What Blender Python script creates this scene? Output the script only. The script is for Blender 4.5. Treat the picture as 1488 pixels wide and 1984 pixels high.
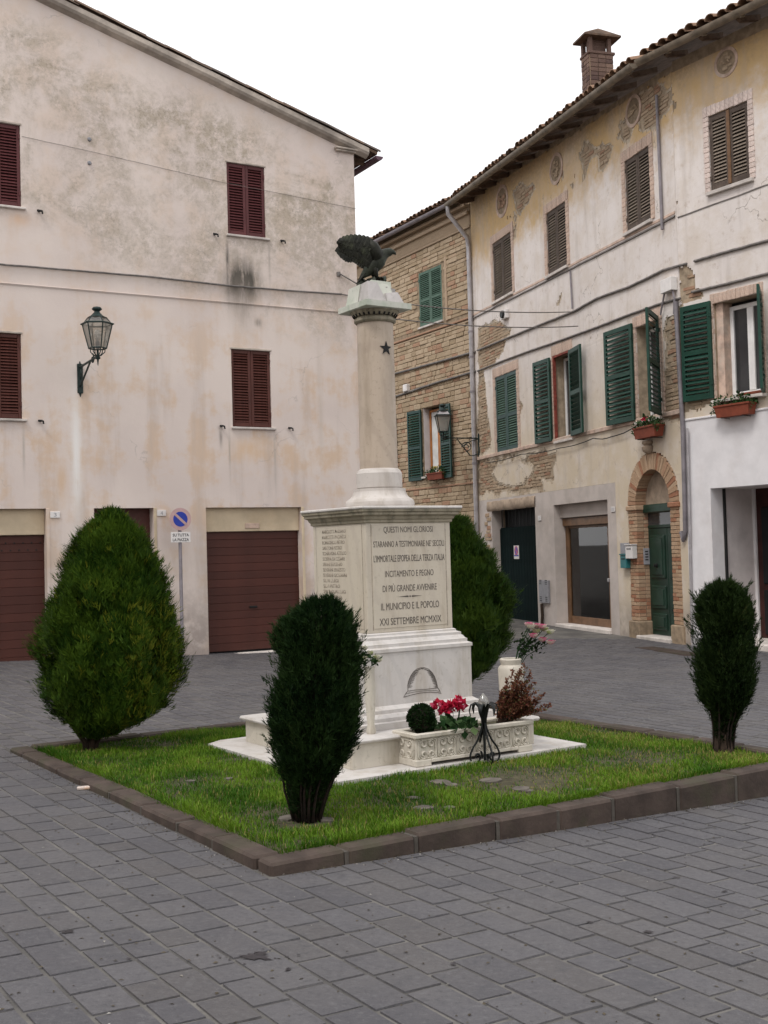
import bpy, bmesh, math, random
import numpy as np
from mathutils import Vector, Matrix, noise
for o in list(bpy.data.objects): bpy.data.objects.remove(o)
rng = random.Random(7)
scene = bpy.context.scene
R_ = math.radians
# ------------------------------------------------------------------ camera
FPX, PIT, ROL, CH = 2274.4, R_(1.8795), R_(-1.5632), 1.62
_c, _s = math.cos(ROL), math.sin(ROL)
_r = Vector((1, 0, 0)); _u = Vector((0, -math.sin(PIT), math.cos(PIT))); FW = Vector((0, math.cos(PIT), math.sin(PIT)))
RT = _c*_r + _s*_u; UP = -_s*_r + _c*_u
CAM = Vector((0, 0, CH))
cd = bpy.data.cameras.new('camera'); cam = bpy.data.objects.new('camera', cd); scene.collection.objects.link(cam)
cd.sensor_fit = 'HORIZONTAL'; cd.sensor_width = 36; cd.lens = 36*FPX/1488; cd.clip_start = .05; cd.clip_end = 600
cam.matrix_world = Matrix(((RT.x, UP.x, -FW.x, 0), (RT.y, UP.y, -FW.y, 0), (RT.z, UP.z, -FW.z, CH), (0, 0, 0, 1)))
scene.camera = cam
# ------------------------------------------------------------------ sky, sun, exposure (overcast afternoon)
SUN_EL, SUN_AZ = R_(56), R_(216)
w = bpy.data.worlds.new('World'); scene.world = w; w.use_nodes = True
nt = w.node_tree; nt.nodes.clear()
sky = nt.nodes.new('ShaderNodeTexSky'); sky.sky_type = 'NISHITA'; sky.sun_disc = False
sky.sun_elevation = SUN_EL; sky.sun_rotation = SUN_AZ; sky.dust_density = 3; sky.air_density = 1.2
mixn = nt.nodes.new('ShaderNodeMix'); mixn.data_type = 'RGBA'; mixn.inputs[0].default_value = .9
mixn.inputs[7].default_value = (11.0, 10.9, 11.0, 1)      # the even cloud layer
bg = nt.nodes.new('ShaderNodeBackground'); bg.inputs[1].default_value = .1
wo = nt.nodes.new('ShaderNodeOutputWorld')
nt.links.new(sky.outputs[0], mixn.inputs[6]); nt.links.new(mixn.outputs[2], bg.inputs[0]); nt.links.new(bg.outputs[0], wo.inputs[0])
sd = bpy.data.lights.new('sun', 'SUN'); sd.energy = 1.2; sd.angle = R_(16); sd.color = (1, .97, .93)
sun = bpy.data.objects.new('sun', sd); scene.collection.objects.link(sun)
# light comes from azimuth SUN_AZ (clockwise from +Y), behind the viewer
sdir = Vector((math.sin(SUN_AZ)*math.cos(SUN_EL), math.cos(SUN_AZ)*math.cos(SUN_EL), math.sin(SUN_EL)))
sun.rotation_euler = sdir.to_track_quat('Z', 'Y').to_euler(); sun.location = (0, -5, 20)
vs = scene.view_settings; vs.view_transform = 'Standard'; vs.look = 'None'; vs.exposure = .36; vs.gamma = 1; vs.use_curve_mapping = False
scene.render.engine = 'CYCLES'; scene.cycles.max_bounces = 6; scene.cycles.diffuse_bounces = 3; scene.cycles.transparent_max_bounces = 8
scene.render.resolution_x = 768; scene.render.resolution_y = 1024
# ------------------------------------------------------------------ pixel helpers (photo is 1488 x 1984)
def ray(x, y): return RT*(x-744) - UP*(y-992) + FW*FPX
def hz(x, y, z):
    d = ray(x, y); return CAM + d*((z-CH)/d.z)
def on_plane(x, y, p, n):
    d = ray(x, y); return CAM + d*((p-CAM).dot(n)/d.dot(n))
def hd(a): a = R_(a); return Vector((math.sin(a), math.cos(a), 0))
def pix(P):
    q = Vector(P)-CAM; return 744+FPX*q.dot(RT)/q.dot(FW), 992-FPX*q.dot(UP)/q.dot(FW)
MX, MY = hd(56.74), hd(-33.26)
KT = .13                                    # kerb top
K0 = hz(522, 1672, KT); K0.z = 0
def st(P): q = Vector((P[0]-K0.x, P[1]-K0.y, 0)); return q.dot(MX), q.dot(MY)
def wst(s, t, z=0.): v = K0 + MX*s + MY*t; return Vector((v.x, v.y, z))
def gst(s, t): return .061 + .008*t - .0307*max(-6., min(s, 6.5)) - .008*max(0, s-6.5)
def gz(P): return gst(*st(P))
def ground(x, y):
    z = 0
    for i in range(40):
        P = hz(x, y, z); z = .5*z+.5*gz(P)
    return hz(x, y, z)
class Facade:
    def __init__(s, O, az):
        s.O = O; a = R_(az); s.e = Vector((math.sin(a), math.cos(a), 0)); s.n = Vector((-s.e.y, s.e.x, 0)); s.th = math.atan2(s.e.y, s.e.x)
    def uv(s, x, y, off=0.):
        P = on_plane(x, y, s.O+s.n*off, s.n)-s.O
        return P.dot(s.e), P.z
    def W(s, u, y, w): return s.O + s.e*u + s.n*y + Vector((0, 0, w))
# ------------------------------------------------------------------ mesh helpers
COL = scene.collection
class MB:
    def __init__(s): s.v = []; s.f = []; s.a = None
    def add(s, vs, fs, at=None):
        o = len(s.v); s.v += [tuple(p) for p in vs]; s.f += [tuple(i+o for i in q) for q in fs]
        if at is not None:
            if s.a is None: s.a = []
            s.a += [at]*len(vs)
        return s
    def box(s, x0, x1, y0, y1, z0, z1, at=None):
        return s.add([(x0,y0,z0),(x1,y0,z0),(x1,y1,z0),(x0,y1,z0),(x0,y0,z1),(x1,y0,z1),(x1,y1,z1),(x0,y1,z1)],
                     [(0,3,2,1),(4,5,6,7),(0,1,5,4),(1,2,6,5),(2,3,7,6),(3,0,4,7)], at)
    def cbox(s, x0, x1, y0, y1, z0, z1, b=.01, at=None):
        b = min(b, (x1-x0)*.45, (y1-y0)*.45, (z1-z0)*.45)
        X = (x0, x1); Y = (y0, y1); Z = (z0, z1); V = []; ix = {}
        for i in (0, 1):
            for j in (0, 1):
                for k in (0, 1):
                    p = (X[i], Y[j], Z[k]); sg = (b if i == 0 else -b, b if j == 0 else -b, b if k == 0 else -b)
                    for a in range(3):
                        q = list(p)
                        for c in range(3):
                            if c != a: q[c] += sg[c]
                        ix[i, j, k, a] = len(V); V.append(q)
        F = []
        for a in range(3):
            o1, o2 = [c for c in range(3) if c != a]
            for sd_ in (0, 1):
                L = []
                for d1, d2 in ((0,0),(1,0),(1,1),(0,1)):
                    k = [0]*3; k[a] = sd_; k[o1] = d1; k[o2] = d2; L.append(ix[k[0],k[1],k[2],a])
                F.append(L)
            for d1 in (0, 1):
                for d2 in (0, 1):
                    k0 = [0]*3; k0[o1] = d1; k0[o2] = d2; k1 = list(k0); k1[a] = 1
                    F.append((ix[k0[0],k0[1],k0[2],o1], ix[k1[0],k1[1],k1[2],o1], ix[k1[0],k1[1],k1[2],o2], ix[k0[0],k0[1],k0[2],o2]))
        for i in (0,1):
            for j in (0,1):
                for k in (0,1): F.append((ix[i,j,k,0], ix[i,j,k,1], ix[i,j,k,2]))
        return s.add(V, F, at)
    def prism(s, poly, y0, y1):                # poly in (x, z), extruded along y
        n = len(poly); V = [(a, y0, b) for a, b in poly]+[(a, y1, b) for a, b in poly]
        F = [tuple(range(n)), tuple(range(2*n-1, n-1, -1))]+[(i, (i+1) % n, n+(i+1) % n, n+i) for i in range(n)]
        return s.add(V, F)
    def slab(s, poly, z0, z1):                 # poly in (x, y), extruded along z
        n = len(poly); V = [(a, b, z0) for a, b in poly]+[(a, b, z1) for a, b in poly]
        F = [tuple(range(n-1, -1, -1)), tuple(range(n, 2*n))]+[(i, (i+1) % n, n+(i+1) % n, n+i) for i in range(n)]
        return s.add(V, F)
    def tube(s, path, r, n=8, cap=True, flat=1.):
        path = [Vector(p) for p in path]; m = len(path); V = []; F = []
        rs = r if isinstance(r, (list, tuple)) else [r]*m
        up = None
        for i, p in enumerate(path):
            d = (path[min(i+1, m-1)]-path[max(i-1, 0)]).normalized()
            if up is None:
                up = Vector((0, 0, 1)) if abs(d.z) < .9 else Vector((1, 0, 0))
            a = d.cross(up)
            if a.length < 1e-4: a = d.cross(Vector((0, 1, 0)))
            a.normalize(); b = a.cross(d).normalized(); up = b
            for k in range(n):
                t = 2*math.pi*k/n; V.append(p + a*(math.cos(t)*rs[i]) + b*(math.sin(t)*rs[i]*flat))
        for i in range(m-1):
            for k in range(n):
                F.append((i*n+k, i*n+(k+1) % n, (i+1)*n+(k+1) % n, (i+1)*n+k))
        if cap: F.append(tuple(range(n-1, -1, -1))); F.append(tuple(range((m-1)*n, m*n)))
        return s.add(V, F)
    def lathe(s, prof, n=24, c=(0, 0, 0), cap=True, rot=0., sq=None):
        V = []; F = []; m = len(prof)
        for r, z in prof:
            for k in range(n):
                t = 2*math.pi*k/n+rot; V.append((c[0]+r*math.cos(t), c[1]+r*math.sin(t), c[2]+z))
        for i in range(m-1):
            for k in range(n): F.append((i*n+k, i*n+(k+1) % n, (i+1)*n+(k+1) % n, (i+1)*n+k))
        if cap: F.append(tuple(range(n-1, -1, -1))); F.append(tuple(range((m-1)*n, m*n)))
        return s.add(V, F)
    def square(s, prof, cap=True):             # stepped square mouldings: prof of (half, z)
        return s.lathe([(h*math.sqrt(2), z) for h, z in prof], 4, cap=cap, rot=math.pi/4)
    def mesh(s, name, mat=None, smooth=False, recalc=True):
        me = bpy.data.meshes.new(name); me.from_pydata(s.v, [], s.f); 
        if recalc:
            bm = bmesh.new(); bm.from_mesh(me); bmesh.ops.recalc_face_normals(bm, faces=bm.faces); bm.to_mesh(me); bm.free()
        if s.a is not None:
            at = me.attributes.new('tint', 'FLOAT', 'POINT'); at.data.foreach_set('value', s.a)
        if mat: me.materials.append(mat)
        if smooth:
            me.polygons.foreach_set('use_smooth', [True]*len(me.polygons))
            if smooth != True: me.set_sharp_from_angle(angle=R_(smooth))
        me.update(); return me
    def build(s, name, mat, parent=None, smooth=False, loc=None, rot=None, recalc=True):
        return link(name, s.mesh(name, mat, smooth, recalc), parent, loc, rot)
def link(name, me, parent=None, loc=None, rot=None, scale=None):
    o = bpy.data.objects.new(name, me); COL.objects.link(o)
    if parent is not None: o.parent = parent
    if loc is not None: o.location = loc
    if rot is not None: o.rotation_euler = rot
    if scale is not None: o.scale = scale
    return o
def tag(o, label=None, cat=None, group=None, kind=None):
    for k, v in (('label', label), ('category', cat), ('group', group), ('kind', kind)):
        if v: o[k] = v
    return o
def thing(name, label, cat, loc=(0, 0, 0), rz=0., group=None):
    o = link(name, None, None, loc, (0, 0, rz)); o.empty_display_size = .1
    return tag(o, label, cat, group)
# ------------------------------------------------------------------ material helper
class M:
    def __init__(s, name, rough=.8, spec=.3, metal=0.):
        s.m = bpy.data.materials.new(name); s.m.use_nodes = True; s.t = s.m.node_tree; s.p = s.t.nodes['Principled BSDF']
        s.p.inputs['Roughness'].default_value = rough; s.p.inputs['Specular IOR Level'].default_value = spec; s.p.inputs['Metallic'].default_value = metal
        s._co = None
    def nd(s, ty): return s.t.nodes.new('ShaderNode'+ty)
    def ln(s, a, b):
        if hasattr(a, 'is_output') or hasattr(a, 'links'): s.t.links.new(a, b)
        elif isinstance(a, (tuple, list)): b.default_value = tuple(a)+((1,) if len(a) == 3 and len(b.default_value) == 4 else ())
        else: b.default_value = a
    def co(s, kind='Object'):
        if s._co is None: s._co = s.nd('TexCoord')
        return s._co.outputs[kind]
    def xyz(s):
        n = s.nd('SeparateXYZ'); s.ln(s.co(), n.inputs[0]); return n.outputs
    def mapped(s, sc=(1, 1, 1), loc=(0, 0, 0), rot=(0, 0, 0)):
        n = s.nd('Mapping'); s.ln(s.co(), n.inputs[0]); n.inputs['Scale'].default_value = sc; n.inputs['Location'].default_value = loc; n.inputs['Rotation'].default_value = rot; return n.outputs[0]
    def noise(s, scale, detail=4, rough=.55, vec=None, dist=0.):
        n = s.nd('TexNoise'); s.ln(vec if vec is not None else s.co(), n.inputs['Vector']); n.inputs['Scale'].default_value = scale
        n.inputs['Detail'].default_value = detail; n.inputs['Roughness'].default_value = rough; n.inputs['Distortion'].default_value = dist; return n.outputs['Fac']
    def voro(s, scale, vec=None, feat='F1', out='Distance'):
        n = s.nd('TexVoronoi'); n.feature = feat; s.ln(vec if vec is not None else s.co(), n.inputs['Vector']); n.inputs['Scale'].default_value = scale; return n.outputs[out]
    def ramp(s, v, lo, hi, a=0., b=1.):
        n = s.nd('MapRange'); n.clamp = True; n.interpolation_type = 'SMOOTHSTEP'; s.ln(v, n.inputs[0])
        for i, q in enumerate((lo, hi, a, b)): n.inputs[1+i].default_value = q
        return n.outputs[0]
    def math(s, op, a, b=0., cl=False):
        n = s.nd('Math'); n.operation = op; n.use_clamp = cl; s.ln(a, n.inputs[0]); s.ln(b, n.inputs[1]); return n.outputs[0]
    def mul(s, *a):
        r = a[0]
        for q in a[1:]: r = s.math('MULTIPLY', r, q)
        return r
    def mix(s, f, a, b, mode='MIX'):
        n = s.nd('Mix'); n.data_type = 'RGBA'; n.blend_type = mode; s.ln(f, n.inputs[0]); s.ln(a, n.inputs[6]); s.ln(b, n.inputs[7]); return n.outputs[2]
    def band(s, v, a0, a1, b1, b0):            # soft window: rises a0..a1, falls b1..b0
        return s.math('MULTIPLY', s.ramp(v, a0, a1), s.ramp(v, b1, b0, 1, 0))
    def rnd(s):
        n = s.nd('ObjectInfo'); a = s.nd('Attribute'); a.attribute_name = 'tint'
        q = s.math('ADD', n.outputs['Random'], a.outputs['Fac']); return s.math('FRACT', q)
    def attr(s):
        a = s.nd('Attribute'); a.attribute_name = 'tint'; return a.outputs['Fac']
    def bump(s, h, st_=.3, d=.01):
        n = s.nd('Bump'); n.inputs['Strength'].default_value = st_; n.inputs['Distance'].default_value = d; s.ln(h, n.inputs['Height']); s.ln(n.outputs[0], s.p.inputs['Normal']); return s
    def col(s, c): s.ln(c, s.p.inputs['Base Color']); return s
    def rough(s, c): s.ln(c, s.p.inputs['Roughness']); return s
MAT = {}
def simple(name, c, rough=.7, var=.12, scale=8., spec=.3, metal=0., bump=0., grime=None):
    m = M(name, rough, spec, metal); n = m.noise(scale, 5, .6)
    k = m.math('MULTIPLY', m.ramp(n, .3, .7, 1-var, 1+var), m.ramp(m.nd('ObjectInfo').outputs['Random'], 0, 1, .9, 1.1)); cc = m.nd('Mix'); cc.data_type = 'RGBA'; cc.blend_type = 'MULTIPLY'; cc.inputs[0].default_value = 1
    m.ln(c, cc.inputs[6]); g = m.nd('CombineColor'); [m.ln(k, g.inputs[i]) for i in range(3)]; m.ln(g.outputs[0], cc.inputs[7])
    out = cc.outputs[2]
    if grime: out = m.mix(m.ramp(m.noise(scale*.4, 6, .65), .48, .7, 0, grime[1]), out, grime[0])
    m.col(out)
    if bump: m.bump(m.noise(scale*6, 4), bump, .006)
    MAT[name] = m.m; return m.m
# ------------------------------------------------------------------ materials
def mat_paver():
    m = M('paver_stone', .62, .35); r = m.rnd(); g = m.noise(3.2, 6, .6, m.co('Generated')); n2 = m.noise(55, 5, .65)
    c = m.mix(m.ramp(r, 0, 1), (.073, .070, .077), (.096, .092, .098))
    c = m.mix(m.ramp(m.math('FRACT', m.math('MULTIPLY', r, 7.3)), .75, 1), c, (.084, .078, .079))
    pos = m.nd('NewGeometry').outputs['Position']
    d = m.noise(1.1, 5, .6, pos); fine = m.noise(38, 6, .7, pos); sp = m.noise(150, 3, .6, pos)
    c = m.mix(m.ramp(d, .40, .66, 0, .5), c, (.112, .105, .104))
    c = m.mix(m.ramp(fine, .5, .7, 0, .5), c, (.14, .137, .14)); c = m.mix(m.ramp(fine, .3, .46, .6, 0), c, (.045, .045, .05)); c = m.mix(m.ramp(m.noise(9, 7, .75, pos), .5, .68, 0, .55), c, (.065, .064, .07))
    c = m.mix(m.ramp(sp, .66, .74, 0, .55), c, (.3, .29, .28))
    m.col(c).rough(m.ramp(m.noise(4, 5, .6, pos), .3, .7, .5, .75)); m.bump(m.math('ADD', fine, m.mul(m.noise(9, 4, .6, pos), 1.6)), .9, .006); return m.m
def mat_mortar():
    m = M('pavement_mortar', .9, .2); n = m.noise(2, 5, .6); f = m.noise(60, 5, .7)
    c = m.mix(m.ramp(n, .38, .62), (.085, .08, .076), (.165, .155, .142)); c = m.mix(m.ramp(m.noise(7, 6, .7), .45, .65, 0, .7), c, (.10, .096, .09)); c = m.mix(m.ramp(f, .35, .5, .45, 0), c, (.11, .105, .098)); m.col(c); m.bump(f, .5, .004); return m.m
def crack(m, sc, amt=.6):
    v = m.nd('TexVoronoi'); v.feature = 'DISTANCE_TO_EDGE'; v.inputs['Scale'].default_value = sc
    a = m.nd('VectorMath'); a.operation = 'ADD'; m.ln(m.co(), a.inputs[0]); n = m.nd('TexNoise'); n.inputs['Scale'].default_value = 2.2; n.inputs['Detail'].default_value = 6; m.ln(m.co(), n.inputs['Vector']); m.ln(n.outputs['Color'], a.inputs[1]); m.ln(a.outputs[0], v.inputs['Vector'])
    return m.mul(m.ramp(v.outputs['Distance'], .0015, .005, 1, 0), m.ramp(m.noise(.8, 4, .6), .5, .6), amt)
def mat_plaster_left():
    m = M('pink_cream_plaster', .92, .15); x, y, z = m.xyz(); v = m.co()
    big = m.noise(.55, 5, .6); mid = m.noise(1.7, 6, .65); fine = m.noise(14, 6, .7); sp = m.noise(38, 4, .7)
    streak = m.noise(1., 5, .6, m.mapped((2.6, 2.6, .28)))
    c = m.mix(m.ramp(big, .35, .65), (.645, .555, .51), (.705, .615, .56))
    # bare ochre showing through in the lower two thirds
    o = m.mul(m.ramp(m.math('ADD', mid, m.mul(streak, .5)), .70, .9), m.ramp(z, 4.0, 6.4, .62, .2))
    c = m.mix(o, c, (.62, .43, .27))
    gl = m.mul(m.ramp(streak, .48, .72, 0, .6), m.ramp(z, 6.5, 3.5)); c = m.mix(gl, c, (.50, .43, .39))
    # mould speckle in the top storey, in a sagging band that follows the roof
    h = m.math('ADD', z, m.mul(x, .27))
    bandm = m.math('MAXIMUM', m.band(h, 7.6, 8.9, 9.6, 10.4), m.mul(m.band(h, 6.3, 7.2, 8.6, 9.2), .75))
    patch = m.math('ADD', m.ramp(m.noise(.8, 7, .7, None, .9), .36, .62), m.mul(m.ramp(m.noise(3.1, 7, .75), .45, .7), .5), True)
    k = m.mul(bandm, patch)
    c = m.mix(m.mul(k, m.ramp(m.noise(5, 7, .75), .36, .58), .75), c, (.37, .315, .24))
    c = m.mix(m.mul(k, m.ramp(m.noise(19, 9, .9), .47, .62), .54), c, (.19, .165, .14))
    c = m.mix(m.mul(m.ramp(z, 6, 7.4), m.ramp(m.noise(17, 8, .85), .58, .72), .35), c, (.24, .215, .19))
    # run-off stains below the upper right window
    def stain(u0, w0, su, dw, colr, a):
        du = m.math('DIVIDE', m.math('SUBTRACT', x, u0), su); gu = m.math('POWER', 2.718, m.math('MULTIPLY', m.mul(du, du), -1.))
        dn = m.math('DIVIDE', m.math('SUBTRACT', z, w0), dw); gw = m.math('POWER', 2.718, m.math('MULTIPLY', m.mul(dn, dn), -1.))
        return m.mul(gu, gw, a), colr
    ns = m.ramp(m.noise(1, 6, .7, m.mapped((7, 7, 1.3))), .3, .62)
    for u0, w0, su, dw, cc, a in STAINS:
        f, cc = stain(u0, w0, su, dw, cc, a); c = m.mix(m.math('MULTIPLY', f, m.math('ADD', m.mul(ns, .8), .25), True), c, cc)
    # pale drip below the lamp
    f, cc = stain(STREAK[0], STREAK[1], .075, 1.0, None, 1.); c = m.mix(m.mul(f, m.ramp(m.noise(1, 6, .7, m.mapped((9, 9, .8))), .25, .5)), c, (.80, .77, .74))
    # rough grey base by the garage
    dmp = m.mul(m.ramp(m.math('ADD', z, m.mul(m.noise(1.6, 6, .7), -1.4)), .6, -.6), m.ramp(m.noise(3.2, 6, .7), .25, .55, .35, 1)); c = m.mix(dmp, c, (.36, .305, .275)); c = m.mix(crack(m, .42, .3), c, (.27, .235, .21))
    m.col(c); m.bump(m.math('ADD', m.mul(fine, .5), m.mul(mid, 1.)), .25, .02); return m.m
def mat_plaster_right(name='peeling_plaster', ochre=1.):
    m = M(name, .92, .15); x, y, z = m.xyz()
    big = m.noise(.6, 5, .6); mid = m.noise(2.1, 6, .65); fine = m.noise(16, 6, .7); streak = m.noise(1., 5, .65, m.mapped((3.2, 3.2, .3)))
    c = m.mix(m.ramp(big, .3, .7), (.66, .605, .575), (.74, .685, .655))
    c = m.mix(m.mul(m.ramp(m.noise(1.3, 7, .72), .42, .66), .55), c, (.57, .49, .41))
    c = m.mix(m.mul(m.ramp(z, 6.4, 3.2), m.ramp(mid, .3, .6, .5, 1)), c, (.60, .51, .39))
    oz = m.math('ADD', z, m.mul(m.math('SUBTRACT', mid, .5), 2.2))
    c = m.mix(m.mul(m.ramp(oz, 8.2, 9.3, 0, 1*ochre), m.ramp(big, .25, .6, .55, 1)), c, (.56, .39, .20))
    c = m.mix(m.mul(m.ramp(oz, 9.2, 9.9), m.ramp(fine, .35, .6), .45), c, (.33, .25, .16))
    c = m.mix(m.mul(m.ramp(streak, .5, .74), .5), c, (.42, .365, .325))
    c = m.mix(m.mul(m.ramp(m.noise(4.5, 8, .8), .53, .70), .65), c, (.44, .35, .28))
    c = m.mix(m.mul(m.ramp(m.noise(24, 8, .85), .58, .72), .5), c, (.24, .2, .18))
    dmp = m.mul(m.ramp(z, .9, .1), m.ramp(mid, .3, .6, .3, 1)); c = m.mix(dmp, c, (.33, .285, .25)); c = m.mix(crack(m, .6, .8), c, (.25, .21, .18))
    m.col(c); m.bump(m.math('ADD', m.mul(fine, .5), mid), .3, .02); return m.m
def mat_stone(name, a, b, c3, bmp=.6):
    m = M(name, .92, .15); r = m.rnd(); v = m.nd('NewGeometry').outputs['Position']
    n = m.noise(9, 6, .7, v); f = m.noise(45, 5, .7, v)
    c = m.mix(m.ramp(r, 0, 1), a, b); c = m.mix(m.ramp(m.math('FRACT', m.math('MULTIPLY', r, 5.7)), .72, .95), c, c3)
    c = m.mix(m.ramp(n, .5, .75, 0, .5), c, (a[0]*1.35, a[1]*1.35, a[2]*1.35)); c = m.mix(m.ramp(f, .25, .42, .6, 0), c, (a[0]*.4, a[1]*.36, a[2]*.33))
    m.col(c); m.bump(m.math('ADD', n, f), bmp, .02); return m.m
def mat_marble(name, base, vein, dirt, dirt_amt, rough=.5):
    m = M(name, rough, .35); v = m.co()
    d = m.noise(1.6, 5, .6, None, 1.2); w1 = m.nd('TexWave'); w1.wave_type = 'BANDS'; m.ln(m.mapped((1, 1, .7), (0, 0, 0), (.5, .6, .3)), w1.inputs['Vector']); w1.inputs['Scale'].default_value = 1.6; w1.inputs['Distortion'].default_value = 14; w1.inputs['Detail'].default_value = 5
    c = m.mix(m.ramp(w1.outputs['Fac'], .0, .35, .55, 0), base, vein); c = m.mix(m.ramp(d, .5, .75, 0, .5), c, vein)
    s1 = m.noise(1, 6, .7, m.mapped((7, 7, 1.1))); c = m.mix(m.mul(m.ramp(s1, .45, .7), dirt_amt), c, dirt)
    c = m.mix(m.mul(m.ramp(m.noise(28, 5, .75), .55, .72), dirt_amt*.7), c, (dirt[0]*.6, dirt[1]*.6, dirt[2]*.55))
    m.col(c); m.bump(m.noise(40, 5), .12, .004); return m.m
def mat_leaf(name, a, b, c3=None, rough=.6, spec=.12):
    m = M(name, rough, spec); t = m.attr(); c = m.mix(m.ramp(t, 0, .8), a, b)
    if c3: c = m.mix(m.ramp(t, .86, .97), c, c3)
    m.col(c)
    tr = m.nd('BsdfTranslucent'); m.ln(c, tr.inputs[0]); mx_ = m.nd('MixShader'); mx_.inputs[0].default_value = .22
    out = m.t.nodes['Material Output']; m.t.links.new(m.p.outputs[0], mx_.inputs[1]); m.t.links.new(tr.outputs[0], mx_.inputs[2]); m.t.links.new(mx_.outputs[0], out.inputs[0]); return m.m
def mat_glass(name, tint=(1, 1, 1), rough=.02, refl=.04, milk=0.):
    m = M(name); t = m.nd('BsdfTransparent'); t.inputs[0].default_value = (*tint, 1); g = m.nd('BsdfGlossy'); g.inputs['Roughness'].default_value = rough
    lw = m.nd('Fresnel'); lw.inputs[0].default_value = 1.5; a = m.math('ADD', lw.outputs[0], refl, True)
    mm = m.nd('MixShader'); m.ln(a, mm.inputs[0]); m.t.links.new(t.outputs[0], mm.inputs[1]); m.t.links.new(g.outputs[0], mm.inputs[2]); fin = mm.outputs[0]
    if milk:
        df = m.nd('BsdfTranslucent'); df.inputs[0].default_value = (.8, .78, .74, 1); m2 = m.nd('MixShader'); m2.inputs[0].default_value = milk; m.t.links.new(fin, m2.inputs[1]); m.t.links.new(df.outputs[0], m2.inputs[2]); fin = m2.outputs[0]
    m.t.links.new(fin, m.t.nodes['Material Output'].inputs[0]); return m.m
# facades ---------------------------------------------------------------------
LH = Facade(ground(0, 1284), 60.29)
_g = ground(1190, 1229); FB = Facade(_g, 164.)
_p = on_plane(933, 1100, FB.O, FB.n); _p.z = gz(_p); FB = Facade(_p, 164.)
_p = on_plane(1337, 1100, FB.O, FB.n); _p.z = gz(_p); FC = Facade(_p, 146.5)
FD = Facade(FB.O.copy(), 151.1)
STREAK = LH.uv(148, 880)
_sa = LH.uv(470, 545); _sb = LH.uv(441, 515); _sc = LH.uv(500, 625); _sd = LH.uv(40, 425)
STAINS = [(LH.uv(445, 880)[0], LH.uv(445, 880)[1], .018, .42, (.40, .35, .31), .9), (LH.uv(533, 895)[0], LH.uv(533, 895)[1], .02, .45, (.42, .37, .33), .8), (LH.uv(428, 845)[0], LH.uv(428, 845)[1], .03, .16, (.25, .22, .2), .9), (LH.uv(522, 510)[0], LH.uv(522, 510)[1], .02, .35, (.38, .33, .29), .7), (LH.uv(46, 870)[0], LH.uv(46, 870)[1], .02, .4, (.42, .37, .33), .8), (LH.uv(620, 770)[0], LH.uv(620, 770)[1], .05, .9, (.52, .44, .37), .6), (LH.uv(240, 1100)[0], LH.uv(240, 1100)[1], 2., .35, (.47, .40, .345), .5), (_sa[0], _sa[1], .27, .30, (.07, .065, .055), 1.5), (_sb[0], _sb[1], .03, .40, (.12, .11, .1), 1.2), (_sc[0], _sc[1], .06, .07, (.16, .15, .14), .8),
          (_sa[0]-.02, _sa[1]-.35, .2, .45, (.33, .28, .24), .7), (LH.uv(480, 870)[0], LH.uv(480, 870)[1], .28, .18, (.66, .47, .31), .8),
          (_sd[0], _sd[1], .2, .1, (.66, .46, .32), .8), (LH.uv(120, 930)[0], LH.uv(120, 930)[1], .1, .3, (.62, .43, .27), .7)]
MAT['paver'] = mat_paver(); MAT['mortar'] = mat_mortar(); MAT['pl_left'] = mat_plaster_left(); MAT['pl_right'] = mat_plaster_right()
MAT['stone_d'] = mat_stone('honey_stone', (.35, .265, .175), (.45, .35, .245), (.37, .225, .15))
MAT['brick'] = mat_stone('old_brick', (.36, .27, .185), (.43, .33, .235), (.36, .215, .145))
MAT['brick_red'] = mat_stone('red_brick', (.40, .265, .17), (.46, .325, .22), (.34, .165, .10))
MAT['joint'] = simple('wall_joint', (.27, .205, .14), .95, .25, 10, bump=.5)
MAT['joint_b'] = simple('rubble_joint', (.36, .285, .205), .95, .25, 8, bump=.6)
MAT['marble'] = mat_marble('white_marble', (.58, .55, .525), (.51, .485, .465), (.38, .33, .26), .5)
MAT['marble_col'] = mat_marble('column_marble', (.47, .385, .305), (.39, .315, .25), (.29, .23, .17), .55)
MAT['marble_col2'] = mat_marble('column_base_marble', (.53, .49, .455), (.43, .39, .36), (.33, .28, .22), .45)
MAT['rock'] = mat_marble('rock_marble', (.46, .43, .42), (.37, .355, .34), (.27, .265, .23), .6, .7)
MAT['marble_dirty'] = mat_marble('weathered_marble', (.33, .29, .215), (.22, .195, .14), (.09, .085, .06), .95, .7)
MAT['marble_green'] = mat_marble('mossy_marble', (.54, .54, .48), (.42, .46, .38), (.30, .36, .27), .55, .6)
MAT['die'] = mat_marble('die_marble', (.56, .50, .41), (.50, .44, .365), (.38, .31, .22), .45)
MAT['trough'] = mat_marble('trough_stone', (.58, .535, .46), (.48, .44, .375), (.33, .285, .215), .6, .7)
MAT['kerb'] = simple('kerb_stone', (.062, .045, .037), .85, .25, 7, bump=.5, grime=((.055, .055, .03), .6))
MAT['kerbjoint'] = simple('kerb_joint', (.085, .075, .064), .9, .2, 20)
MAT['undercoat'] = simple('plaster_undercoat', (.44, .37, .285), .95, .25, 5, grime=((.31, .255, .195), .7), bump=.6)
MAT['soil'] = simple('bed_soil', (.07, .062, .035), .95, .35, 12, bump=.8)
MAT['maroon'] = simple('maroon_paint', (.095, .027, .028), .55, .15, 5)
MAT['maroon2'] = simple('brown_red_paint', (.080, .025, .018), .55, .2, 4)
MAT['garage'] = simple('garage_door_paint', (.066, .020, .0135), .55, .12, 3)
MAT['green'] = simple('green_shutter_paint', (.0095, .044, .030), .5, .2, 5)
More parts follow.
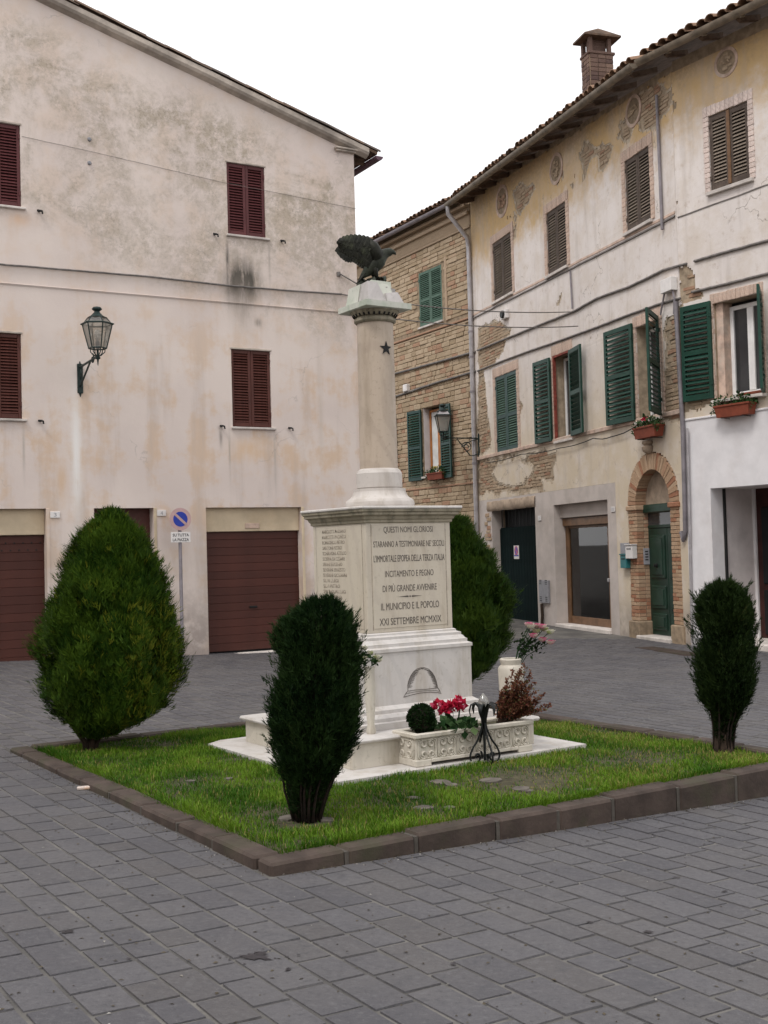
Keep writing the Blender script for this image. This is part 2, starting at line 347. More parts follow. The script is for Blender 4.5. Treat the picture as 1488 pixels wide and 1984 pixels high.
MAT['teal'] = simple('faded_green_paint', (.075, .135, .10), .6, .15, 6)
MAT['greend'] = simple('dark_teal_paint', (.016, .050, .044), .5, .15, 6)
MAT['brownw'] = simple('weathered_brown_wood', (.21, .17, .135), .85, .3, 9)
MAT['brownd'] = simple('dark_brown_wood', (.085, .064, .052), .85, .3, 9)
MAT['wood'] = simple('varnished_wood', (.16, .085, .042), .5, .25, 7)
MAT['orange_wood'] = simple('orange_wood', (.40, .16, .05), .5, .2, 7)
MAT['doorgreen'] = simple('door_green', (.012, .034, .022), .42, .25, 4)
MAT['gategreen'] = simple('gate_dark_green', (.006, .013, .013), .85, .3, 3, spec=.05)
MAT['iron'] = simple('black_iron', (.014, .016, .016), .5, .2, 20, metal=.3)
MAT['irong'] = simple('green_black_iron', (.022, .036, .034), .5, .3, 20, metal=.2)
MAT['bronze'] = simple('eagle_bronze', (.026, .029, .020), .55, .5, 14, metal=.35, bump=.4, grime=((.12, .15, .11), .75))
MAT['bronze_d'] = simple('eagle_feather_bronze', (.017, .017, .012), .5, .5, 18, metal=.4, bump=.4, grime=((.05, .055, .03), .7))
MAT['tile'] = mat_stone('clay_roof_tile', (.20, .125, .085), (.29, .185, .125), (.14, .10, .075), .4)
MAT['tile_l'] = mat_stone('old_roof_tile', (.13, .095, .075), (.20, .14, .105), (.11, .09, .08), .4)
MAT['eave'] = simple('eave_wood', (.11, .072, .05), .9, .35, 8)
MAT['gutter'] = simple('gutter_copper', (.20, .165, .125), .5, .3, 5, metal=.3)
MAT['zinc'] = simple('grey_metal', (.42, .40, .41), .45, .15, 5, metal=.4)
MAT['pipegrey'] = simple('grey_pipe', (.22, .20, .215), .6, .2, 5)
MAT['cable'] = simple('grey_cable', (.17, .155, .145), .8, .25, 10)
MAT['black'] = simple('black_rubber', (.012, .012, .012), .7, .2, 10)
MAT['white'] = simple('white_paint', (.74, .72, .73), .7, .06, 3, grime=((.55, .5, .48), .35))
MAT['whitewin'] = simple('white_window_frame', (.74, .73, .72), .4, .06, 8)
MAT['cream'] = simple('cream_lintel', (.60, .49, .345), .85, .12, 2.5, grime=((.47, .35, .22), .5))
MAT['verge'] = simple('verge_plaster', (.46, .40, .345), .9, .25, 3, grime=((.22, .19, .165), .7), bump=.3)
MAT['surround'] = simple('window_surround_brick', (.52, .385, .31), .9, .25, 6, grime=((.56, .48, .41), .7), bump=.4)
MAT['surround_p'] = simple('pink_surround', (.60, .49, .44), .9, .2, 5, grime=((.64, .58, .54), .8), bump=.3)
MAT['concrete'] = simple('shop_surround', (.50, .445, .41), .9, .12, 2, grime=((.38, .33, .29), .6), bump=.2)
MAT['rough_lintel'] = simple('rough_lintel', (.31, .24, .18), .95, .25, 5, bump=.6)
MAT['sill'] = simple('stone_sill', (.58, .53, .49), .8, .15, 6, grime=((.33, .3, .26), .5))
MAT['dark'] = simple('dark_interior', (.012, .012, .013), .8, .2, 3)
MAT['pane'] = simple('dark_pane', (.035, .037, .04), .08, .2, 2, spec=.5)
MAT['glass'] = mat_glass('clear_glass', (.9, .93, .93)); MAT['lampglass'] = mat_glass('lamp_glass', (.93, .93, .90), .15, .12, .38)
MAT['curtain'] = simple('white_curtain', (.72, .72, .70), .9, .12, 4)
MAT['reveal'] = simple('white_reveal', (.60, .55, .54), .9, .1, 3)
MAT['terracotta'] = simple('terracotta_pot', (.20, .05, .027), .75, .15, 8)
MAT['enamel'] = simple('white_enamel', (.66, .63, .61), .35, .06, 10)
MAT['ink'] = simple('engraved_letter', (.12, .105, .092), .8, .25, 40)
MAT['inkfaded'] = simple('faded_letter', (.31, .265, .215), .85, .35, 40)
MAT['blue'] = simple('sign_blue', (.02, .045, .36), .4, .08, 10)
MAT['signpink'] = simple('sign_faded_red', (.52, .34, .33), .4, .08, 10)
MAT['red'] = simple('sign_red', (.42, .06, .10), .4, .08, 10)
MAT['signgrey'] = simple('plate_grey', (.28, .28, .30), .5, .1, 10)
MAT['mailgreen'] = simple('mailbox_green', (.025, .14, .15), .45, .1, 10)
MAT['bark'] = simple('conifer_bark', (.040, .026, .018), .95, .4, 18, bump=.8)
MAT['bark2'] = simple('shaggy_bark', (.017, .010, .007), .95, .5, 25, bump=.8)
MAT['twig'] = simple('twig_core', (.018, .014, .009), .95, .4, 20)
MAT['thuja'] = mat_leaf('thuja_foliage', (.018, .050, .005), (.068, .122, .011), (.15, .17, .016))
MAT['thuja2'] = mat_leaf('thuja_foliage_olive', (.020, .050, .007), (.050, .088, .010), (.11, .12, .016))
MAT['cypress'] = mat_leaf('cypress_foliage', (.006, .020, .005), (.022, .047, .011), (.038, .05, .014))
MAT['cypress2'] = mat_leaf('cypress_foliage_green', (.009, .022, .006), (.022, .040, .009), (.04, .045, .012))
MAT['grass'] = mat_leaf('grass_blades', (.042, .118, .008), (.132, .235, .018), (.28, .235, .075))
MAT['box'] = mat_leaf('boxwood_leaf', (.006, .019, .005), (.014, .033, .008))
MAT['leafg'] = mat_leaf('houseplant_leaf', (.02, .055, .018), (.05, .10, .035), (.10, .15, .06))
MAT['redflower'] = mat_leaf('red_petal', (.36, .008, .03), (.52, .02, .06), (.6, .12, .2))
MAT['pinkflower'] = mat_leaf('pink_petal', (.62, .12, .25), (.70, .30, .40), (.72, .62, .55))
MAT['whiteflower'] = mat_leaf('white_petal', (.56, .54, .42), (.66, .64, .54), (.45, .5, .25))
MAT['berry'] = mat_leaf('russet_leaf', (.11, .032, .022), (.17, .075, .042), (.10, .105, .035))
MAT['yellowflower'] = mat_leaf('yellow_petal', (.65, .45, .03), (.7, .55, .1))
MAT['litter'] = simple('cigarette_packet', (.55, .47, .42), .5, .3, 30, grime=((.5, .22, .03), .8))
# ------------------------------------------------------------------ text
def text_mesh(s, h, wid, mat, ext=.002, bold=0.):
    c = bpy.data.curves.new('t', 'FONT'); c.body = s; c.size = 1; c.extrude = 0; c.offset = bold; c.resolution_u = 3
    o = bpy.data.objects.new('t', c); COL.objects.link(o); dg = bpy.context.evaluated_depsgraph_get(); me = bpy.data.meshes.new_from_object(o.evaluated_get(dg))
    bpy.data.objects.remove(o); n = len(me.vertices); co = np.zeros(n*3); me.vertices.foreach_get('co', co); co = co.reshape(-1, 3)
    x0, x1 = co[:, 0].min(), co[:, 0].max(); y0, y1 = co[:, 1].min(), co[:, 1].max()
    k = h/(.69); kx = wid/(x1-x0)
    nv = np.zeros((n, 3)); nv[:, 0] = (co[:, 0]-(x0+x1)/2)*kx; nv[:, 2] = co[:, 1]*k
    me.vertices.foreach_set('co', nv.ravel()); me.materials.clear(); me.materials.append(mat)
    bm = bmesh.new(); bm.from_mesh(me); bmesh.ops.dissolve_limit(bm, angle_limit=.02, verts=bm.verts, edges=bm.edges)
    r = bmesh.ops.extrude_face_region(bm, geom=bm.faces[:]); vv = [g for g in r['geom'] if isinstance(g, bmesh.types.BMVert)]
    bmesh.ops.translate(bm, verts=vv, vec=(0, ext, 0)); bmesh.ops.recalc_face_normals(bm, faces=bm.faces); bm.to_mesh(me); bm.free(); return me
# ------------------------------------------------------------------ pavement
BED_S, BED_T = 4.32, 4.456
m = MB(); ss = [-60, -30, -12, -6] + [i*.5-5.5 for i in range(24)] + [6.5, 7.5, 9, 11, 14, 18, 24, 40, 80]; tt = [-60, -30, -12] + [i*1.-8 for i in range(26)] + [20, 26, 34, 50, 90, 160]
idx = {}
for i, s in enumerate(ss):
    for j, t in enumerate(tt): idx[i, j] = len(m.v); m.v.append(tuple(wst(s, t, gst(s, t))))
for i in range(len(ss)-1):
    for j in range(len(tt)-1): m.f.append((idx[i, j], idx[i+1, j], idx[i+1, j+1], idx[i, j+1]))
pavement = m.build('pavement', MAT['mortar'], smooth=True); tag(pavement, 'grey stone slab paving of the small square', kind='structure')
# pavers: rows run along MY, staggered
cands = []
prow = random.Random(3)
s = -14.
while s < 22:
    rw = prow.uniform(.148, .188); t = -9.-prow.random()*.4
    while t < 19:
        L = prow.choice([.19, .23, .26, .30, .34, .38])*prow.uniform(.92, 1.08)
        sc, tc = s+rw/2, t+L/2
        P = wst(sc, tc, gst(sc, tc)); d = (P-CAM)
        if d.dot(FW) > .6:
            x, y = pix(P)
            inbed = -.005 < s+rw and s < BED_S+.005 and -.005 < t+L and t < BED_T+.005
            s_, r_2, t_2, L_2 = s, rw, t, L
            if inbed:
                if s < -.05 and t+L > .01 and t < BED_T-.01: r_2 = -.012-s
                elif t < -.04: L_2 = -.012-t
                elif t+L > BED_T+.04: t_2 = BED_T+.012; L_2 = t+L-t_2
                elif s+rw > BED_S+.04: s_ = BED_S+.012; r_2 = s+rw-s_
                else: r_2 = 0
                sc, tc = s_+r_2/2, t_2+L_2/2; P = wst(sc, tc, gst(sc, tc)); d = P-CAM
            if -1500 < x < 3000 and y < 6000 and r_2 > .04 and L_2 > .04 and d.length < 22: cands.append((d.length, s_, r_2, t_2, L_2, P, x, y))
        t += L
    s += rw
cands.sort(key=lambda a: a[0])
pmeshes = []
for k in range(10):
    r2 = random.Random(k); q = MB(); q.cbox(-.5, .5, -.5, .5, -.06, .0, .012); vv = []
    for (a, b, c) in q.v:
        j = noise.noise_vector(Vector((a*2+k*7.1, b*2, c)))
        vv.append((a+j.x*.024, b+j.y*.02, c+(j.z*.0015 if c > -.03 else 0)))
    q.v = vv; pmeshes.append(q.mesh('paver', MAT['paver']))
rest = MB(); nobj = 0
for d, s, rw, t, L, P, x, y in cands:
    g = prow.uniform(.0065, .0095); h = prow.uniform(.002, .005)
    vis = -60 < x < 1548 and y < 2040
    if nobj < 300 and vis:
        sl = -.0307 if s < 6.5 else -.008
        e1 = (MX+Vector((0, 0, sl))).normalized(); e2 = (MY+Vector((0, 0, .008))).normalized(); e3 = e1.cross(e2)
        e2 = e3.cross(e1)
        o = link('paver', pmeshes[prow.randrange(10)], pavement); tw = prow.uniform(-.022, .022)
        mm = Matrix((e1, e2, e3)).transposed().to_4x4() @ Matrix.Rotation(tw, 4, 'Z') @ Matrix.Rotation(max(-.008, min(.008, prow.gauss(0, .004))), 4, 'X') @ Matrix.Rotation(max(-.012, min(.012, prow.gauss(0, .006))), 4, 'Y') @ Matrix.Diagonal((rw-2*g, L-1.8*g, 1, 1)); mm.translation = P+Vector((0, 0, h+.0025)); o.matrix_local = mm; nobj += 1
    else:
        a = prow.random(); s0, s1, t0, t1 = s+g, s+rw-g, t+g, t+L-g; b = .008
        V = [wst(s0, t0, gst(s0, t0)-.02), wst(s1, t0, gst(s1, t0)-.02), wst(s1, t1, gst(s1, t1)-.02), wst(s0, t1, gst(s0, t1)-.02)]
        V += [wst(p, q_, gst(p, q_)+h) for p, q_ in ((s0+b, t0+b), (s1-b, t0+b), (s1-b, t1-b), (s0+b, t1-b))]
        rest.add(V, [(4,5,6,7), (0,1,5,4), (1,2,6,5), (2,3,7,6), (3,0,4,7)], a)
o = rest.build('far_pavers', MAT['paver'], pavement); tag(o, 'far paving slabs', kind='stuff')
# stains on the paving
deb = MB(); dr = random.Random(77)
for k in range(420):
    P = ground(dr.uniform(-40, 1520), dr.uniform(1290, 1990)); s_, t_ = st(P)
    if -.1 < s_ < BED_S+.1 and -.1 < t_ < BED_T+.1 and dr.random() < 1: continue
    a = dr.uniform(0, 6.28); L = dr.uniform(.004, .013); w_ = L*dr.uniform(.25, .7); c_, s2 = math.cos(a), math.sin(a)
    deb.add([(P.x-c_*L, P.y-s2*L, P.z+.008), (P.x+s2*w_, P.y-c_*w_, P.z+.0095), (P.x+c_*L, P.y+s2*L, P.z+.008), (P.x-s2*w_, P.y+c_*w_, P.z+.011)], [(0, 1, 2, 3)], dr.random())
for k in range(500):
    u = dr.uniform(0, 1); s_, t_ = (-abs(dr.gauss(0, .05))-.01, u*BED_T) if dr.random() < .5 else (u*BED_S, -abs(dr.gauss(0, .05))-.01)
    P = wst(s_, t_, gst(s_, t_)); a = dr.uniform(0, 6.28); L = dr.uniform(.003, .009); w_ = L*.5; c_, s2 = math.cos(a), math.sin(a)
    deb.add([(P.x-c_*L, P.y-s2*L, P.z+.006), (P.x+s2*w_, P.y-c_*w_, P.z+.009), (P.x+c_*L, P.y+s2*L, P.z+.006), (P.x-s2*w_, P.y+c_*w_, P.z+.012)], [(0, 1, 2, 3)], dr.random())
tag(deb.build('ground_debris', mat_leaf('dry_bits', (.05, .04, .028), (.12, .10, .07), (.42, .40, .37)), pavement, recalc=False), 'dry bits and crumbs lying on the paving', kind='stuff')
MAT['oil'] = simple('dark_stain', (.028, .024, .027), .45, .3, 30)
for i, (x, y, r) in enumerate([(500, 1857, .072), (130, 1810, .035), (558, 1883, .018), (1143, 1791, .022), (1256, 1810, .026), (1310, 1704, .02), (1404, 1731, .018), (878, 1872, .016), (227, 1672, .015), (250, 1862, .014)]):
    P = ground(x, y); q = MB(); N = 44; V = [(0, 0, 0)]
    for k in range(N):
        t = 2*math.pi*k/N; rr = r*(.62+.5*noise.noise(Vector((math.cos(t)*1.7, math.sin(t)*1.7, i*3.3)))+.45*noise.noise(Vector((math.cos(t)*6, math.sin(t)*6, i*3.3))))
        V.append((rr*1.25*math.cos(t), rr*.8*math.sin(t), 0))
    q.add(V, [(0, k+1, (k+1) % N+1) for k in range(N)])
    for j in range(int(r*260)):
        a_, d_, r_ = prow.uniform(0, 6.28), r*prow.uniform(.7, 1.9), r*prow.uniform(.03, .13); cx_, cy_ = d_*1.2*math.cos(a_), d_*.7*math.sin(a_)
        q.add([(cx_+r_*prow.uniform(.5, 1.2)*math.cos(k*1.05), cy_+r_*prow.uniform(.5, 1)*math.sin(k*1.05), 0) for k in range(6)], [(0, 1, 2, 3, 4, 5)])
    q.build('stain', MAT['oil'], pavement, loc=P+Vector((0, 0, .0105)), rot=(0, .026, R_(i*37)))
# drain grate
P = ground(1296, 1262); dg_ = thing('drain_grate', 'rusty iron drain grate set in the paving by the arched door', 'grate', P+Vector((0, 0, -.02)), FB.th)
q = MB(); q.box(-.85, .85, -.2, .2, 0, .026); q.build('frame', MAT['kerb'], dg_)
q = MB()
for k in range(26): q.box(-.8+k*.062, -.765+k*.062, -.17, .17, .027, .034)
q.build('bars', MAT['kerb'], dg_)
# ------------------------------------------------------------------ left house (gable wall, roof falling to the right)
def wall_holes(mb, u0, u1, w0, w1, holes, depth=.3, y=0.):
    us = sorted(set([u0, u1]+[min(max(h[i], u0), u1) for h in holes for i in (0, 1)])); ws = sorted(set([w0, w1]+[min(max(h[i], w0), w1) for h in holes for i in (2, 3)]))
    for i in range(len(us)-1):
        for j in range(len(ws)-1):
            a, b, c, d = us[i], us[i+1], ws[j], ws[j+1]; mu, mw = (a+b)/2, (c+d)/2
            if any(h[0] < mu < h[1] and h[2] < mw < h[3] for h in holes): continue
            mb.add([(a, y, c), (b, y, c), (b, y, d), (a, y, d)], [(0, 1, 2, 3)])
    for h in holes:
        a, b, c, d = h[:4]
        mb.add([(a, y, c), (a, y+depth, c), (a, y+depth, d), (a, y, d)], [(0, 1, 2, 3)]); mb.add([(b, y, c), (b, y, d), (b, y+depth, d), (b, y+depth, c)], [(0, 1, 2, 3)])
        mb.add([(a, y, d), (a, y+depth, d), (b, y+depth, d), (b, y, d)], [(0, 1, 2, 3)])
        if c > w0+.01: mb.add([(a, y, c), (b, y, c), (b, y+depth, c), (a, y+depth, c)], [(0, 1, 2, 3)])
SLAT = {}
def slat_mesh(matk, pitch):
    k = (matk, round(pitch, 4))
    if k not in SLAT:
        q = MB(); a = pitch*.98; t = R_(50); c, s = math.cos(t), math.sin(t); th = .009
        # a tilted board of unit length along x, front edge low
        P = [(-a/2*c, a/2*s*-1), (a/2*c, a/2*s)]
        V = []
        for x in (0, 1):
            V += [(x, -a/2*c, -a/2*s), (x, a/2*c, a/2*s), (x, a/2*c-th*s, a/2*s+th*c), (x, -a/2*c-th*s, -a/2*s+th*c)]
        q.add(V, [(0, 1, 2, 3), (7, 6, 5, 4), (0, 4, 5, 1), (1, 5, 6, 2), (2, 6, 7, 3), (3, 7, 4, 0)]); SLAT[k] = q.mesh('slat', MAT[matk])
    return SLAT[k]
def shutter(parent, u0, w0, wid, hgt, matk, pitch, y=0., rz=0., hinge=0, mids=(.46,), stile=.055, rail=.075, hingemat='iron', slatk=None, lean=0.):
    """leaf whose hinge foot is at (u0, y, w0); it runs to +x (hinge 0) or -x (hinge 1) before the turn rz"""
    sx = 1 if hinge == 0 else -1; q = MB(); th = .044
    def bx(a, b, c, d): q.cbox(min(sx*a, sx*b), max(sx*a, sx*b), -th/2, th/2, c, d, .005)
    bx(0, stile, 0, hgt); bx(wid-stile, wid, 0, hgt); bx(stile, wid-stile, 0, rail*1.15); bx(stile, wid-stile, hgt-rail, hgt)
    cuts = [rail*1.15]
    for k in mids: bx(stile, wid-stile, k*hgt-rail*.5, k*hgt+rail*.5); cuts += [k*hgt-rail*.5, k*hgt+rail*.5]
    cuts.append(hgt-rail)
    for z in (.14, .84): q.box(min(sx*-.02, sx*.03), max(sx*-.02, sx*.03), -th/2-.012, -th/2+.002, hgt*z, hgt*z+.07)
    o = q.build('shutter', MAT[matk], parent, loc=(u0, y, w0), rot=(0, lean, rz))
    me = slat_mesh(slatk or matk, pitch)
    for a, b in zip(cuts[::2], cuts[1::2]):
        n = max(1, int(round((b-a)/pitch)))
        for i in range(n): link('slat', me, o, (stile if sx > 0 else -(wid-stile), 0, a+(i+.5)*(b-a)/n), (rng.gauss(0, .035), rng.gauss(0, .006), 0), (wid-2*stile, 1, 1))
    return o
def sill(parent, u0, u1, w, th=.035, out=.05, mat='sill'):
    q = MB(); q.cbox(u0, u1, -out, .08, w-th, w, .006); return q.build('window_sill', MAT[mat], parent)
def rect(F, tl, br, off=0.):
    a = F.uv(*tl, off); b = F.uv(*br, off); return a[0], b[0], b[1], a[1]
house = thing('gable_house', 'pink cream plastered house with a sloping gable roofline and maroon shutters', 'house', LH.O, LH.th)
uc = LH.uv(690, 480)[0]; UL = -4.2
r1 = rect(LH, (438.5, 313.5), (515.5, 462)); r3 = rect(LH, (447.5, 676), (527, 829))
ww, wl = r1[1]-r1[0], r3[1]-r3[0]
u_r = LH.uv(40, 322)[0]; r2 = (u_r-ww, u_r, LH.uv(42, 402)[1], LH.uv(38.5, 243)[1])
u_r = LH.uv(42, 730)[0]; r4 = (u_r-wl, u_r, LH.uv(44.5, 812)[1], LH.uv(40, 647)[1])
gt = LH.uv(300, 984)[1]
gb = -.45
gR = (LH.uv(402, 1130)[0], LH.uv(587, 1120)[0], gb, gt); gL = (-1.75, LH.uv(90.5, 1060)[0], gb, gt); dM = (LH.uv(182, 985)[0], LH.uv(297.5, 985)[0], gb, gt)
W_E = LH.uv(684, 300)[1]                                  # wall height at the right corner
va, vb = LH.uv(72, 0), LH.uv(665, 285); slope = (va[1]-vb[1])/(va[0]-vb[0]); RIDGE_U = -3.4
def roof_w(u): return vb[1]+slope*(u-vb[0])
DEPTH = 9.
q = MB(); wtop = min(r1[2], r2[2])*0+W_E-.25
wall_holes(q, UL, uc, gb, wtop, [r1, r2, r3, r4, gR, gL, dM], .28)
q.add([(UL, 0, wtop), (uc, 0, wtop), (uc, 0, roof_w(uc)-.01), (RIDGE_U, 0, roof_w(RIDGE_U)), (UL, 0, roof_w(RIDGE_U)+slope*(RIDGE_U-UL))], [(0, 1, 2, 3, 4)])
q.add([(uc, 0, gb), (uc, DEPTH, gb), (uc, DEPTH, roof_w(uc)), (uc, 0, roof_w(uc))], [(0, 1, 2, 3)])
q.add([(UL, 0, gb), (UL, 0, 9), (UL, DEPTH, 9), (UL, DEPTH, gb)], [(0, 1, 2, 3)])
q.add([(UL, DEPTH, gb), (UL, DEPTH, 9), (uc, DEPTH, roof_w(uc)), (uc, DEPTH, gb)], [(0, 1, 2, 3)])
q.build('wall', MAT['pl_left'], house)
# shuttered windows
for k, (a, b, c, d) in enumerate((r1, r2, r3, r4)):
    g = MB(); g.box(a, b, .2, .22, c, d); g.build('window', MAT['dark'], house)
    mk = 'maroon' if k < 2 else 'maroon2'; wd = (b-a)/2-.004
    shutter(house, a+.002, c+.012, wd, d-c-.016, mk, .047, .045, 0, 0, (), .05, .06)
    shutter(house, b-.002, c+.012, wd, d-c-.016, mk, .047, .045, 0, 1, (), .05, .06)
    sill(house, a-.03, b+.06, c-.002)
    g = MB(); g.cbox(a-.02, b+.02, -.012, .05, d+.002, d+.032, .004); g.build('lintel_edge', MAT['verge'], house)
for x, y in ((75, 410), (415, 455), (545, 468), (77, 816), (428, 826), (560, 830)):
    u, wv = LH.uv(x, y); g = MB(); g.tube([(u, .01, wv), (u, -.05, wv), (u+.035, -.075, wv-.005), (u+.04, -.075, wv-.05)], .014, 6); g.box(u-.035, u+.03, -.06, -.035, wv-.012, wv+.016); g.build('shutter_stay', MAT['black'], house)
for x, y in ((173, 270), (173, 316)):
    u, wv = LH.uv(x, y); g = MB(); g.lathe([(.03, 0), (.035, .01), (.02, .03)], 10, (0, 0, 0)); o = g.build('wall_ring', MAT['signgrey'], house, loc=(u, 0, wv), rot=(R_(90), 0, 0))
u, wv = LH.uv(655, 531); u2, w2 = LH.uv(688, 553); g = MB(); g.tube([(u, .02, wv), (u, -.05, wv), (u2, -.10, w2)], .012, 6); g.lathe([(.035, -.04), (.035, .03)], 10, (u, -.02, wv)); g.build('iron_rod', MAT['cable'], house)
# string course
a = LH.uv(0, 548); b = LH.uv(655, 604)
g = MB(); us = [UL, uc]; f_ = lambda u: a[1]+(b[1]-a[1])*(u-a[0])/(b[0]-a[0])
g.add([(UL, 0, f_(UL)+.008), (uc, 0, f_(uc)+.008), (uc, -.022, f_(uc)), (UL, -.022, f_(UL)), (UL, 0, f_(UL)-.03), (uc, 0, f_(uc)-.03)], [(0, 3, 2, 1), (3, 4, 5, 2)]); g.build('string_course', MAT['pl_left'], house)
# garages and entrance
def garage(r, name, npan, label=None, holes=False):
    a, b, c, d = r; lw = d-.40
    q = MB(); q.cbox(a, b, .10, .28, lw, d, .008); q.build('lintel', MAT['cream'], house)
    q = MB(); q.box(a, b, .20, .27, c, lw); o = q.build('garage_door', MAT['dark'], house)
    if label: o['label'] = label
    bot = LH.uv(300, 1277)[1]; ph = (lw-bot-.03)/npan
    q = MB(); q.cbox(0, b-a, -.025, .02, .0012, ph-.0012, .004); me = q.mesh('panel', MAT['garage'])
    for k in range(npan): link('panel', me, o, (a, .185, bot+.03+k*ph))
    q = MB(); q.cbox(a-.05, b+.05, -.06, .2, c, LH.uv((gR[0]*0)+300, 1277)[1]-.005, .01); q.build('threshold', MAT['sill'], house)
    if holes:
        me = MB().lathe([(.013, 0), (.013, .012)], 8).mesh('air_hole', MAT['black'])
        for j in range(2):
            for k in range(9): link('air_hole', me, o, (b-.06-k*.13-(j % 2)*.06, .165, lw-.12-j*.11), (R_(90), 0, 0))
    return o
gd = garage(gR, 'garage_door', 15); q = MB(); q.cbox((gR[0]+gR[1])/2-.07, (gR[0]+gR[1])/2+.07, .135, .16, .62, .65, .006); q.build('handle', MAT['iron'], gd)
garage(gL, 'garage_door', 15, 'maroon garage door with two rows of air holes', True)
a, b, c, d = dM; q = MB(); q.box(a, b, .2, .25, c, d); o = q.build('entrance_door', MAT['maroon2'], house)
q = MB()
for i in range(2):
    for j, (z0, z1) in enumerate(((.15, .75), (.85, 1.55), (1.65, 2.1))): q.cbox(a+.08+i*(b-a-.1)/2, a+.02+(i+1)*(b-a-.1)/2, .18, .21, z0-.1, z1-.1, .012)
q.build('door_panels', MAT['garage'], o)
for r, mk in ((gR, 'cream'), (gL, 'signpink'), (dM, 'cream')):
    q = MB(); q.box(r[1]-.0, r[1]+.002, .001, .1, gb, r[3]); 
    g = MB(); g.cbox(r[1]+.001, r[1]+.05, -.008, .02, gb, r[3]+.0, .004); g.build('jamb_strip', MAT['cream'] if r is not gL else MAT['pl_left'], house)
u, wv = LH.uv(493, 1018); g = MB(); g.cbox(u-.13, u+.13, .085, .105, wv-.045, wv+.04, .004); g.build('lintel_plate', MAT['surround'], house)
# verge and roof
ang = math.atan(slope)
q = MB(); N = 30
for i in range(N):
    u0 = RIDGE_U+(uc+.25-RIDGE_U)*i/N; u1 = RIDGE_U+(uc+.25-RIDGE_U)*(i+1)/N
    j0 = .012*noise.noise(Vector((u0*1.3, 5, 0))); j1 = .012*noise.noise(Vector((u1*1.3, 5, 0)))
    A = roof_w(u0)+j0; B = roof_w(u1)+j1
    V = [(u0, -.10, A+.02), (u1, -.10, B+.02), (u1, -.13, B+.06), (u0, -.13, A+.06), (u0, -.13, A+.14), (u1, -.13, B+.14), (u0, .3, A+.14), (u1, .3, B+.14), (u0, 0, A-.02), (u1, 0, B-.02)]
    q.add(V, [(8, 9, 1, 0), (0, 1, 2, 3), (3, 2, 5, 4), (4, 5, 7, 6)])
q.build('verge_moulding', MAT['verge'], house, smooth=30)
q = MB(); u1 = uc+.42; z0, z1 = roof_w(RIDGE_U)+.15, roof_w(u1)+.15
q.add([(RIDGE_U, -.12, z0), (u1, -.12, z1), (u1, DEPTH+.2, z1), (RIDGE_U, DEPTH+.2, z0), (RIDGE_U, -.12, z0-.05), (u1, -.12, z1-.05), (u1, DEPTH+.2, z1-.05), (RIDGE_U, DEPTH+.2, z0-.05), (UL-.3, -.12, z0+slope*(RIDGE_U-UL+.3)), (UL-.3, DEPTH+.2, z0+slope*(RIDGE_U-UL+.3))],
      [(0, 1, 2, 3), (7, 6, 5, 4), (0, 4, 5, 1), (1, 5, 6, 2), (0, 3, 9, 8)])
roof = q.build('roof', MAT['eave'], house)
def coppo(L=.46, r0=.085, r1=.07, th=.014, n=7):
    q = MB(); V = []
    for x, r in ((0, r0), (L, r1)):
        for rr in (r, r-th):
            for k in range(n): t = math.pi*k/(n-1); V.append((x, rr*math.cos(t), rr*math.sin(t)*.8))
    F = []
    for k in range(n-1): F += [(k, k+1, 2*n+k+1, 2*n+k), (n+k+1, n+k, 3*n+k, 3*n+k+1), (k, n+k, n+k+1, k+1), (2*n+k, 2*n+k+1, 3*n+k+1, 3*n+k)]
    F += [(0, 2*n, 3*n, n), (n-1, 2*n-1, 4*n-1, 3*n-1)]
    q.add(V, F); return q
tl = coppo().mesh('tile', MAT['tile_l'], 50)
tr = random.Random(11); step = .36; n = int((u1-RIDGE_U)/step)
for row in range(3):
    for i in range(n+1):
        u = RIDGE_U+i*step+tr.uniform(-.03, .03)+.02
        if u > u1-.05: continue
        o = link('tile', tl, roof, (u+.42, -.07+row*.17+tr.uniform(-.012, .012), roof_w(u+.42)+.165+tr.uniform(-.008, .012)), (tr.uniform(-.04, .04), ang+R_(-1.5)+tr.uniform(-.02, .02), math.pi+tr.uniform(-.03, .03)))
# eave at the right corner: corbel, rafters, gutter seen end on
g = MB(); u, wv = LH.uv(668, 291); g.cbox(u-.22, uc+.05, -.10, .1, wv-.012, wv+.02, .006); g.cbox(u-.20, uc+.02, -.07, .1, wv-.045, wv-.014, .008); g.build('corbel', MAT['verge'], house)
g = MB(); zz = roof_w(uc+.2)+.03
for k in range(8): g.box(uc-.02, uc+.36, .25+k*1.05, .34+k*1.05, zz-.07, zz+.03)
g.build('rafters', MAT['eave'], house)
g = MB(); zz = roof_w(uc+.42)+.06
path = [(uc+.44, -.16, zz), (uc+.44, DEPTH, zz-.03)]; V = []; F = []
for p in path:
    for k in range(9): t = math.pi+math.pi*k/8; V.append((p[0]+.075*math.cos(t), p[1], p[2]+.075*math.sin(t)))
F = [(k, k+1, 9+k+1, 9+k) for k in range(8)]+[tuple(range(9))]; g.add(V, F); g.build('gutter', simple('violet_brown_gutter', (.10, .055, .075), .5, .2, 6), house)

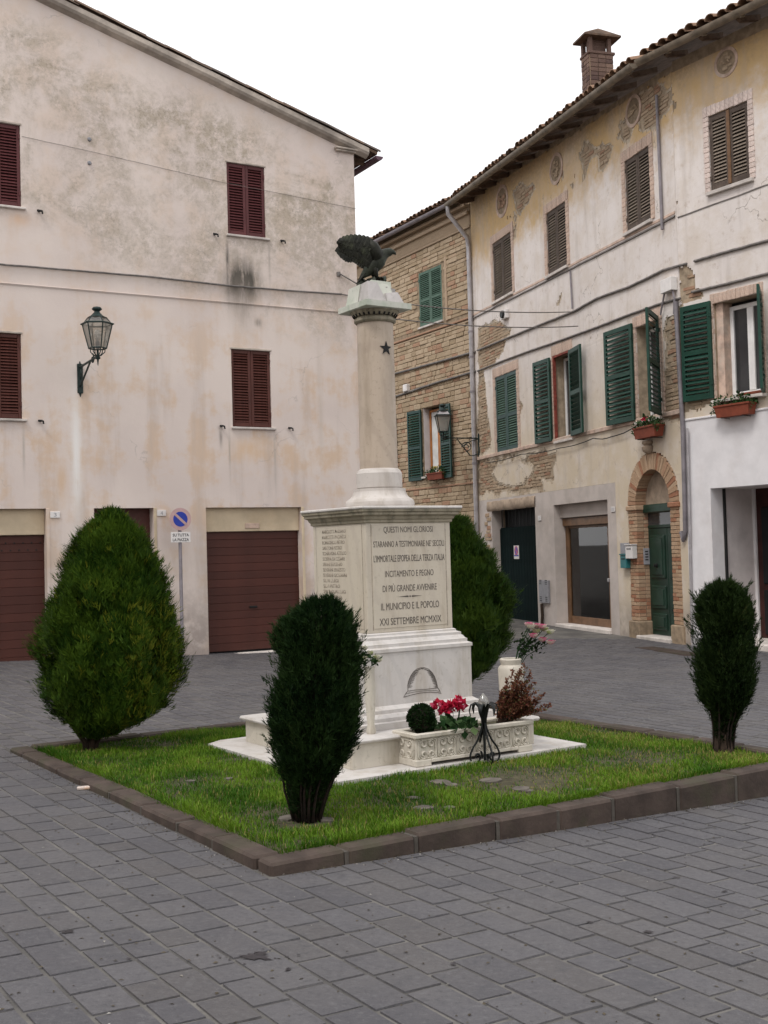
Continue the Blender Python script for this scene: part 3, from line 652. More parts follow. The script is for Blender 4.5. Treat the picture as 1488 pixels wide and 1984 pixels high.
# ------------------------------------------------------------------ houses that close the square out of frame, left and behind
def side_house(label, O, th, L, H, D_):
    t = thing('row_house', label, 'house', O, th); q = MB(); hs_ = []
    n = int(L/3.2)
    for k in range(n):
        for z in (3.6, 6.3): u = (k+.5)*L/n; hs_.append((u-.45, u+.45, z, z+1.4))
        hs_.append(((k+.5)*L/n-.6, (k+.5)*L/n+.6, -.3, 2.3))
    wall_holes(q, 0, L, -.3, H, hs_, .25); q.add([(0, 0, -.3), (0, D_, -.3), (0, D_, H), (0, 0, H)], [(0, 1, 2, 3)]); q.add([(L, 0, -.3), (L, 0, H), (L, D_, H), (L, D_, -.3)], [(0, 1, 2, 3)]); q.add([(0, D_, -.3), (L, D_, -.3), (L, D_, H), (0, D_, H)], [(0, 1, 2, 3)]); q.build('wall', MAT['row_plaster'], t)
    for h in hs_:
        q = MB(); q.box(h[0], h[1], .15, .2, h[2], h[3]); q.build('shutter' if h[2] > 0 else 'door', MAT['brownd'], t)
    q = MB(); q.add([(-.3, -.5, H), (L+.3, -.5, H), (L+.3, D_/2, H+1.8), (-.3, D_/2, H+1.8), (L+.3, D_+.5, H), (-.3, D_+.5, H)], [(0, 1, 2, 3), (3, 2, 4, 5), (0, 5, 4, 1), (0, 3, 5), (1, 4, 2)]); q.build('roof', MAT['tile'], t)
MAT['row_plaster'] = simple('ochre_row_plaster', (.50, .40, .29), .9, .15, 1.5)
_o = LH.W(-9.5, 0, 0); side_house('ochre plastered row house closing the left side of the square', Vector((_o.x-2.5, -13, 0)), R_(90), _o.y+13., 8.4, 8.)
side_house('ochre plastered row house closing the square behind the viewer', Vector((13, -12.5, -.2)), R_(180), 23., 8., 8.)
# ------------------------------------------------------------------ right-hand row: brick house, peeling house, white shop house
def inpoly(p, poly):
    x, y = p; c = False; n = len(poly); j = n-1
    for i in range(n):
        xi, yi = poly[i]; xj, yj = poly[j]
        if (yi > y) != (yj > y) and x < (xj-xi)*(y-yi)/(yj-yi)+xi: c = not c
        j = i
    return c
def pxpoly(F, pts, sc=1., ox=0., oy=0.): return [F.uv(ox+a/sc, oy+b/sc) for a, b in pts]
class Mask:
    def __init__(s, bare, keep=()): s.b = bare; s.k = keep
    def __call__(s, u, w):              # True where the plaster has fallen off
        n1 = noise.fractal(Vector((u*2.2, w*2.2, 3.1)), 1., 2., 4)*.13; n2 = noise.fractal(Vector((u*2.2, w*2.2, 9.7)), 1., 2., 4)*.13
        p = (u+n1, w+n2)
        for q in s.k:
            if inpoly(p, q): return False
        for q in s.b:
            if inpoly(p, q): return True
        return False
def inhole(u, w, holes): return any(h[0]-.001 < u < h[1]+.001 and h[2]-.001 < w < h[3]+.001 for h in holes)
def plaster(name, mat, parent, u0, u1, topf, w0, holes, mask, th=.022, du=.04):
    def lines(a, b, extra):
        n = int((b-a)/du); L = [a+(b-a)*i/n for i in range(n+1)]
        for e in extra:
            if a < e < b:
                k = min(range(len(L)), key=lambda i: abs(L[i]-e)); L[k] = e
        return sorted(set(L))
    wt = max(topf(u0), topf(u1)); us = lines(u0, u1, [h[i] for h in holes for i in (0, 1)]); ws = lines(w0, wt, [h[i] for h in holes for i in (2, 3)])
    nu, nw = len(us)-1, len(ws)-1; ok = [[False]*nw for _ in range(nu)]
    for i in range(nu):
        mu = (us[i]+us[i+1])/2; tp = topf(mu)
        for j in range(nw):
            mw = (ws[j]+ws[j+1])/2; ok[i][j] = mw < tp and not inhole(mu, mw, holes) and not mask(mu, mw)
    q = MB(); ix = {}
    def v(i, j, y):
        k = (i, j, y)
        if k not in ix:
            jit = 0
            ix[k] = len(q.v); q.v.append((us[i], y, ws[j]))
        return ix[k]
    y = -th
    for i in range(nu):
        for j in range(nw):
            if not ok[i][j]: continue
            q.f.append((v(i, j, y), v(i+1, j, y), v(i+1, j+1, y), v(i, j+1, y)))
            for di, dj, a, b in ((-1, 0, (i, j), (i, j+1)), (1, 0, (i+1, j), (i+1, j+1)), (0, -1, (i, j), (i+1, j)), (0, 1, (i, j+1), (i+1, j+1))):
                ii, jj = i+di, j+dj
                if not (0 <= ii < nu and 0 <= jj < nw and ok[ii][jj]): q.f.append((v(*a, y), v(*b, y), v(*b, .004), v(*a, .004)))
    # loosen the raster look of the broken edges
    cnt = {}
    for f in q.f:
        for a, b in zip(f, f[1:]+f[:1]): cnt[(min(a, b), max(a, b))] = cnt.get((min(a, b), max(a, b)), 0)+1
    hu = set(h[i] for h in holes for i in (0, 1)) | {us[0], us[-1]}; hw = set(h[i] for h in holes for i in (2, 3)) | {ws[0], ws[-1]}
    for k in range(len(q.v)):
        a, yy, b = q.v[k]
        if a in hu or b in hw: continue
        j = noise.noise_vector(Vector((a*9, b*9, 1)))*.022; q.v[k] = (a+j.x, yy+noise.noise(Vector((a*1.5, b*1.5, 4)))*.004*(yy < 0), b+j.z)
    return q.build(name, mat, parent, recalc=False)
def masonry(parent, F, u0, u1, w0, topf, test, mat, hc=(.06, .07), lc=(.2, .28), limit=300, out=.012, name='brick', seed=1, gap=.012, prio=None, stuff='brickwork'):
    r = random.Random(seed); L = []; w_ = w0; row = 0
    while w_ < max(topf(u0), topf(u1)):
        h = r.uniform(*hc); u = u0-r.random()*lc[1]
        while u < u1:
            l = r.uniform(*lc); cu, cw = u+l/2, w_+h/2
            if u > u0-.001 and u+l < u1+.001 and cw < topf(cu)-.02 and test(cu, cw) and test(u+.02, cw) and test(u+l-.02, cw): L.append((u, l, w_, h))
            u += l
        w_ += h
    pr = prio or (lambda b: 0)
    L.sort(key=lambda b: (pr(b), r.random()))
    shapes = []
    for k in range(6):
        q = MB(); q.cbox(-.5, .5, -.5, .5, -.5, .5, .09); rr = random.Random(seed*31+k)
        q.v = [(a+rr.uniform(-.035, .035), b+rr.uniform(-.08, .08), c+rr.uniform(-.05, .05)) for a, b, c in q.v]; shapes.append(q.mesh(name, mat))
    rest = MB()
    for i, (u, l, w_, h) in enumerate(L):
        o_ = out*r.uniform(.3, 1.25)
        if i < limit: link(name, shapes[r.randrange(6)], parent, (u+l/2, -o_/2+.01, w_+h/2), (0, r.uniform(-.02, .02), 0), (l-gap, o_+.03, h-gap))
        else: rest.cbox(u+gap/2, u+l-gap/2, -o_, .02, w_+gap/2, w_+h-gap/2, .008, r.random())
    if rest.v: tag(rest.build(stuff, mat, parent), kind='stuff')
def window(parent, a, b, c, d, y, fm='whitewin', leaves=2, fw=.05, pane='pane', name='window'):
    q = MB(); q.cbox(a, a+fw, y-.03, y+.03, c, d, .006); q.cbox(b-fw, b, y-.03, y+.03, c, d, .006); q.cbox(a+fw, b-fw, y-.028, y+.028, c, c+fw*1.3, .006); q.cbox(a+fw, b-fw, y-.028, y+.028, d-fw, d, .006)
    bk = MB(); bk.box(a-.12, b+.12, y+.07, y+.09, c-.12, d+.15)  # black board added behind the panes so no sky leaks through
    iw = (b-a-2*fw)/leaves
    for k in range(1, leaves): x = a+fw+iw*k; q.cbox(x-fw*.9, x+fw*.9, y-.034, y+.026, c+fw*1.3, d-fw, .006)
    o = q.build(name, MAT[fm], parent); bk.build('dark_backing', MAT['dark'], o)
    for k in range(leaves):
        p = MB(); p.box(a+fw+iw*k+.01, a+fw+iw*(k+1)-.01, y-.004, y+.004, c+fw, d-fw*.9); p.build('pane', MAT[pane], o)
    return o
def surround(parent, a, b, c, d, t=.11, top=.14, mat='surround', y0=-.036):
    """brick band round an opening: two jambs and a flat arch, each brick its own piece"""
    q = MB(); q.cbox(-.5, .5, -.5, .5, -.5, .5, .06); me = q.mesh('surround_brick', MAT[mat])
    r = random.Random(int(a*100)); P = []
    z = c
    while z < d-.02:
        h = min(.085, d-z)
        for x in (a-t/2, b+t/2):
            tt_ = t*r.uniform(.88, 1.1); P.append((x, z+h/2, tt_, h-.006))
        z += .085
    n = int((b-a+2*t)/.085)
    for k in range(n): P.append((a-t+(k+.5)*(b-a+2*t)/n, d+top/2, (b-a+2*t)/n-.005, top*r.uniform(.92, 1.05)))
    for x, z, w_, h in P: link('surround_brick', me, parent, (x, (y0+.004)/2+r.uniform(-.003, .003), z), None, (w_, abs(y0)+.01, h))
def turn(F, u, y, L, hinge, px, py, lo, hi):
    """opening angle that brings the free edge of a leaf to image column px"""
    best = None; sx = -1 if hinge else 1; w_ = F.uv(px, py)[1]
    for k in range(61):
        a = R_(lo+(hi-lo)*k/60); P = F.W(u+sx*L*math.cos(a), y+sx*L*math.sin(a), w_); e = abs(pix(P)[0]-px)
        if best is None or e < best[0]: best = (e, a)
    return best[1]
def arc(cx, cz, r, a0, a1, n): return [(cx+r*math.cos(a0+(a1-a0)*k/n), cz+r*math.sin(a0+(a1-a0)*k/n)) for k in range(n+1)]
# ---------------- brick house (D)
brick_house = thing('brick_house', 'honey coloured brick house with green shutters behind the column', 'house', FD.O, FD.th)
DU0 = -9.; D_TOP = FD.uv(862, 420)[1]
dU = rect(FD, (811, 528), (858, 625)); dU = (dU[0], dU[1], FD.uv(835, 630)[1], FD.uv(833, 521)[1])
dLn = (FD.uv(820.5, 850)[0], FD.uv(857, 850)[0], FD.uv(838, 922)[1], FD.uv(838, 787)[1])
hs = [dU, dLn]
q = MB(); wall_holes(q, DU0, -.01, -.4, 10.5, hs, .3); q.add([(DU0, .3, -.4), (DU0, .3, 10.5), (0, .3, 10.5), (0, .3, -.4)], [(0, 1, 2, 3)]); q.build('wall', MAT['joint'], brick_house)
def d_test(u, w): return not inhole(u, w, [(h[0]-.03, h[1]+.03, h[2]-.03, h[3]+.03) for h in hs]) and abs(w-D_STR) > .09 and w < D_FR-.05
D_STR = FD.uv(840, 640)[1]; D_FR = FD.uv(822, 480)[1]
def d_pr(b):
    x, y = pix(FD.W(b[0]+b[1]/2, 0, b[2]+b[3]/2)); return 0 if 775 < x < 925 and 440 < y < 985 else 1
masonry(brick_house, FD, DU0, -.06, -.2, lambda u: D_FR, d_test, MAT['stone_d'], (.095, .15), (.17, .42), 300, .022, 'stone', 5, .016, d_pr, 'far_stones')
for zz, out, hh in ((D_STR, .05, .05), (D_STR-.075, .03, .05), (D_FR, .05, .06), (FD.uv(822, 455)[1], .12, .09), (FD.uv(822, 447)[1]+.07, .2, .08), (FD.uv(850, 943)[1], .03, .05)):
    q = MB(); q.cbox(DU0, -.02, -out, .02, zz-hh/2, zz+hh/2, .01); q.build('cornice' if zz > D_FR-.1 else 'string_course', MAT['brick'], brick_house)
q = MB(); q.box(DU0, -.02, -.03, .02, D_FR+.04, 10.55); q.build('frieze', MAT['brick'], brick_house)
g0 = FD.uv(728, 467, -.4); g1 = FD.uv(862, 403, -.4)
zg = (g0[1]+g1[1])/2
def half_gutter(path, r, mat, parent, name='gutter'):
    q = MB(); V = []; n = 9
    for p in path:
        for k in range(n): t = math.pi+math.pi*k/(n-1); V.append((p[0], p[1]+r*math.cos(t), p[2]+r*math.sin(t)))
        for k in range(n): t = 2*math.pi-math.pi*k/(n-1); V.append((p[0], p[1]+(r-.008)*math.cos(t), p[2]+(r-.008)*math.sin(t)))
    m_ = 2*n; F = []
    for i in range(len(path)-1): F += [(i*m_+k, i*m_+(k+1) % m_, (i+1)*m_+(k+1) % m_, (i+1)*m_+k) for k in range(m_)]
    F += [tuple(range(n)), tuple(range((len(path)-1)*m_, (len(path)-1)*m_+n))]; q.add(V, F); return q.build(name, mat, parent, 40)
half_gutter([(DU0, -.42, zg+.03), (g1[0]+.35, -.42, zg+.03)], .075, MAT['pipegrey'], brick_house)
q = MB(); a_ = math.tan(R_(17))
q.add([(DU0, -.42, zg+.08), (-.05, -.42, zg+.08), (-.05, 5, zg+.08+5.42*a_), (DU0, 5, zg+.08+5.42*a_), (DU0, -.42, zg+.02), (-.05, -.42, zg+.02), (-.05, 5, zg+.02+5.42*a_), (DU0, 5, zg+.02+5.42*a_)], [(0, 1, 2, 3), (7, 6, 5, 4), (0, 4, 5, 1), (1, 5, 6, 2), (3, 2, 6, 7), (0, 3, 7, 4)])
roofD = q.build('roof', MAT['eave'], brick_house)
tb = coppo(.46, .10, .082).mesh('tile', MAT['tile'], 50)
def eave_tiles(roof, u0, u1, zf, y0, pitch, rows, seed):
    r = random.Random(seed); n = int((u1-u0)/pitch)
    for row in range(rows):
        for k in range(n):
            u = u0+(k+.5)*pitch+r.uniform(-.015, .015)
            link('tile', tb, roof, (u, y0+row*.36+r.uniform(-.03, .03), zf(u)+row*.36*math.tan(R_(17))+r.uniform(-.008, .015)), (0, -R_(15)+r.uniform(-.03, .03), math.pi/2+r.uniform(-.05, .05)))
eave_tiles(roofD, -6.5, -.1, lambda u: zg+.10, -.47, .21, 2, 3)
# closed upper shutters
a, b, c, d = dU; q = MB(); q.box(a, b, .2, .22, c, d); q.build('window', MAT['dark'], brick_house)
for hg, x in ((0, a+.003), (1, b-.003)): shutter(brick_house, x, c+.05, (b-a)/2-.006, d-c-.055, 'teal', .052, .02, 0, hg, (.47,), .06, .075)
sill(brick_house, a-.04, b+.04, c+.03, .05, .06, 'sill')
q = MB(); x = FD.uv(866, 560)[0]; q.cbox(x-.07, x+.03, -.035, .02, FD.uv(866, 622)[1], FD.uv(864, 497)[1], .008); q.build('brick_pilaster', MAT['brick'], brick_house)
# lower window with open shutters
a, b, c, d = dLn; q = MB(); q.box(a-.002, a+.02, .021, .29, c, d); q.build('reveal', MAT['reveal'], brick_house)
wq = window(brick_house, a+.02, b, c+.02, d-.05, .22, 'orange_wood', 2, .07, 'curtain')
lw_ = FD.uv(818, 860)[0]-FD.uv(794, 860)[0]
sh = shutter(brick_house, a-.03, FD.uv(808, 932)[1], lw_, FD.uv(804, 797)[1]-FD.uv(808, 932)[1], 'greend', .07, -.05, .05, 1, (.47,), .06, .08, slatk='green'); sh['label'] = 'dark green shutter folded back left of the window'
shutter(brick_house, b+.02, FD.uv(872, 926)[1], lw_*.92, FD.uv(868, 784)[1]-FD.uv(872, 926)[1], 'greend', .07, -.06, -.12, 0, (.47,), .06, .08, slatk='green')
sill(brick_house, a-.02, b+.04, c+.0, .05, .1)
u = FD.uv(768, 860)[0]; shutter(brick_house, u+.09, FD.uv(768, 908)[1], lw_, FD.uv(768, 803)[1]-FD.uv(768, 908)[1], 'greend', .07, -.05, 0, 1, (.47,), .06, .08)
u, wv = FD.uv(791, 752); q = MB(); q.cbox(u-.11, u+.11, -.12, .0, wv-.1, wv+.1, .015); o = q.build('wall_box', MAT['enamel'], brick_house)
# ---------------- peeling plaster house (B)
peeling = thing('peeling_plaster_house', 'long house with peeling cream plaster, dark green shutters and arched brick doorway', 'house', FB.O, FB.th)
BU1 = (FC.O-FB.O).dot(FB.e)
t0 = FB.uv(921, 383); t1 = FB.uv(1286, 150)
def b_top(u): return t0[1]+(t1[1]-t0[1])*(u-t0[0])/(t1[0]-t0[0])
bW = [rect(FB, (955.8, 470), (995.3, 569.8)), rect(FB, (1060, 414), (1101.8, 518.8)), rect(FB, (1212, 311), (1264.7, 428))]
bW = [(a, b, FB.uv((pa+pb)/2, yb)[1], FB.uv((pa+pb)/2, yt)[1]) for (a, b, c, d), pa, pb, yb, yt in zip(bW, (957, 1062, 1215), (993, 1099, 1261), (578, 527, 441), (460, 401, 296))]
def br(x0, x1, yt, yb): xm = (x0+x1)/2; return (FB.uv(x0, (yt+yb)/2)[0], FB.uv(x1, (yt+yb)/2)[0], FB.uv(xm, yb)[1], FB.uv(xm, yt)[1])
bL = [br(963, 1004.5, 723, 874), br(1075.5, 1111, 683, 852), br(1236, 1283, 625, 813)]
gate = (FB.uv(957, 1080)[0], FB.uv(1041.5, 1080)[0], -.4, FB.uv(1000, 984)[1])
shop = (FB.uv(1078, 1090)[0], FB.uv(1183, 1090)[0], -.4, FB.uv(1128, 973)[1])
aL, aR = FB.uv(1239, 1098)[0], FB.uv(1305, 1098)[0]; ACX = (aL+aR)/2; ARI = (aR-aL)/2; AZ = FB.uv(1266, 909)[1]-ARI; ARO = FB.uv(1263.5, 876)[1]-AZ
archbox = (ACX-ARO, ACX+ARO, -.4, AZ+ARO)
holesB = bW+bL+[gate, shop, archbox]
big = lambda H: [(h[0]-.004, h[1]+.004, h[2]-(.004 if h[2] > -.3 else 0), h[3]+.004) for h in H]
q = MB(); wall_holes(q, 0, BU1, -.4, 9.72, big(holesB), .34)
q.add([(0, 0, 9.72), (BU1, 0, 9.72), (BU1, 0, b_top(BU1)+.12), (0, 0, b_top(0)+.12)], [(0, 1, 2, 3)]); q.add([(0, 0, -.4), (0, 0, 10.5), (0, 6, 10.5), (0, 6, -.4)], [(0, 1, 2, 3)])
q.build('wall', MAT['joint_b'], peeling)
I_ = lambda pts: pxpoly(FB, pts, 5.723, 920, 640); G_ = lambda pts: pxpoly(FB, pts, 3.916, 920, 280); H_ = lambda pts: pxpoly(FB, pts, 4.133, 1180, 0); J_ = lambda pts: pxpoly(FB, pts, 4.5366, 1160, 480)
bareB = [I_([(40, -60), (270, -100), (400, -40), (370, 90), (330, 200), (290, 330), (120, 450), (140, 700), (170, 950), (200, 1330), (40, 1430)]),
         I_([(40, 1440), (500, 1390), (915, 1330), (915, 1420), (880, 1700), (760, 1660), (800, 1800), (40, 1840)]),
         G_([(280, 370), (330, 310), (440, 280), (470, 330), (420, 430), (350, 520), (315, 520)]),
         G_([(800, 60), (840, 0), (1060, -10), (1030, 80), (950, 230), (925, 150), (900, 110), (840, 290), (825, 210)]),
         H_([(60, 1100), (160, 900), (200, 780), (400, 660), (560, 700), (400, 1040), (300, 1080), (220, 1010), (150, 1130)]),
         J_([(600, 560), (730, 520), (770, 1500), (560, 1520), (600, 900)]),
         G_([(655, 1120), (665, 1140), (640, 1215), (625, 1215), (640, 1150)]), I_([(1290, 60), (1310, 60), (1300, 100)])]
keepB = [I_([(195, 1580), (300, 1480), (480, 1440), (560, 1440), (650, 1520), (640, 1580), (580, 1600), (550, 1680), (480, 1710), (300, 1715), (250, 1660)]), I_([(140, 480), (190, 500), (200, 980), (160, 950), (120, 720)])]
gs_top = FB.uv(1000, 961)[1]                              # top of the plain ground-floor surrounds
_mB = Mask(bareB, keepB)
def maskB(u, w):
    if _mB(u, w): return True
    if w < gs_top or (keepB and inpoly((u, w), keepB[0])): return False
    k = noise.fractal(Vector((u*.9, w*.9, 21.)), 1., 2., 5); k2 = noise.fractal(Vector((u*3., w*3., 41.)), 1., 2., 4)
    return k+.35*k2 > (.86 if w < 8.7 else .62)
def archhole(u, w): return (w < AZ and abs(u-ACX) < ARO) or math.hypot(u-ACX, w-AZ) < ARO
gs = (0.02, FB.uv(1199, 1090)[0], -.4, gs_top)
def deep(mk, u, w, e=.05): return mk(u, w) and all(mk(u+a_, w+b_) for a_, b_ in ((e, 0), (-e, 0), (0, e), (0, -e)))
_uc = plaster('undercoat', MAT['undercoat'], peeling, 0, BU1, lambda u: b_top(u)-.02, gs_top, bW+bL+[gs], lambda u, w: deep(maskB, u, w) or archhole(u, w) or not (maskB(u, w) or maskB(u+.1, w) or maskB(u-.1, w) or maskB(u, w+.1) or maskB(u, w-.1)), .013, .045); tag(_uc, kind='stuff')
plaster('plaster', MAT['pl_right'], peeling, 0, BU1, lambda u: b_top(u), -.38, bW+bL+[gs], lambda u, w: maskB(u, w) or archhole(u, w))
gap_ = lambda u, w: inhole(u, w, [(h[0]-.02, h[1]+.02, h[2]-.02, h[3]+.02) for h in holesB+[gs]])
masonry(peeling, FB, .02, BU1, 3., b_top, lambda u, w: deep(maskB, u, w) and not gap_(u, w), MAT['brick'], (.06, .085), (.16, .30), 300, .013, 'brick', 9, .014)
# upper windows: weathered closed shutters in pinkish brick surrounds
for k, (a, b, c, d) in enumerate(bW):
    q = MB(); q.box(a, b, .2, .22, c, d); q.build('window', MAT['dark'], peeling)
    for hg, x in ((0, a+.004), (1, b-.004)): shutter(peeling, x, c+.03, (b-a)/2-.008, d-c-.035, 'brownd', .058, .01, 0, hg, (), .06, .09, slatk='brownw')
    surround(peeling, a, b, c, d, .13, .2); sill(peeling, a-.06, b+.06, c+.01, .06, .09)
# round blocked vents
def oculus(parent, F, x, y, r):
    u, wv = F.uv(x, y); q = MB(); n = 20; V = []; 
    for yy, rr in ((-.034, r*1.28), (-.034, r), (.004, r*1.28), (-.008, r)): V += [(rr*math.cos(2*math.pi*k/n), yy, rr*math.sin(2*math.pi*k/n)) for k in range(n)]
    q.add(V, [(k, (k+1) % n, n+(k+1) % n, n+k) for k in range(n)]+[(k, 2*n+k, 2*n+(k+1) % n, (k+1) % n) for k in range(n)]+[(n+k, n+(k+1) % n, 3*n+(k+1) % n, 3*n+k) for k in range(n)])
    o = q.build('round_vent', MAT['surround'], parent, 40, loc=(u, 0, wv))
    q = MB(); q.lathe([(r*1.02, 0), (r*1.02, .004)], 20); q.build('vent_back', MAT['joint'], o, rot=(R_(90), 0, 0), loc=(0, -.0225, 0))
    q = MB(); rr = random.Random(int(x))
    for k in range(11):
        a = rr.uniform(0, 6.3); d = rr.uniform(.0, .62)*r; s_ = rr.uniform(.2, .32)*r; q.cbox(d*math.cos(a)-s_, d*math.cos(a)+s_, -.05, -.028, d*math.sin(a)-s_*.6, d*math.sin(a)+s_*.6, .012)
    q.build('infill_bricks', MAT['brick'], o)
for x, y, r in ((974.4, 390, .30), (1079.6, 327, .26), (1229.6, 215, .23)): oculus(peeling, FB, x, y, r)
# string courses
def course(parent, F, p, q_, u0, u1, hh, out, mat, name='string_course'):
    a, b = F.uv(*p), F.uv(*q_); f = lambda u: a[1]+(b[1]-a[1])*(u-a[0])/(b[0]-a[0])
    q = MB(); N = 24
    for k in range(N):
        x0, x1 = u0+(u1-u0)*k/N, u0+(u1-u0)*(k+1)/N; z0, z1 = f(x0)+.012*noise.noise(Vector((x0*2, 1, 1))), f(x1)+.012*noise.noise(Vector((x1*2, 1, 1)))
        q.add([(x0, -.0, z0+hh), (x1, -.0, z1+hh), (x1, -out, z1+hh*.7), (x0, -out, z0+hh*.7), (x1, -out, z1), (x0, -out, z0), (x1, 0, z1-.01), (x0, 0, z0-.01)], [(0, 3, 2, 1), (3, 5, 4, 2), (5, 7, 6, 4)])
    return q.build(name, mat, parent)
course(peeling, FB, (930, 612), (1288, 432), 0, BU1-.03, .035, .05, MAT['cable'])  # shade under the course, put in as a dark strip
course(peeling, FB, (930, 606), (1288, 425), 0, BU1-.03, .06, .034, MAT['surround'])
course(peeling, FB, (935, 890), (1212, 826), 0, BU1-.02, .09, .06, MAT['surround'], 'sill_course')
# lower windows
a, b, c, d = bL[0]; q = MB(); q.box(a, b, .2, .22, c, d); q.build('window', MAT['dark'], peeling)
for hg, x in ((0, a+.004), (1, b-.004)): shutter(peeling, x, c+.01, (b-a)/2-.006, d-c-.015, 'greend', .055, .0, 0, hg, (.46,), .075, .09, slatk='teal')
surround(peeling, a, b, c, d, .14, .22)
a, b, c, d = bL[1]; window(peeling, a+.02, b-.02, c+.02, d-.05, .24, 'whitewin', 2, .06, 'pane'); surround(peeling, a, b, c, d, .07, .22)
q = MB(); q.box(a-.001, a+.04, -.04, .02, c, d); q.box(a+.042, b, -.04, .02, d-.04, d+.0); q.build('painted_frame', simple('old_red_paint', (.22, .05, .035), .8, .4, 12), peeling)
hh = FB.uv(1052, 700)[1]-FB.uv(1055, 859)[1]; lw_ = FB.uv(1067, 780)[0]-FB.uv(1039, 780)[0]
shutter(peeling, a-.08, FB.uv(1055, 859)[1], lw_, hh, 'green', .088, -.07, .06, 1, (.5,), .08, .09)
shutter(peeling, b-.0, FB.uv(1123, 843)[1], lw_, FB.uv(1116, 676)[1]-FB.uv(1123, 843)[1], 'green', .088, -.07, turn(FB, b, -.07, lw_, 1, 1127, 760, 100, 180), 1, (.49,), .08, .09)
sill(peeling, a-.02, b+.02, c, .05, .07)
a, b, c, d = bL[2]; window(peeling, a+.02, b-.02, c+.02, d-.05, .24, 'whitewin', 2, .06, 'pane'); surround(peeling, a, b, c, d, .09, .2)
hh = FB.uv(1200, 638.5)[1]-FB.uv(1207, 821.5)[1]; lw_ = FB.uv(1227, 730)[0]-FB.uv(1180, 730)[0]
shutter(peeling, a-.05, FB.uv(1207, 821.5)[1], lw_, hh, 'green', .084, -.07, .08, 1, (.5,), .08, .09)
o = shutter(peeling, b+.02, FB.uv(1280, 807)[1], lw_*.95, hh*.98, 'green', .084, -.07, turn(FB, b+.02, -.07, lw_*.95, 1, 1254.5, 710, 60, 150), 1, (.5,), .08, .09); o['label'] = 'green shutter standing out from the wall'
sill(peeling, a-.02, b+.04, c, .05, .1)
# ground floor: plain surrounds, gate, glazed shop door
q = MB(); wall_holes(q, gs[0], gs[1], -.38, gs_top-.003, [gate, shop], .30, -.026); q.add([(gs[0], -.026, gs_top-.003), (gs[1], -.026, gs_top-.003), (gs[1], 0, gs_top-.003), (gs[0], 0, gs_top-.003)], [(0, 1, 2, 3)]); q.add([(gs[1], -.026, -.38), (gs[1], 0, -.38), (gs[1], 0, gs_top), (gs[1], -.026, gs_top)], [(0, 1, 2, 3)]); q.build('ground_floor_surround', MAT['concrete'], peeling)
a, b, c, d = gate
q = MB(); N = 20
for k in range(N):
    x0, x1 = a-.25+(b-a+.3)*k/N, a-.25+(b-a+.3)*(k+1)/N; n0, n1 = .03*noise.noise(Vector((x0*4, 2, 2))), .03*noise.noise(Vector((x1*4, 2, 2)))
    q.add([(x0, -.028, d-.02+n0), (x1, -.028, d-.02+n1), (x1, -.06, d+.03), (x0, -.06, d+.03), (x1, -.05, d+.2+n1), (x0, -.05, d+.2+n0), (x1, -.026, d+.22+n1), (x0, -.026, d+.22+n0)], [(0, 1, 2, 3), (3, 2, 4, 5), (5, 4, 6, 7)])
q.build('rough_lintel', MAT['rough_lintel'], peeling, smooth=50)
zt = FB.uv(1000, 1020)[1]
q = MB(); q.box(a+.0, b-.0, .2, .22, -.4, zt); o = q.build('gate', MAT['gategreen'], peeling)
q = MB(); q.cbox(0, .16, -.02, .012, 0, zt+.35, .006); me = q.mesh('plank', MAT['gategreen']); n = int((b-a)/.165)
for k in range(n): link('plank', me, o, (a+.01+k*(b-a-.02)/n, .19, -.38), None, ((b-a-.02)/n/.165, 1, 1))
q = MB(); q.cbox(0, .018, -.01, .008, zt+.01, d-.01, .003); me = q.mesh('bar', MAT['iron'])
for k in range(12): link('bar', me, o, (a+.1+k*(b-a-.2)/11, .2, 0))
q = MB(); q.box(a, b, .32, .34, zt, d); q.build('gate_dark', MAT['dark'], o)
masonry(peeling, FB, .35, a, -.2, lambda u: d, lambda u, w: True, MAT['brick'], (.07, .11), (.18, .3), 60, .012, 'jamb_stone', 4, .014, None, 'jamb_stones')
for ch in peeling.children:
    if ch.name.startswith('jamb_stone'): ch.location.y -= .028
a, b, c, d = shop; gy = .26
q = MB(); q.cbox(a, b, .12, .3, FB.uv(1130, 1000)[1], d, .01); q.build('shop_lintel', MAT['concrete'], peeling)
q = MB(); q.cbox(a+.02, b, .16, .3, FB.uv(1130, 1017)[1], FB.uv(1130, 1001)[1], .01); q.build('roller_box', MAT['wood'], peeling)
fz = FB.uv(1130, 1017)[1]; fb = .04
q = MB(); q.cbox(a, b, -.08, .3, -.38, fb-.0, .012); q.build('threshold', MAT['sill'], peeling)
xm = a+(b-a)*.80; q = MB()
for x0, x1 in ((a, a+.16), (xm-.05, xm+.05), (b-.06, b)): q.cbox(x0, x1, gy-.03, gy+.03, fb, fz, .006)
q.cbox(a+.16, xm-.05, gy-.028, gy+.028, fb, fb+.16, .006); q.cbox(xm+.05, b-.06, gy-.028, gy+.028, fb, fb+.16, .006); q.cbox(a+.16, xm-.05, gy-.028, gy+.028, fz-.05, fz, .006); q.cbox(xm+.05, b-.06, gy-.028, gy+.028, .9, 1.05, .006)
o = q.build('shop_window', MAT['wood'], peeling)
for x0, x1 in ((a+.15, xm-.04), (xm+.04, b-.05)): p = MB(); p.box(x0, x1, gy-.003, gy+.003, fb+.1, fz-.03); p.build('pane', MAT['glass'], o)
q = MB(); q.cbox(xm-.03, xm+.03, gy-.08, gy-.03, .95, 1.02, .008); q.build('handle', MAT['zinc'], o)
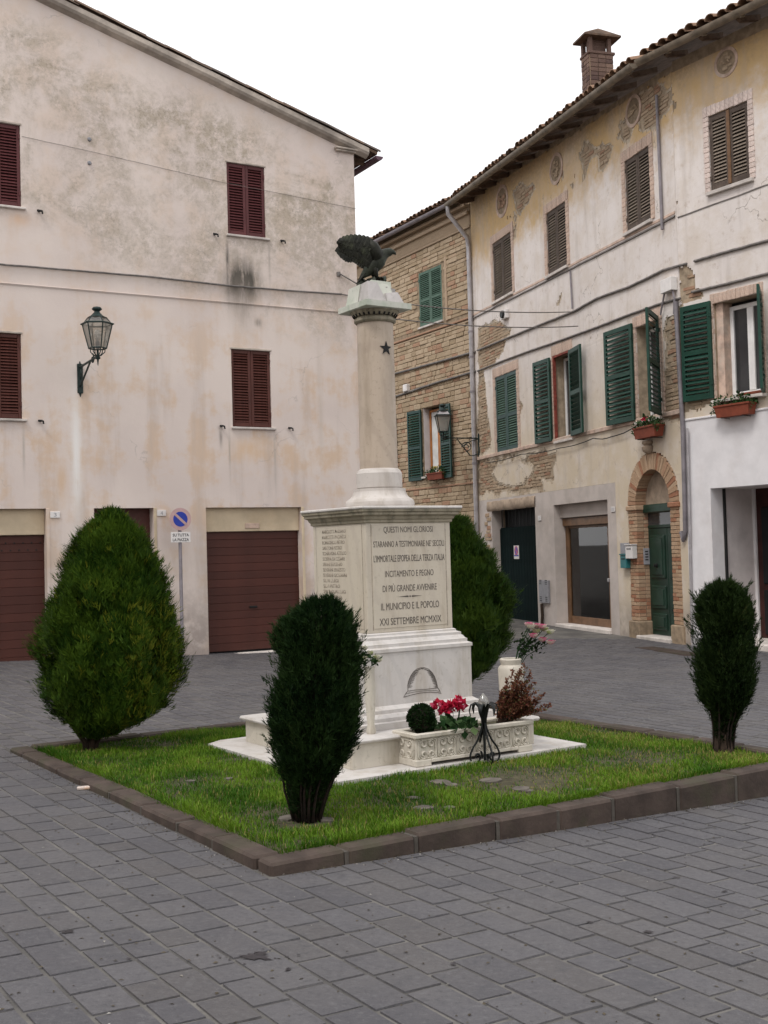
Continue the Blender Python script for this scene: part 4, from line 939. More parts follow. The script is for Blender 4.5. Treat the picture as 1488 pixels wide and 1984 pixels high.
# a shallow display room behind the glass
room = MB(); room.add([(a-.1, .31, fb), (b+.6, .31, fb), (b+.6, 1.5, fb), (a-.1, 1.5, fb)], [(0, 1, 2, 3)]); room.add([(a-.1, .31, fb), (a-.1, 1.5, fb), (a-.1, 1.5, 2.6), (a-.1, .31, 2.6)], [(0, 1, 2, 3)]); room.add([(b+.6, .31, fb), (b+.6, 1.5, fb), (b+.6, 1.5, 2.6), (b+.6, .31, 2.6)], [(0, 1, 2, 3)]); room.add([(a-.1, .31, 2.6), (b+.6, .31, 2.6), (b+.6, 1.5, 2.6), (a-.1, 1.5, 2.6)], [(0, 1, 2, 3)]); room.add([(a-.1, 1.5, fb), (b+.6, 1.5, fb), (b+.6, 1.5, 2.6), (a-.1, 1.5, 2.6)], [(0, 1, 2, 3)])
room.build('display_room', simple('shop_interior', (.34, .33, .31), .9, .1, 2), peeling, recalc=False)
q = MB(); n = 40; V = []
x0, x1 = a+.1, b+.1
for k in range(n+1):
    x = x0+(x1-x0)*k/n; V += [(x, .42+.012*math.sin(k*1.9), fb+.1), (x, .42+.012*math.sin(k*1.9+.3), 2.5)]
q.add(V, [(2*k, 2*k+2, 2*k+3, 2*k+1) for k in range(n)]); q.build('net_curtain', MAT['curtain'], peeling, smooth=True)
# arched doorway
q = MB(); pts = arc(ACX, AZ, ARO, 0, math.pi, 24)
q.prism([(ACX+ARO+.001, AZ)]+pts[:13]+[(ACX, AZ+ARO+.001), (ACX+ARO+.001, AZ+ARO+.001)], 0.001, .2); q.prism(pts[12:]+[(ACX-ARO-.001, AZ), (ACX-ARO-.001, AZ+ARO+.001), (ACX, AZ+ARO+.001)], 0.001, .2); q.build('spandrel', MAT['joint_b'], peeling)
nv = 31; me_v = []
for k in range(nv):
    a0 = math.pi*k/nv+.006; a1 = math.pi*(k+1)/nv-.006; key = k == nv//2; ri, ro = ARI, ARO*(1.03 if key else 1-.015*(k % 3))
    q = MB(); c0 = ACX, AZ; q.prism([(c0[0]+r*math.cos(t), c0[1]+r*math.sin(t)) for r, t in ((ri, a0), (ro, a0), (ro, a1), (ri, a1))], -.05 if key else -.036-.004*((k*7) % 3), .3); q.build('voussoir', MAT['brick_red'], peeling)
pier_w = ARO-ARI
def pier(x0, x1, seed):
    r = random.Random(seed); z = -.38; q = MB(); q.cbox(-.5, .5, -.5, .5, -.5, .5, .06); me = q.mesh('pier_brick', MAT['brick_red'])
    q = MB(); q.cbox(x0-.05, x1+.05, -.075, .3, -.38, .27, .02); q.build('pier_base', MAT['joint'], peeling)
    z = .275; k = 0
    while z < AZ-.10:
        h = .068; cut = x0+(x1-x0)*(.36 if k % 2 else .64)
        for y0, y1 in ((-.034, .12), (.124, .28)):
            for u0, u1 in ((x0, cut), (cut, x1)): link('pier_brick', me, peeling, ((u0+u1)/2, (y0+y1)/2+r.uniform(-.004, .004), z+h/2), None, (u1-u0-.008, y1-y0, h-.008))
        z += h; k += 1
    q = MB(); q.cbox(x0-.03, x1+.03, -.07, .3, AZ-.10, AZ-.01, .015); q.build('impost', MAT['brick_red'], peeling)
    q = MB(); q.box(x0+.01, x1-.01, -.02, .27, .2, AZ-.05); q.build('pier_core', MAT['joint'], peeling)
pier(ACX-ARO, ACX-ARI, 1); pier(ACX+ARI, ACX+ARO, 2)
q = MB(); q.prism(arc(ACX, AZ, ARI+.05, 0, math.pi, 20), .17, .25); q.build('lunette', MAT['rough_lintel'], peeling)
dz = FB.uv(1280, 985)[1]
q = MB(); q.cbox(ACX-ARI, ACX+ARI, .1, .28, AZ-.16, AZ-.005, .02); q.build('door_lintel', MAT['doorgreen'], peeling)
q = MB(); q.box(ACX-ARI, ACX+ARI, .21, .24, dz-.28, AZ-.16); q.build('transom', MAT['pane'], peeling)
q = MB(); q.cbox(ACX-ARI, ACX+ARI, .19, .25, dz-.34, dz-.28, .01); xs = ACX-ARI+(2*ARI)*.56; top = dz-.34
for x0, x1 in ((ACX-ARI, xs-.006), (xs+.006, ACX+ARI)): q.cbox(x0, x1, .2, .25, .03, top, .008)
door = q.build('door', MAT['doorgreen'], peeling)
for x0, x1 in ((ACX-ARI, xs), (xs, ACX+ARI)):
    for z0, z1 in ((.12, .42), (.5, .92), (1.05, top-.12)): q = MB(); q.cbox(x0+.09, x1-.08, .175, .21, z0, z1, .025); q.cbox(x0+.15, x1-.14, .160, .18, z0+.06, z1-.06, .015); q.build('door_panel', MAT['doorgreen'], door)
q = MB(); q.lathe([(.04, 0), (.045, .02), (.02, .035), (.035, .06), (.0, .075)], 12); q.build('knocker', MAT['iron'], door, loc=(ACX-ARI+.35, .175, 1.28), rot=(R_(90), 0, 0))
q = MB(); q.cbox(ACX-ARI, ACX+ARI, -.12, .3, -.38, .02, .015); q.build('doorstep', MAT['sill'], peeling)
u, wv = FB.uv(1262, 868); q = MB(); q.lathe([(.05, -.1), (.10, -.06), (.12, .02), (.07, .05), (.11, .08), (.11, .12)], 14); q.build('corbel_head', MAT['rough_lintel'], peeling, smooth=40, loc=(u, -.06, wv))
# roof
gB = [FB.uv(869.5, 397, -.62), FB.uv(1229.6, 128, -.62)]
def zgB(u): return gB[0][1]+(gB[1][1]-gB[0][1])*(u-gB[0][0])/(gB[1][0]-gB[0][0])
bu0 = gB[0][0]-.02
def roof_sheet(parent, u0, u1, zf, y0, y1, k1=0.):
    q = MB(); t_ = math.tan(R_(17)); th = .05
    V = []
    for u, yy in ((u0, y0), (u1, y0), (u1+k1, y1), (u0, y1)): V.append((u, yy, zf(u)+.09+(yy-y0)*t_))
    V += [(a, b, c-th) for a, b, c in V]
    q.add(V, [(0, 1, 2, 3), (7, 6, 5, 4), (0, 4, 5, 1), (1, 5, 6, 2), (2, 6, 7, 3), (3, 7, 4, 0)]); return q.build('roof', MAT['eave'], parent)
roofB = roof_sheet(peeling, bu0, BU1+.1, zgB, -.60, 6.)
eave_tiles(roofB, bu0, BU1-.05, lambda u: zgB(u)+.11, -.66, .205, 3, 8)
half_gutter([(bu0+(BU1-.12-bu0)*k/8, -.66, zgB(bu0+(BU1-.12-bu0)*k/8)+.02) for k in range(9)], .085, MAT['gutter'], peeling)
q = MB(); q.tube([(0, -.08, 0), (0, -.02, -.10), (0, .06, -.07), (0, .1, .0)], .02, 6); me = q.mesh('gutter_bracket', MAT['gutter'])
q2 = MB(); q2.add([(-.035, -.46, .02), (.035, -.46, .02), (.035, .05, .17), (-.035, .05, .17), (-.035, -.46, -.02), (.035, -.46, -.02), (.035, -.38, -.05), (-.035, -.38, -.05), (.035, .05, .07), (-.035, .05, .07)], [(0, 1, 2, 3), (0, 4, 5, 1), (4, 7, 6, 5), (7, 9, 8, 6), (0, 3, 9, 7, 4), (1, 5, 6, 8, 2)]); me2 = q2.mesh('rafter', MAT['eave'])
for k in range(13):
    u = .3+k*.75; link('gutter_bracket', me, peeling, (u+.2, -.62, zgB(u)+.03)); link('rafter', me2, peeling, (u, 0, zgB(u)+.03))
# downpipe at the left corner
z0 = zgB(bu0); p = [(bu0+.06, -.66, z0-.02), (bu0+.06, -.66, FB.uv(864, 420, -.62)[1]), (.0, -.12, FB.uv(914, 461)[1]), (.02, -.10, FB.uv(917, 480)[1]), (.0, -.10, -.05)]
q = MB(); q.tube(p, .058, 10); o = q.build('downpipe', MAT['zinc'], peeling, smooth=50)
q = MB()
for y in (640, 690, 758, 898): wv = FB.uv(925, y)[1]; q.lathe([(.072, -.025), (.072, .025)], 12, (.005, -.1, wv))
q.build('pipe_clip', MAT['pipegrey'], o)
# chimney
u, wv = FB.uv(1156, 190, 1.1); q = MB(); wv = zgB(u)+.09+(1.1+.6)*math.tan(R_(17)); ct = FB.uv(1156, 71, 1.1)[1]
cl, cr = FB.uv(1130, 140, .85)[0], FB.uv(1184, 140, .85)[0]; sw = (cr-cl)*.30
chim = MB(); cm = FB.uv(1148, 140, 1.0)[0]; hw = .178
chim.cbox(cm-hw, cm+hw, .85, 1.4, wv-.4, ct-.42, .012); o = chim.build('chimney', MAT['joint'], peeling)
r = random.Random(2); bm_ = MB(); bm_.cbox(-.5, .5, -.5, .5, -.5, .5, .05); me = bm_.mesh('chimney_brick', MAT['brick']); me.materials[0] = mat_stone('sooty_brick', (.13, .085, .07), (.2, .135, .105), (.09, .06, .055))
z = wv-.15; k = 0
while z < ct-.5:
    for j in range(3):
        wd = hw*2/3; off = (k % 2)*.06; link('chimney_brick', me, o, (cm-hw+wd*(j+.5), .845+r.uniform(-.006, .006), z+.045), None, (wd-.012, .04, .085)); link('chimney_brick', me, o, (cm-hw-.005, .95+j*.18, z+.045), None, (.04, .17, .085)); link('chimney_brick', me, o, (cm+hw+.005, .95+j*.18, z+.045), None, (.04, .17, .085))
    z += .095; k += 1
q = MB(); q.cbox(cm-hw-.04, cm+hw+.04, .81, 1.44, ct-.44, ct-.38, .01)
for sx in (-1, 1):
    for yy in (.88, 1.32): q.box(cm+sx*(hw-.02)-.04, cm+sx*(hw-.02)+.04, yy-.04, yy+.04, ct-.39, ct-.08)
q.box(cm-.06, cm+.06, .9, 1.3, ct-.39, ct-.05); q.build('chimney_pot', me.materials[0], o)
q = MB(); h2 = hw+.12; q.add([(cm-h2, .7, ct-.08), (cm+h2, .7, ct-.08), (cm+h2, 1.55, ct-.08), (cm-h2, 1.55, ct-.08), (cm-h2, .7, ct-.04), (cm+h2, .7, ct-.04), (cm+h2, 1.55, ct-.04), (cm-h2, 1.55, ct-.04), (cm-.08, 1.125, ct+.17), (cm+.08, 1.125, ct+.17)], [(3, 2, 1, 0), (0, 1, 5, 4), (1, 2, 6, 5), (2, 3, 7, 6), (3, 0, 4, 7), (4, 5, 9, 8), (5, 6, 9), (6, 7, 8, 9), (7, 4, 8)]); q.build('chimney_cap', MAT['eave'], o)
# vertical pipes
def vpipe(parent, F, pts, r, mat, y=-.06, name='pipe'):
    q = MB(); q.tube([(F.uv(*p)[0], y, F.uv(*p)[1]) for p in pts], r, 8); return q.build(name, mat, parent, smooth=50)
vpipe(peeling, FB, [(1278, 185), (1289, 445)], .028, MAT['pipegrey']); vpipe(peeling, FB, [(1110, 525), (1114, 598)], .02, MAT['pipegrey'])
vpipe(peeling, FB, [(1316, 585), (1330, 830), (1333, 945), (1335, 1030), (1331, 1046), (1327, 1030)], .04, MAT['pipegrey'], -.07, 'drain_pipe'); vpipe(peeling, FB, [(1336.5, 830), (1340, 970), (1344, 1150), (1346, 1245)], .022, MAT['zinc'], -.05)
# ---------------- white shop house (C)
shophouse = thing('white_fronted_house', 'house at the right edge with ochre upper wall and white painted shop front', 'house', FC.O, FC.th)
CU1 = 3.6
def cr_(x0, x1, yt, yb): xm = (x0+x1)/2; return (FC.uv(x0, (yt+yb)/2)[0], FC.uv(x1, (yt+yb)/2)[0], FC.uv(xm, yb)[1], FC.uv(xm, yt)[1])
cW = cr_(1376, 1453, 210, 362); cL = cr_(1386, 1480, 577, 770); cD = (FC.uv(1382, 1040)[0], 2.9, -.4, FC.uv(1385, 946)[1])
c_top = lambda u: FC.uv(1288, 151)[1]+.02
q = MB(); wall_holes(q, 0, CU1, -.4, c_top(0)+.2, big([cW, cL, cD]), .3); q.build('wall', MAT['joint_b'], shophouse)
Hc = lambda pts: pxpoly(FC, pts, 4.133, 1180, 0); Jc = lambda pts: pxpoly(FC, pts, 4.5366, 1160, 480)
zw = FC.uv(1345, 812)[1]
bareC = [Hc([(400, 680), (560, 740), (540, 830), (480, 960), (420, 1000), (400, 900)]), Hc([(450, 1550), (540, 1530), (560, 1620), (480, 1690), (450, 1750), (440, 1640)]),
         Jc([(690, 190), (810, 180), (840, 320), (940, 390), (900, 480), (740, 500), (700, 470)]), Jc([(690, 500), (740, 500), (770, 1470), (1010, 1400), (1010, 1340), (760, 1350)])]
maskC = Mask(bareC)
pl2 = MAT['pl_right']
plaster('plaster', pl2, shophouse, 0, CU1, c_top, zw, [cW, cL], maskC)
masonry(shophouse, FC, .02, CU1, zw, c_top, lambda u, w: maskC(u, w) and not inhole(u, w, [cW, cL]), MAT['brick'], (.06, .08), (.16, .28), 300, .013, 'brick', 19, .014)
q = MB(); wall_holes(q, 0, CU1, -.38, zw-.02, [cD], .28, -.03); q.cbox(0, CU1, -.05, .0, zw-.02, zw+.02, .01); q.add([(0, -.03, -.38), (0, 0, -.38), (0, 0, zw), (0, -.03, zw)], [(0, 1, 2, 3)]); q.build('shop_front', MAT['white'], shophouse)
a, b, c, d = cD
RD = min([.3+.02*k for k in range(80)], key=lambda y_: abs(pix(FC.W(a, y_, 1.2))[0]-1462))
q = MB(); q.add([(a, .25, c), (a, RD, c), (a, RD, d), (a, .25, d)], [(0, 1, 2, 3)]); q.add([(a, .25, d), (b, .25, d), (b, 1.9, d), (a, 1.9, d)], [(0, 1, 2, 3)]); q.add([(b, .25, c), (b, 1.9, c), (b, 1.9, d), (b, .25, d)], [(0, 1, 2, 3)]); q.build('entrance_recess', MAT['reveal'], shophouse, recalc=False)
q = MB(); q.cbox(a-.0, a+.04, .26, .30, c, d, .004); q.build('shutter_track', MAT['black'], shophouse)
q = MB(); q.box(a, a+.05, RD, RD+.1, c, d); q.build('entrance_jamb', MAT['white'], shophouse)
q = MB(); q.box(a+.05, b, RD+.04, RD+.1, c, d); o = q.build('entrance_door', simple('dark_red_wood', (.045, .014, .012), .5, .3, 6), shophouse)
for x0 in (a+.16, a+.95):
    for z0, z1 in ((.15, .9), (1.0, 2.3)): q = MB(); q.cbox(x0, x0+.65, RD+.0, RD+.045, z0, z1, .02); q.build('door_panel', MAT['dark'], o)
q = MB(); q.cbox(a, b, -.05, RD+.1, -.38, .09, .015); q.build('doorstep', MAT['sill'], shophouse)
# windows
a, b, c, d = cW; q = MB(); q.box(a, b, .2, .22, c, d); q.build('window', MAT['dark'], shophouse)
for hg, x in ((0, a+.004), (1, b-.004)): shutter(shophouse, x, c+.03, (b-a)/2-.01, d-c-.035, 'brownd', .058, .01, 0, hg, (), .065, .09, slatk='brownw')
q = MB(); q.box(a+(b-a)/2-.03, a+(b-a)/2+.03, -.028, .0, c+.05, d-.02); q.build('meeting_stile', MAT['wood'], shophouse)
surround(shophouse, a, b, c, d, .11, .17, 'surround_p'); sill(shophouse, a-.06, b+.08, c+.01, .06, .09)
oculus(shophouse, FC, 1408.6, 121, .19)
course(shophouse, FC, (1292, 431), (1488, 360), 0.03, CU1, .025, .035, MAT['cable'])  # thin dark line, the shade of the course set as its colour
a, b, c, d = cL; window(shophouse, a+.14, b, c+.03, d-.06, .24, 'whitewin', 2, .07, 'pane')
q = MB(); q.box(a-.001, a+.14, .05, .28, c, d); q.build('reveal', MAT['surround'], shophouse); surround(shophouse, a, b, c, d, .05, .16)
hh = FC.uv(1350, 591)[1]-FC.uv(1357, 776.5)[1]; lw_ = FC.uv(1382, 685)[0]-FC.uv(1326, 685)[0]
shutter(shophouse, a-.02, FC.uv(1357, 776.5)[1], lw_, hh, 'green', .084, -.06, .05, 1, (.5,), .07, .09)
o = shutter(shophouse, b+.0, FC.uv(1480, 762)[1], lw_*.95, hh, 'green', .084, -.05, turn(FC, b, -.05, lw_*.95, 1, 1471, 660, 60, 150), 1, (.5,), .07, .09); o['label'] = 'green shutter standing square to the wall'
sill(shophouse, a-.02, b+.05, c, .05, .14); q = MB(); q.cbox(b-.45, b, -.12, .1, c+.004, c+.05, .01); q.build('sill_tray', MAT['terracotta'], shophouse)
# roof of C
gC = [FC.uv(1306.5, 92, -.62), FC.uv(1457, 10, -.62)]
zgC = lambda u: (gC[0][1]+gC[1][1])/2
roofC = roof_sheet(shophouse, -.15, CU1, zgC, -.60, 6.)
eave_tiles(roofC, -.12, CU1, lambda u: zgC(u)+.11, -.66, .205, 3, 18)
half_gutter([(-.16, -.66, zgC(0)+.02), (CU1, -.66, zgC(0)+.02)], .085, MAT['gutter'], shophouse)
for k in range(5): u = .28+k*.75; link('gutter_bracket', me if False else bpy.data.meshes['gutter_bracket'], shophouse, (u+.2, -.62, zgC(u)+.03)); link('rafter', me2, shophouse, (u, 0, zgC(u)+.03))
# ------------------------------------------------------------------ planting bed: kerb, soil, grass
kerb = thing('stone_kerb', 'low dark stone kerb round the square grass bed', 'kerb', wst(0, 0, .0), math.atan2(MX.y, MX.x))
kr = random.Random(4); KW = .15
def kstones(axis, length, fixed, top):
    p = 0.; first = True
    while p < length-.05:
        L = min(kr.uniform(.40, .56), length-p)
        if length-p-L < .15: L = length-p
        q = MB(); a, b = p+.008, p+L-.008
        mid = (a+b)/2; s_, t_ = (mid, fixed) if axis == 0 else (fixed, mid); zb = min(gst(s_, t_)-.08, .0); zt = max(top+kr.uniform(-.006, .006), gst(s_, t_)+.012); y0 = kr.uniform(-.006, .006)
        if axis == 0: q.cbox(a, b, fixed+y0, fixed+KW+y0, zb, zt, .014)
        else: q.cbox(fixed+y0, fixed+KW+y0, a, b, zb, zt, .014)
        q.v = [(x+.006*noise.noise(Vector((x*9, y*9, z*9))), y+.006*noise.noise(Vector((x*9+5, y*9, z*9))), z+.008*noise.noise(Vector((x*7, y*7+9, z*7)))) for x, y, z in q.v]
        q.build('kerb_stone', MAT['kerb'], kerb)
        if not first or True:
            j = MB(); jz = zt-.012
            if p > .01:
                if axis == 0: j.box(p-.012, p+.012, fixed+.004, fixed+KW-.004, zb, jz)
                else: j.box(fixed+.004, fixed+KW-.004, p-.012, p+.012, zb, jz)
                j.build('kerb_joint', MAT['kerbjoint'], kerb)
        p += L; first = False
kstones(0, BED_S, 0., KT)
def shift(axis, length, fixed, start): pass
_n0 = len(kerb.children)
p_ = KW
for ax, ln, fx in ((1, BED_T, 0.), (1, BED_T, BED_S-KW), (0, BED_S, BED_T-KW)):
    before = set(kerb.children)
    kstones(ax, ln-KW-.004 if ax else ln-2*KW-.008, fx, KT)
    for o in set(kerb.children)-before:
        if ax: o.location.y = KW+.002
        else: o.location.x = KW+.004
q = MB(); V = []; N = 36; idx = {}
for i in range(N+1):
    for j in range(N+1):
        s, t = KW-.02+(BED_S-2*KW+.04)*i/N, KW-.02+(BED_T-2*KW+.04)*j/N
        ds = min(s-KW, BED_S-KW-s, t-KW, BED_T-KW-t); hump = .018*max(0, min(1, ds/.5))+.012*noise.noise(Vector((s*2, t*2, 0)))
        idx[i, j] = len(q.v); q.v.append(tuple(wst(s, t, KT-.035+hump)))
for i in range(N):
    for j in range(N): q.f.append((idx[i, j], idx[i+1, j], idx[i+1, j+1], idx[i, j+1]))
soil = q.build('planting_bed', MAT['soil'], smooth=True); tag(soil, 'bare brown soil of the square bed under the grass', kind='structure')
def soil_z(s, t):
    ds = min(s-KW, BED_S-KW-s, t-KW, BED_T-KW-t); return KT-.035+.018*max(0, min(1, ds/.5))+.012*noise.noise(Vector((s*2, t*2, 0)))
MC = Vector((-.030, 9.091, 0)); ms, mt = st(MC)
SH = 1.075
flat_stones = []
FS_LAB = ['small flat stone in the grass, farthest right before the trough', 'large flat stone in the grass right below the iron lamp', 'flat stone just right of the large one below the iron lamp', 'flat stone tucked against the slab under the iron lamp', 'wide flat stone against the slab below the left half of the trough', 'flat stone in the grass nearest the front kerb, left of its pair', 'small flat stone nearest the front kerb, right of its pair', 'flat stone between the dark front bush and the trough stones', 'flat stone left of the stem of the dark front bush', 'flat stone right of the stem of the dark front bush', 'small stone in the grass left of the dark front bush', 'flat stone touching the wide one below the trough', 'small stone in the grass below the left corner of the base slab']
for x, y, r in ((1145, 1527, .05), (1010, 1527, .10), (1020, 1530, .07), (950, 1512, .12), (855, 1515, .12), (820, 1565, .09), (870, 1563, .06), (800, 1545, .07), (560, 1582, .10), (632, 1586, .08), (443, 1507, .05), (875, 1520, .07), (370, 1512, .05)):
    P = hz(x, y, KT-.01); flat_stones.append((st(P), r, P))
gr = random.Random(21); g = MB(); GV = []; GF = []; GA = []
BUSH_ST = [st(hz(x, y, KT)) for x, y in ((602, 1588), (176, 1450), (1402, 1452))]+[(BED_S-.42, BED_T-.5)]
n_try = 0
while len(GF) < 210000 and n_try < 700000:
    n_try += 1
    s, t = gr.uniform(KW-.03, BED_S-KW+.03), gr.uniform(KW-.03, BED_T-KW+.03)
    if abs(s-ms) < SH-.005 and abs(t-mt) < SH-.005: continue
    dn = noise.noise(Vector((s*1.6, t*1.6, 2)))+.5*noise.noise(Vector((s*5, t*5, 7)))
    # thin trodden grass in front of the trough and round the right hand bush
    thin = max(0, .95-math.hypot((s-ms-.1)/.95, (t-.75)/.45))+max(0, .9*noise.noise(Vector((s*1.3+4, t*1.3, 11)))-.15); 
    for k, (bs, bt) in enumerate(BUSH_ST): thin = max(thin, 1.1-math.hypot(s-bs, t-bt)/(.22 if k else .2))
    if gr.random() < min(.82, thin*1.15-.35*dn-.12): continue
    if any(math.hypot(s-a[0], t-a[1]) < r*.55 for a, r, P in flat_stones): continue
    if gr.random() > .70+.5*dn: continue
    h = gr.uniform(.015, .042)*(1.05+.55*dn)*(1.35 if min(s-KW, t-KW) < .12 else 1)*(1-.35*max(0, min(1, thin)))
    P = wst(s, t, soil_z(s, t)-.004); a = gr.uniform(0, 6.283); lean = gr.uniform(.1, .75)*h; edge = min(s-KW, t-KW) < .06
    if edge: a = math.atan2(-MX.y, -MX.x)+gr.gauss(0, .7) if s-KW < t-KW else math.atan2(-MY.y, -MY.x)+gr.gauss(0, .7); lean *= 1.5; h *= 1.15
    wd = gr.uniform(.0016, .0032)
    d = Vector((math.cos(a), math.sin(a), 0)); sd_ = Vector((-d.y, d.x, 0))*wd
    o_ = len(GV); GV += [P-sd_, P+sd_, P+d*lean*.35+sd_*.8+Vector((0, 0, h*.6)), P+d*lean*.35-sd_*.8+Vector((0, 0, h*.6)), P+d*lean+Vector((0, 0, h))]
    GF += [(o_, o_+1, o_+2, o_+3), (o_+3, o_+2, o_+4)]
    tone = min(.84, max(0, .40+.75*noise.noise(Vector((s*2.7, t*2.7, 5)))+.3*dn+gr.uniform(-.22, .22))); 
    yel = max(0, .15+max(0, (s-1.8)/2.))*max(0, .45+1.2*noise.noise(Vector((s*2.2, t*2.2, 15))))
    if gr.random() < .05+.3*max(0, thin)+.35*yel: tone = gr.uniform(.9, 1)
    GA += [tone]*5
g.v = [tuple(v) for v in GV]; g.f = GF; g.a = GA
grass = g.build('grass', MAT['grass'], recalc=False); tag(grass, 'short green grass growing in the bed round the monument', 'grass', kind='stuff')
MAT['flatstone'] = simple('flat_stone', (.115, .10, .085), .95, .3, 12, bump=.6)
for i, ((s, t), r, P) in enumerate(flat_stones):
    q = MB(); n = 9; poly = [(r*(1+.25*noise.noise(Vector((math.cos(k*.7), math.sin(k*.7), i))))*math.cos(6.283*k/n), r*.75*(1+.25*noise.noise(Vector((math.cos(k*.7)+5, math.sin(k*.7), i))))*math.sin(6.283*k/n)) for k in range(n)]
    poly = [(a*.72*(1+.35*noise.noise(Vector((k_*1.9, i*2.1, 0)))), b*.72*(1+.35*noise.noise(Vector((k_*1.9, i*2.1, 7))))) for k_, (a, b) in enumerate(poly)]; q.slab(poly, -.05, .0); o = q.build('flat_stone', MAT['flatstone'], None, loc=wst(s, t, soil_z(s, t)+.010), rot=(0, 0, i*1.3))
    tag(o, FS_LAB[i], 'stone', 'flat stones in the grass bed')
# ------------------------------------------------------------------ monument
mon = thing('war_memorial', 'white marble war memorial with inscribed pedestal and round column', 'monument', (MC.x, MC.y, .09), math.atan2(MX.y, MX.x))
ZB = .09
def fz_(x, y, h): return on_plane(x, y, MC-MY*h, MY).z-ZB       # height on the front face at half width h
def fx_(x, y, h): return (on_plane(x, y, MC-MY*h, MY)-MC).dot(MX)
def az_(y): x = 733; d = Vector((MC.x, MC.y, 0)).normalized(); return on_plane(x, y, MC, d).z-ZB
q = MB(); S = SH; c = .10
q.slab([(-S, -S), (S, -S), (S, S-c), (S-c, S), (-S+c+.06, S-.05), (-S+.0, S-.16)], 0, .142-ZB); 
base = q.build('base_slab', MAT['marble'], mon)
q = MB(); q.square([(.80, .142-ZB+.001), (.80, fz_(740, 1437, .84))]); zl0 = fz_(740, 1437, .84); zl1 = fz_(740, 1428, .84); q.build('step', MAT['trough'], mon)
q = MB(); q.cbox(-.84, .84, -.84, .84, zl0+.001, zl1, .012); q.build('step_top', MAT['marble'], mon)
zd0 = zl1+.001; zp = .909-ZB
q = MB(); q.square([(.60, zd0), (.60, zd0+.045), (.565, zd0+.05), (.565, zd0+.075), (.545, zd0+.095), (.52, zd0+.10), (.52, zd0+.125), (.50, zd0+.135), (.478, zd0+.15)], True); q.build('plinth_moulding', MAT['marble'], mon)
q = MB(); q.square([(.478, zd0+.15), (.478, zp-.03)]); dado = q.build('plinth', MAT['marble'], mon)
q = MB(); zt1 = fz_(790, 1232, .384)
q.square([(.478, zp-.03), (.487, zp-.028), (.487, zp-.004), (.46, zp+.006), (.46, zp+.03), (.45, zp+.034), (.435, zp+.055), (.428, zp+.058), (.428, zp+.078), (.40, zp+.088), (.40, zp+.10), (.384, zp+.108)]); q.build('plinth_cap', MAT['marble'], mon)
zc1 = 1.947-ZB; D = .384
zk = zp+.108; zc0 = zc1-.125
q = MB(); q.cbox(-D, D, -D, D, zk-.002, zc0+.01, .006); die = q.build('die', MAT['die'], mon)
# panels recessed between corner strips
bw = .052
for k in range(4):
    fr = MB()
    for x0, x1, z0, z1 in ((-D+bw, D-bw, zk+.03, zc0-.012),):
        fr.cbox(x0, x1, -D-.004, -D+.01, z0, z1, .004)
    fr.build('inscription_panel', MAT['die'], mon, rot=(0, 0, k*math.pi/2))
    for x in (-D+bw-.004, D-bw+.004): gv = MB(); gv.box(x-.0025, x+.0025, -D-.0012, -D+.01, zk+.02, zc0-.005); gv.build('panel_groove', MAT['inkfaded'], mon, rot=(0, 0, k*math.pi/2))
q = MB(); q.square([(D, zc0), (D+.012, zc0+.006), (D+.012, zc0+.022), (D+.022, zc0+.032), (D+.028, zc0+.05), (D+.05, zc0+.062), (D+.05, zc0+.078), (D+.062, zc0+.086), (D+.064, zc1-.022)]); q.build('cornice', MAT['marble_dirty'], mon)
q = MB(); q.cbox(-.457, .457, -.457, .457, zc1-.0215, zc1, .006); q.build('top_slab', MAT['marble'], mon)
# column
def prof(zs): return zs
zb1 = az_(948); zb2 = az_(912); sh0 = az_(909); sh1 = az_(628)
q = MB(); z = zc1+.001; hh = zb1-z
q.lathe([(.258, z), (.267, z+hh*.1), (.269, z+hh*.2), (.266, z+hh*.32), (.256, z+hh*.44), (.240, z+hh*.5), (.224, z+hh*.58), (.211, z+hh*.7), (.205, z+hh*.82), (.203, z+hh*.86), (.203, z+hh), (.171, z+hh+.002), (.171, z+hh+.008), (.178, z+hh+.010), (.178, zb2-.025), (.165, zb2), (.15, sh0)], 48); q.build('column_base', MAT['marble_col2'], mon, smooth=18)
q = MB(); q.lathe([(.1475, sh0), (.1445, (sh0+sh1)/2), (.141, sh1)], 48); q.build('column_shaft', MAT['marble_col'], mon, smooth=35)
za = 3.474-ZB
q = MB(); q.lathe([(.141, sh1-.002), (.152, sh1), (.163, sh1+.012), (.163, sh1+.028), (.148, sh1+.044), (.145, sh1+.05), (.145, sh1+.075), (.162, za-.04), (.192, za-.004), (.192, za+.004)], 48); q.build('capital', MAT['marble_dirty'], mon, smooth=35)
q = MB(); q.cbox(-.007, .007, -.006, .006, -.012, .012, .003); me = q.mesh('dentil_hole', MAT['dark'])
for k in range(26): t = 2*math.pi*k/26; link('dentil_hole', me, mon, (.168*math.cos(t), .168*math.sin(t), za-.033), (R_(-40), 0, t-math.pi/2))
q = MB(); q.square([(.195, za), (.207, za+.006), (.207, za+.05), (.195, za+.053)]); q.build('abacus', MAT['marble_green'], mon)
zr = za+.053
def hull(pts, name, mat, parent):
    bm = bmesh.new(); [bm.verts.new(p) for p in pts]; bmesh.ops.convex_hull(bm, input=bm.verts); me = bpy.data.meshes.new(name)
    for v in [v for v in bm.verts if not v.link_faces]: bm.verts.remove(v)
    bmesh.ops.recalc_face_normals(bm, faces=bm.faces); bm.to_mesh(me); bm.free(); me.materials.append(mat); return link(name, me, parent)
rr = random.Random(5)
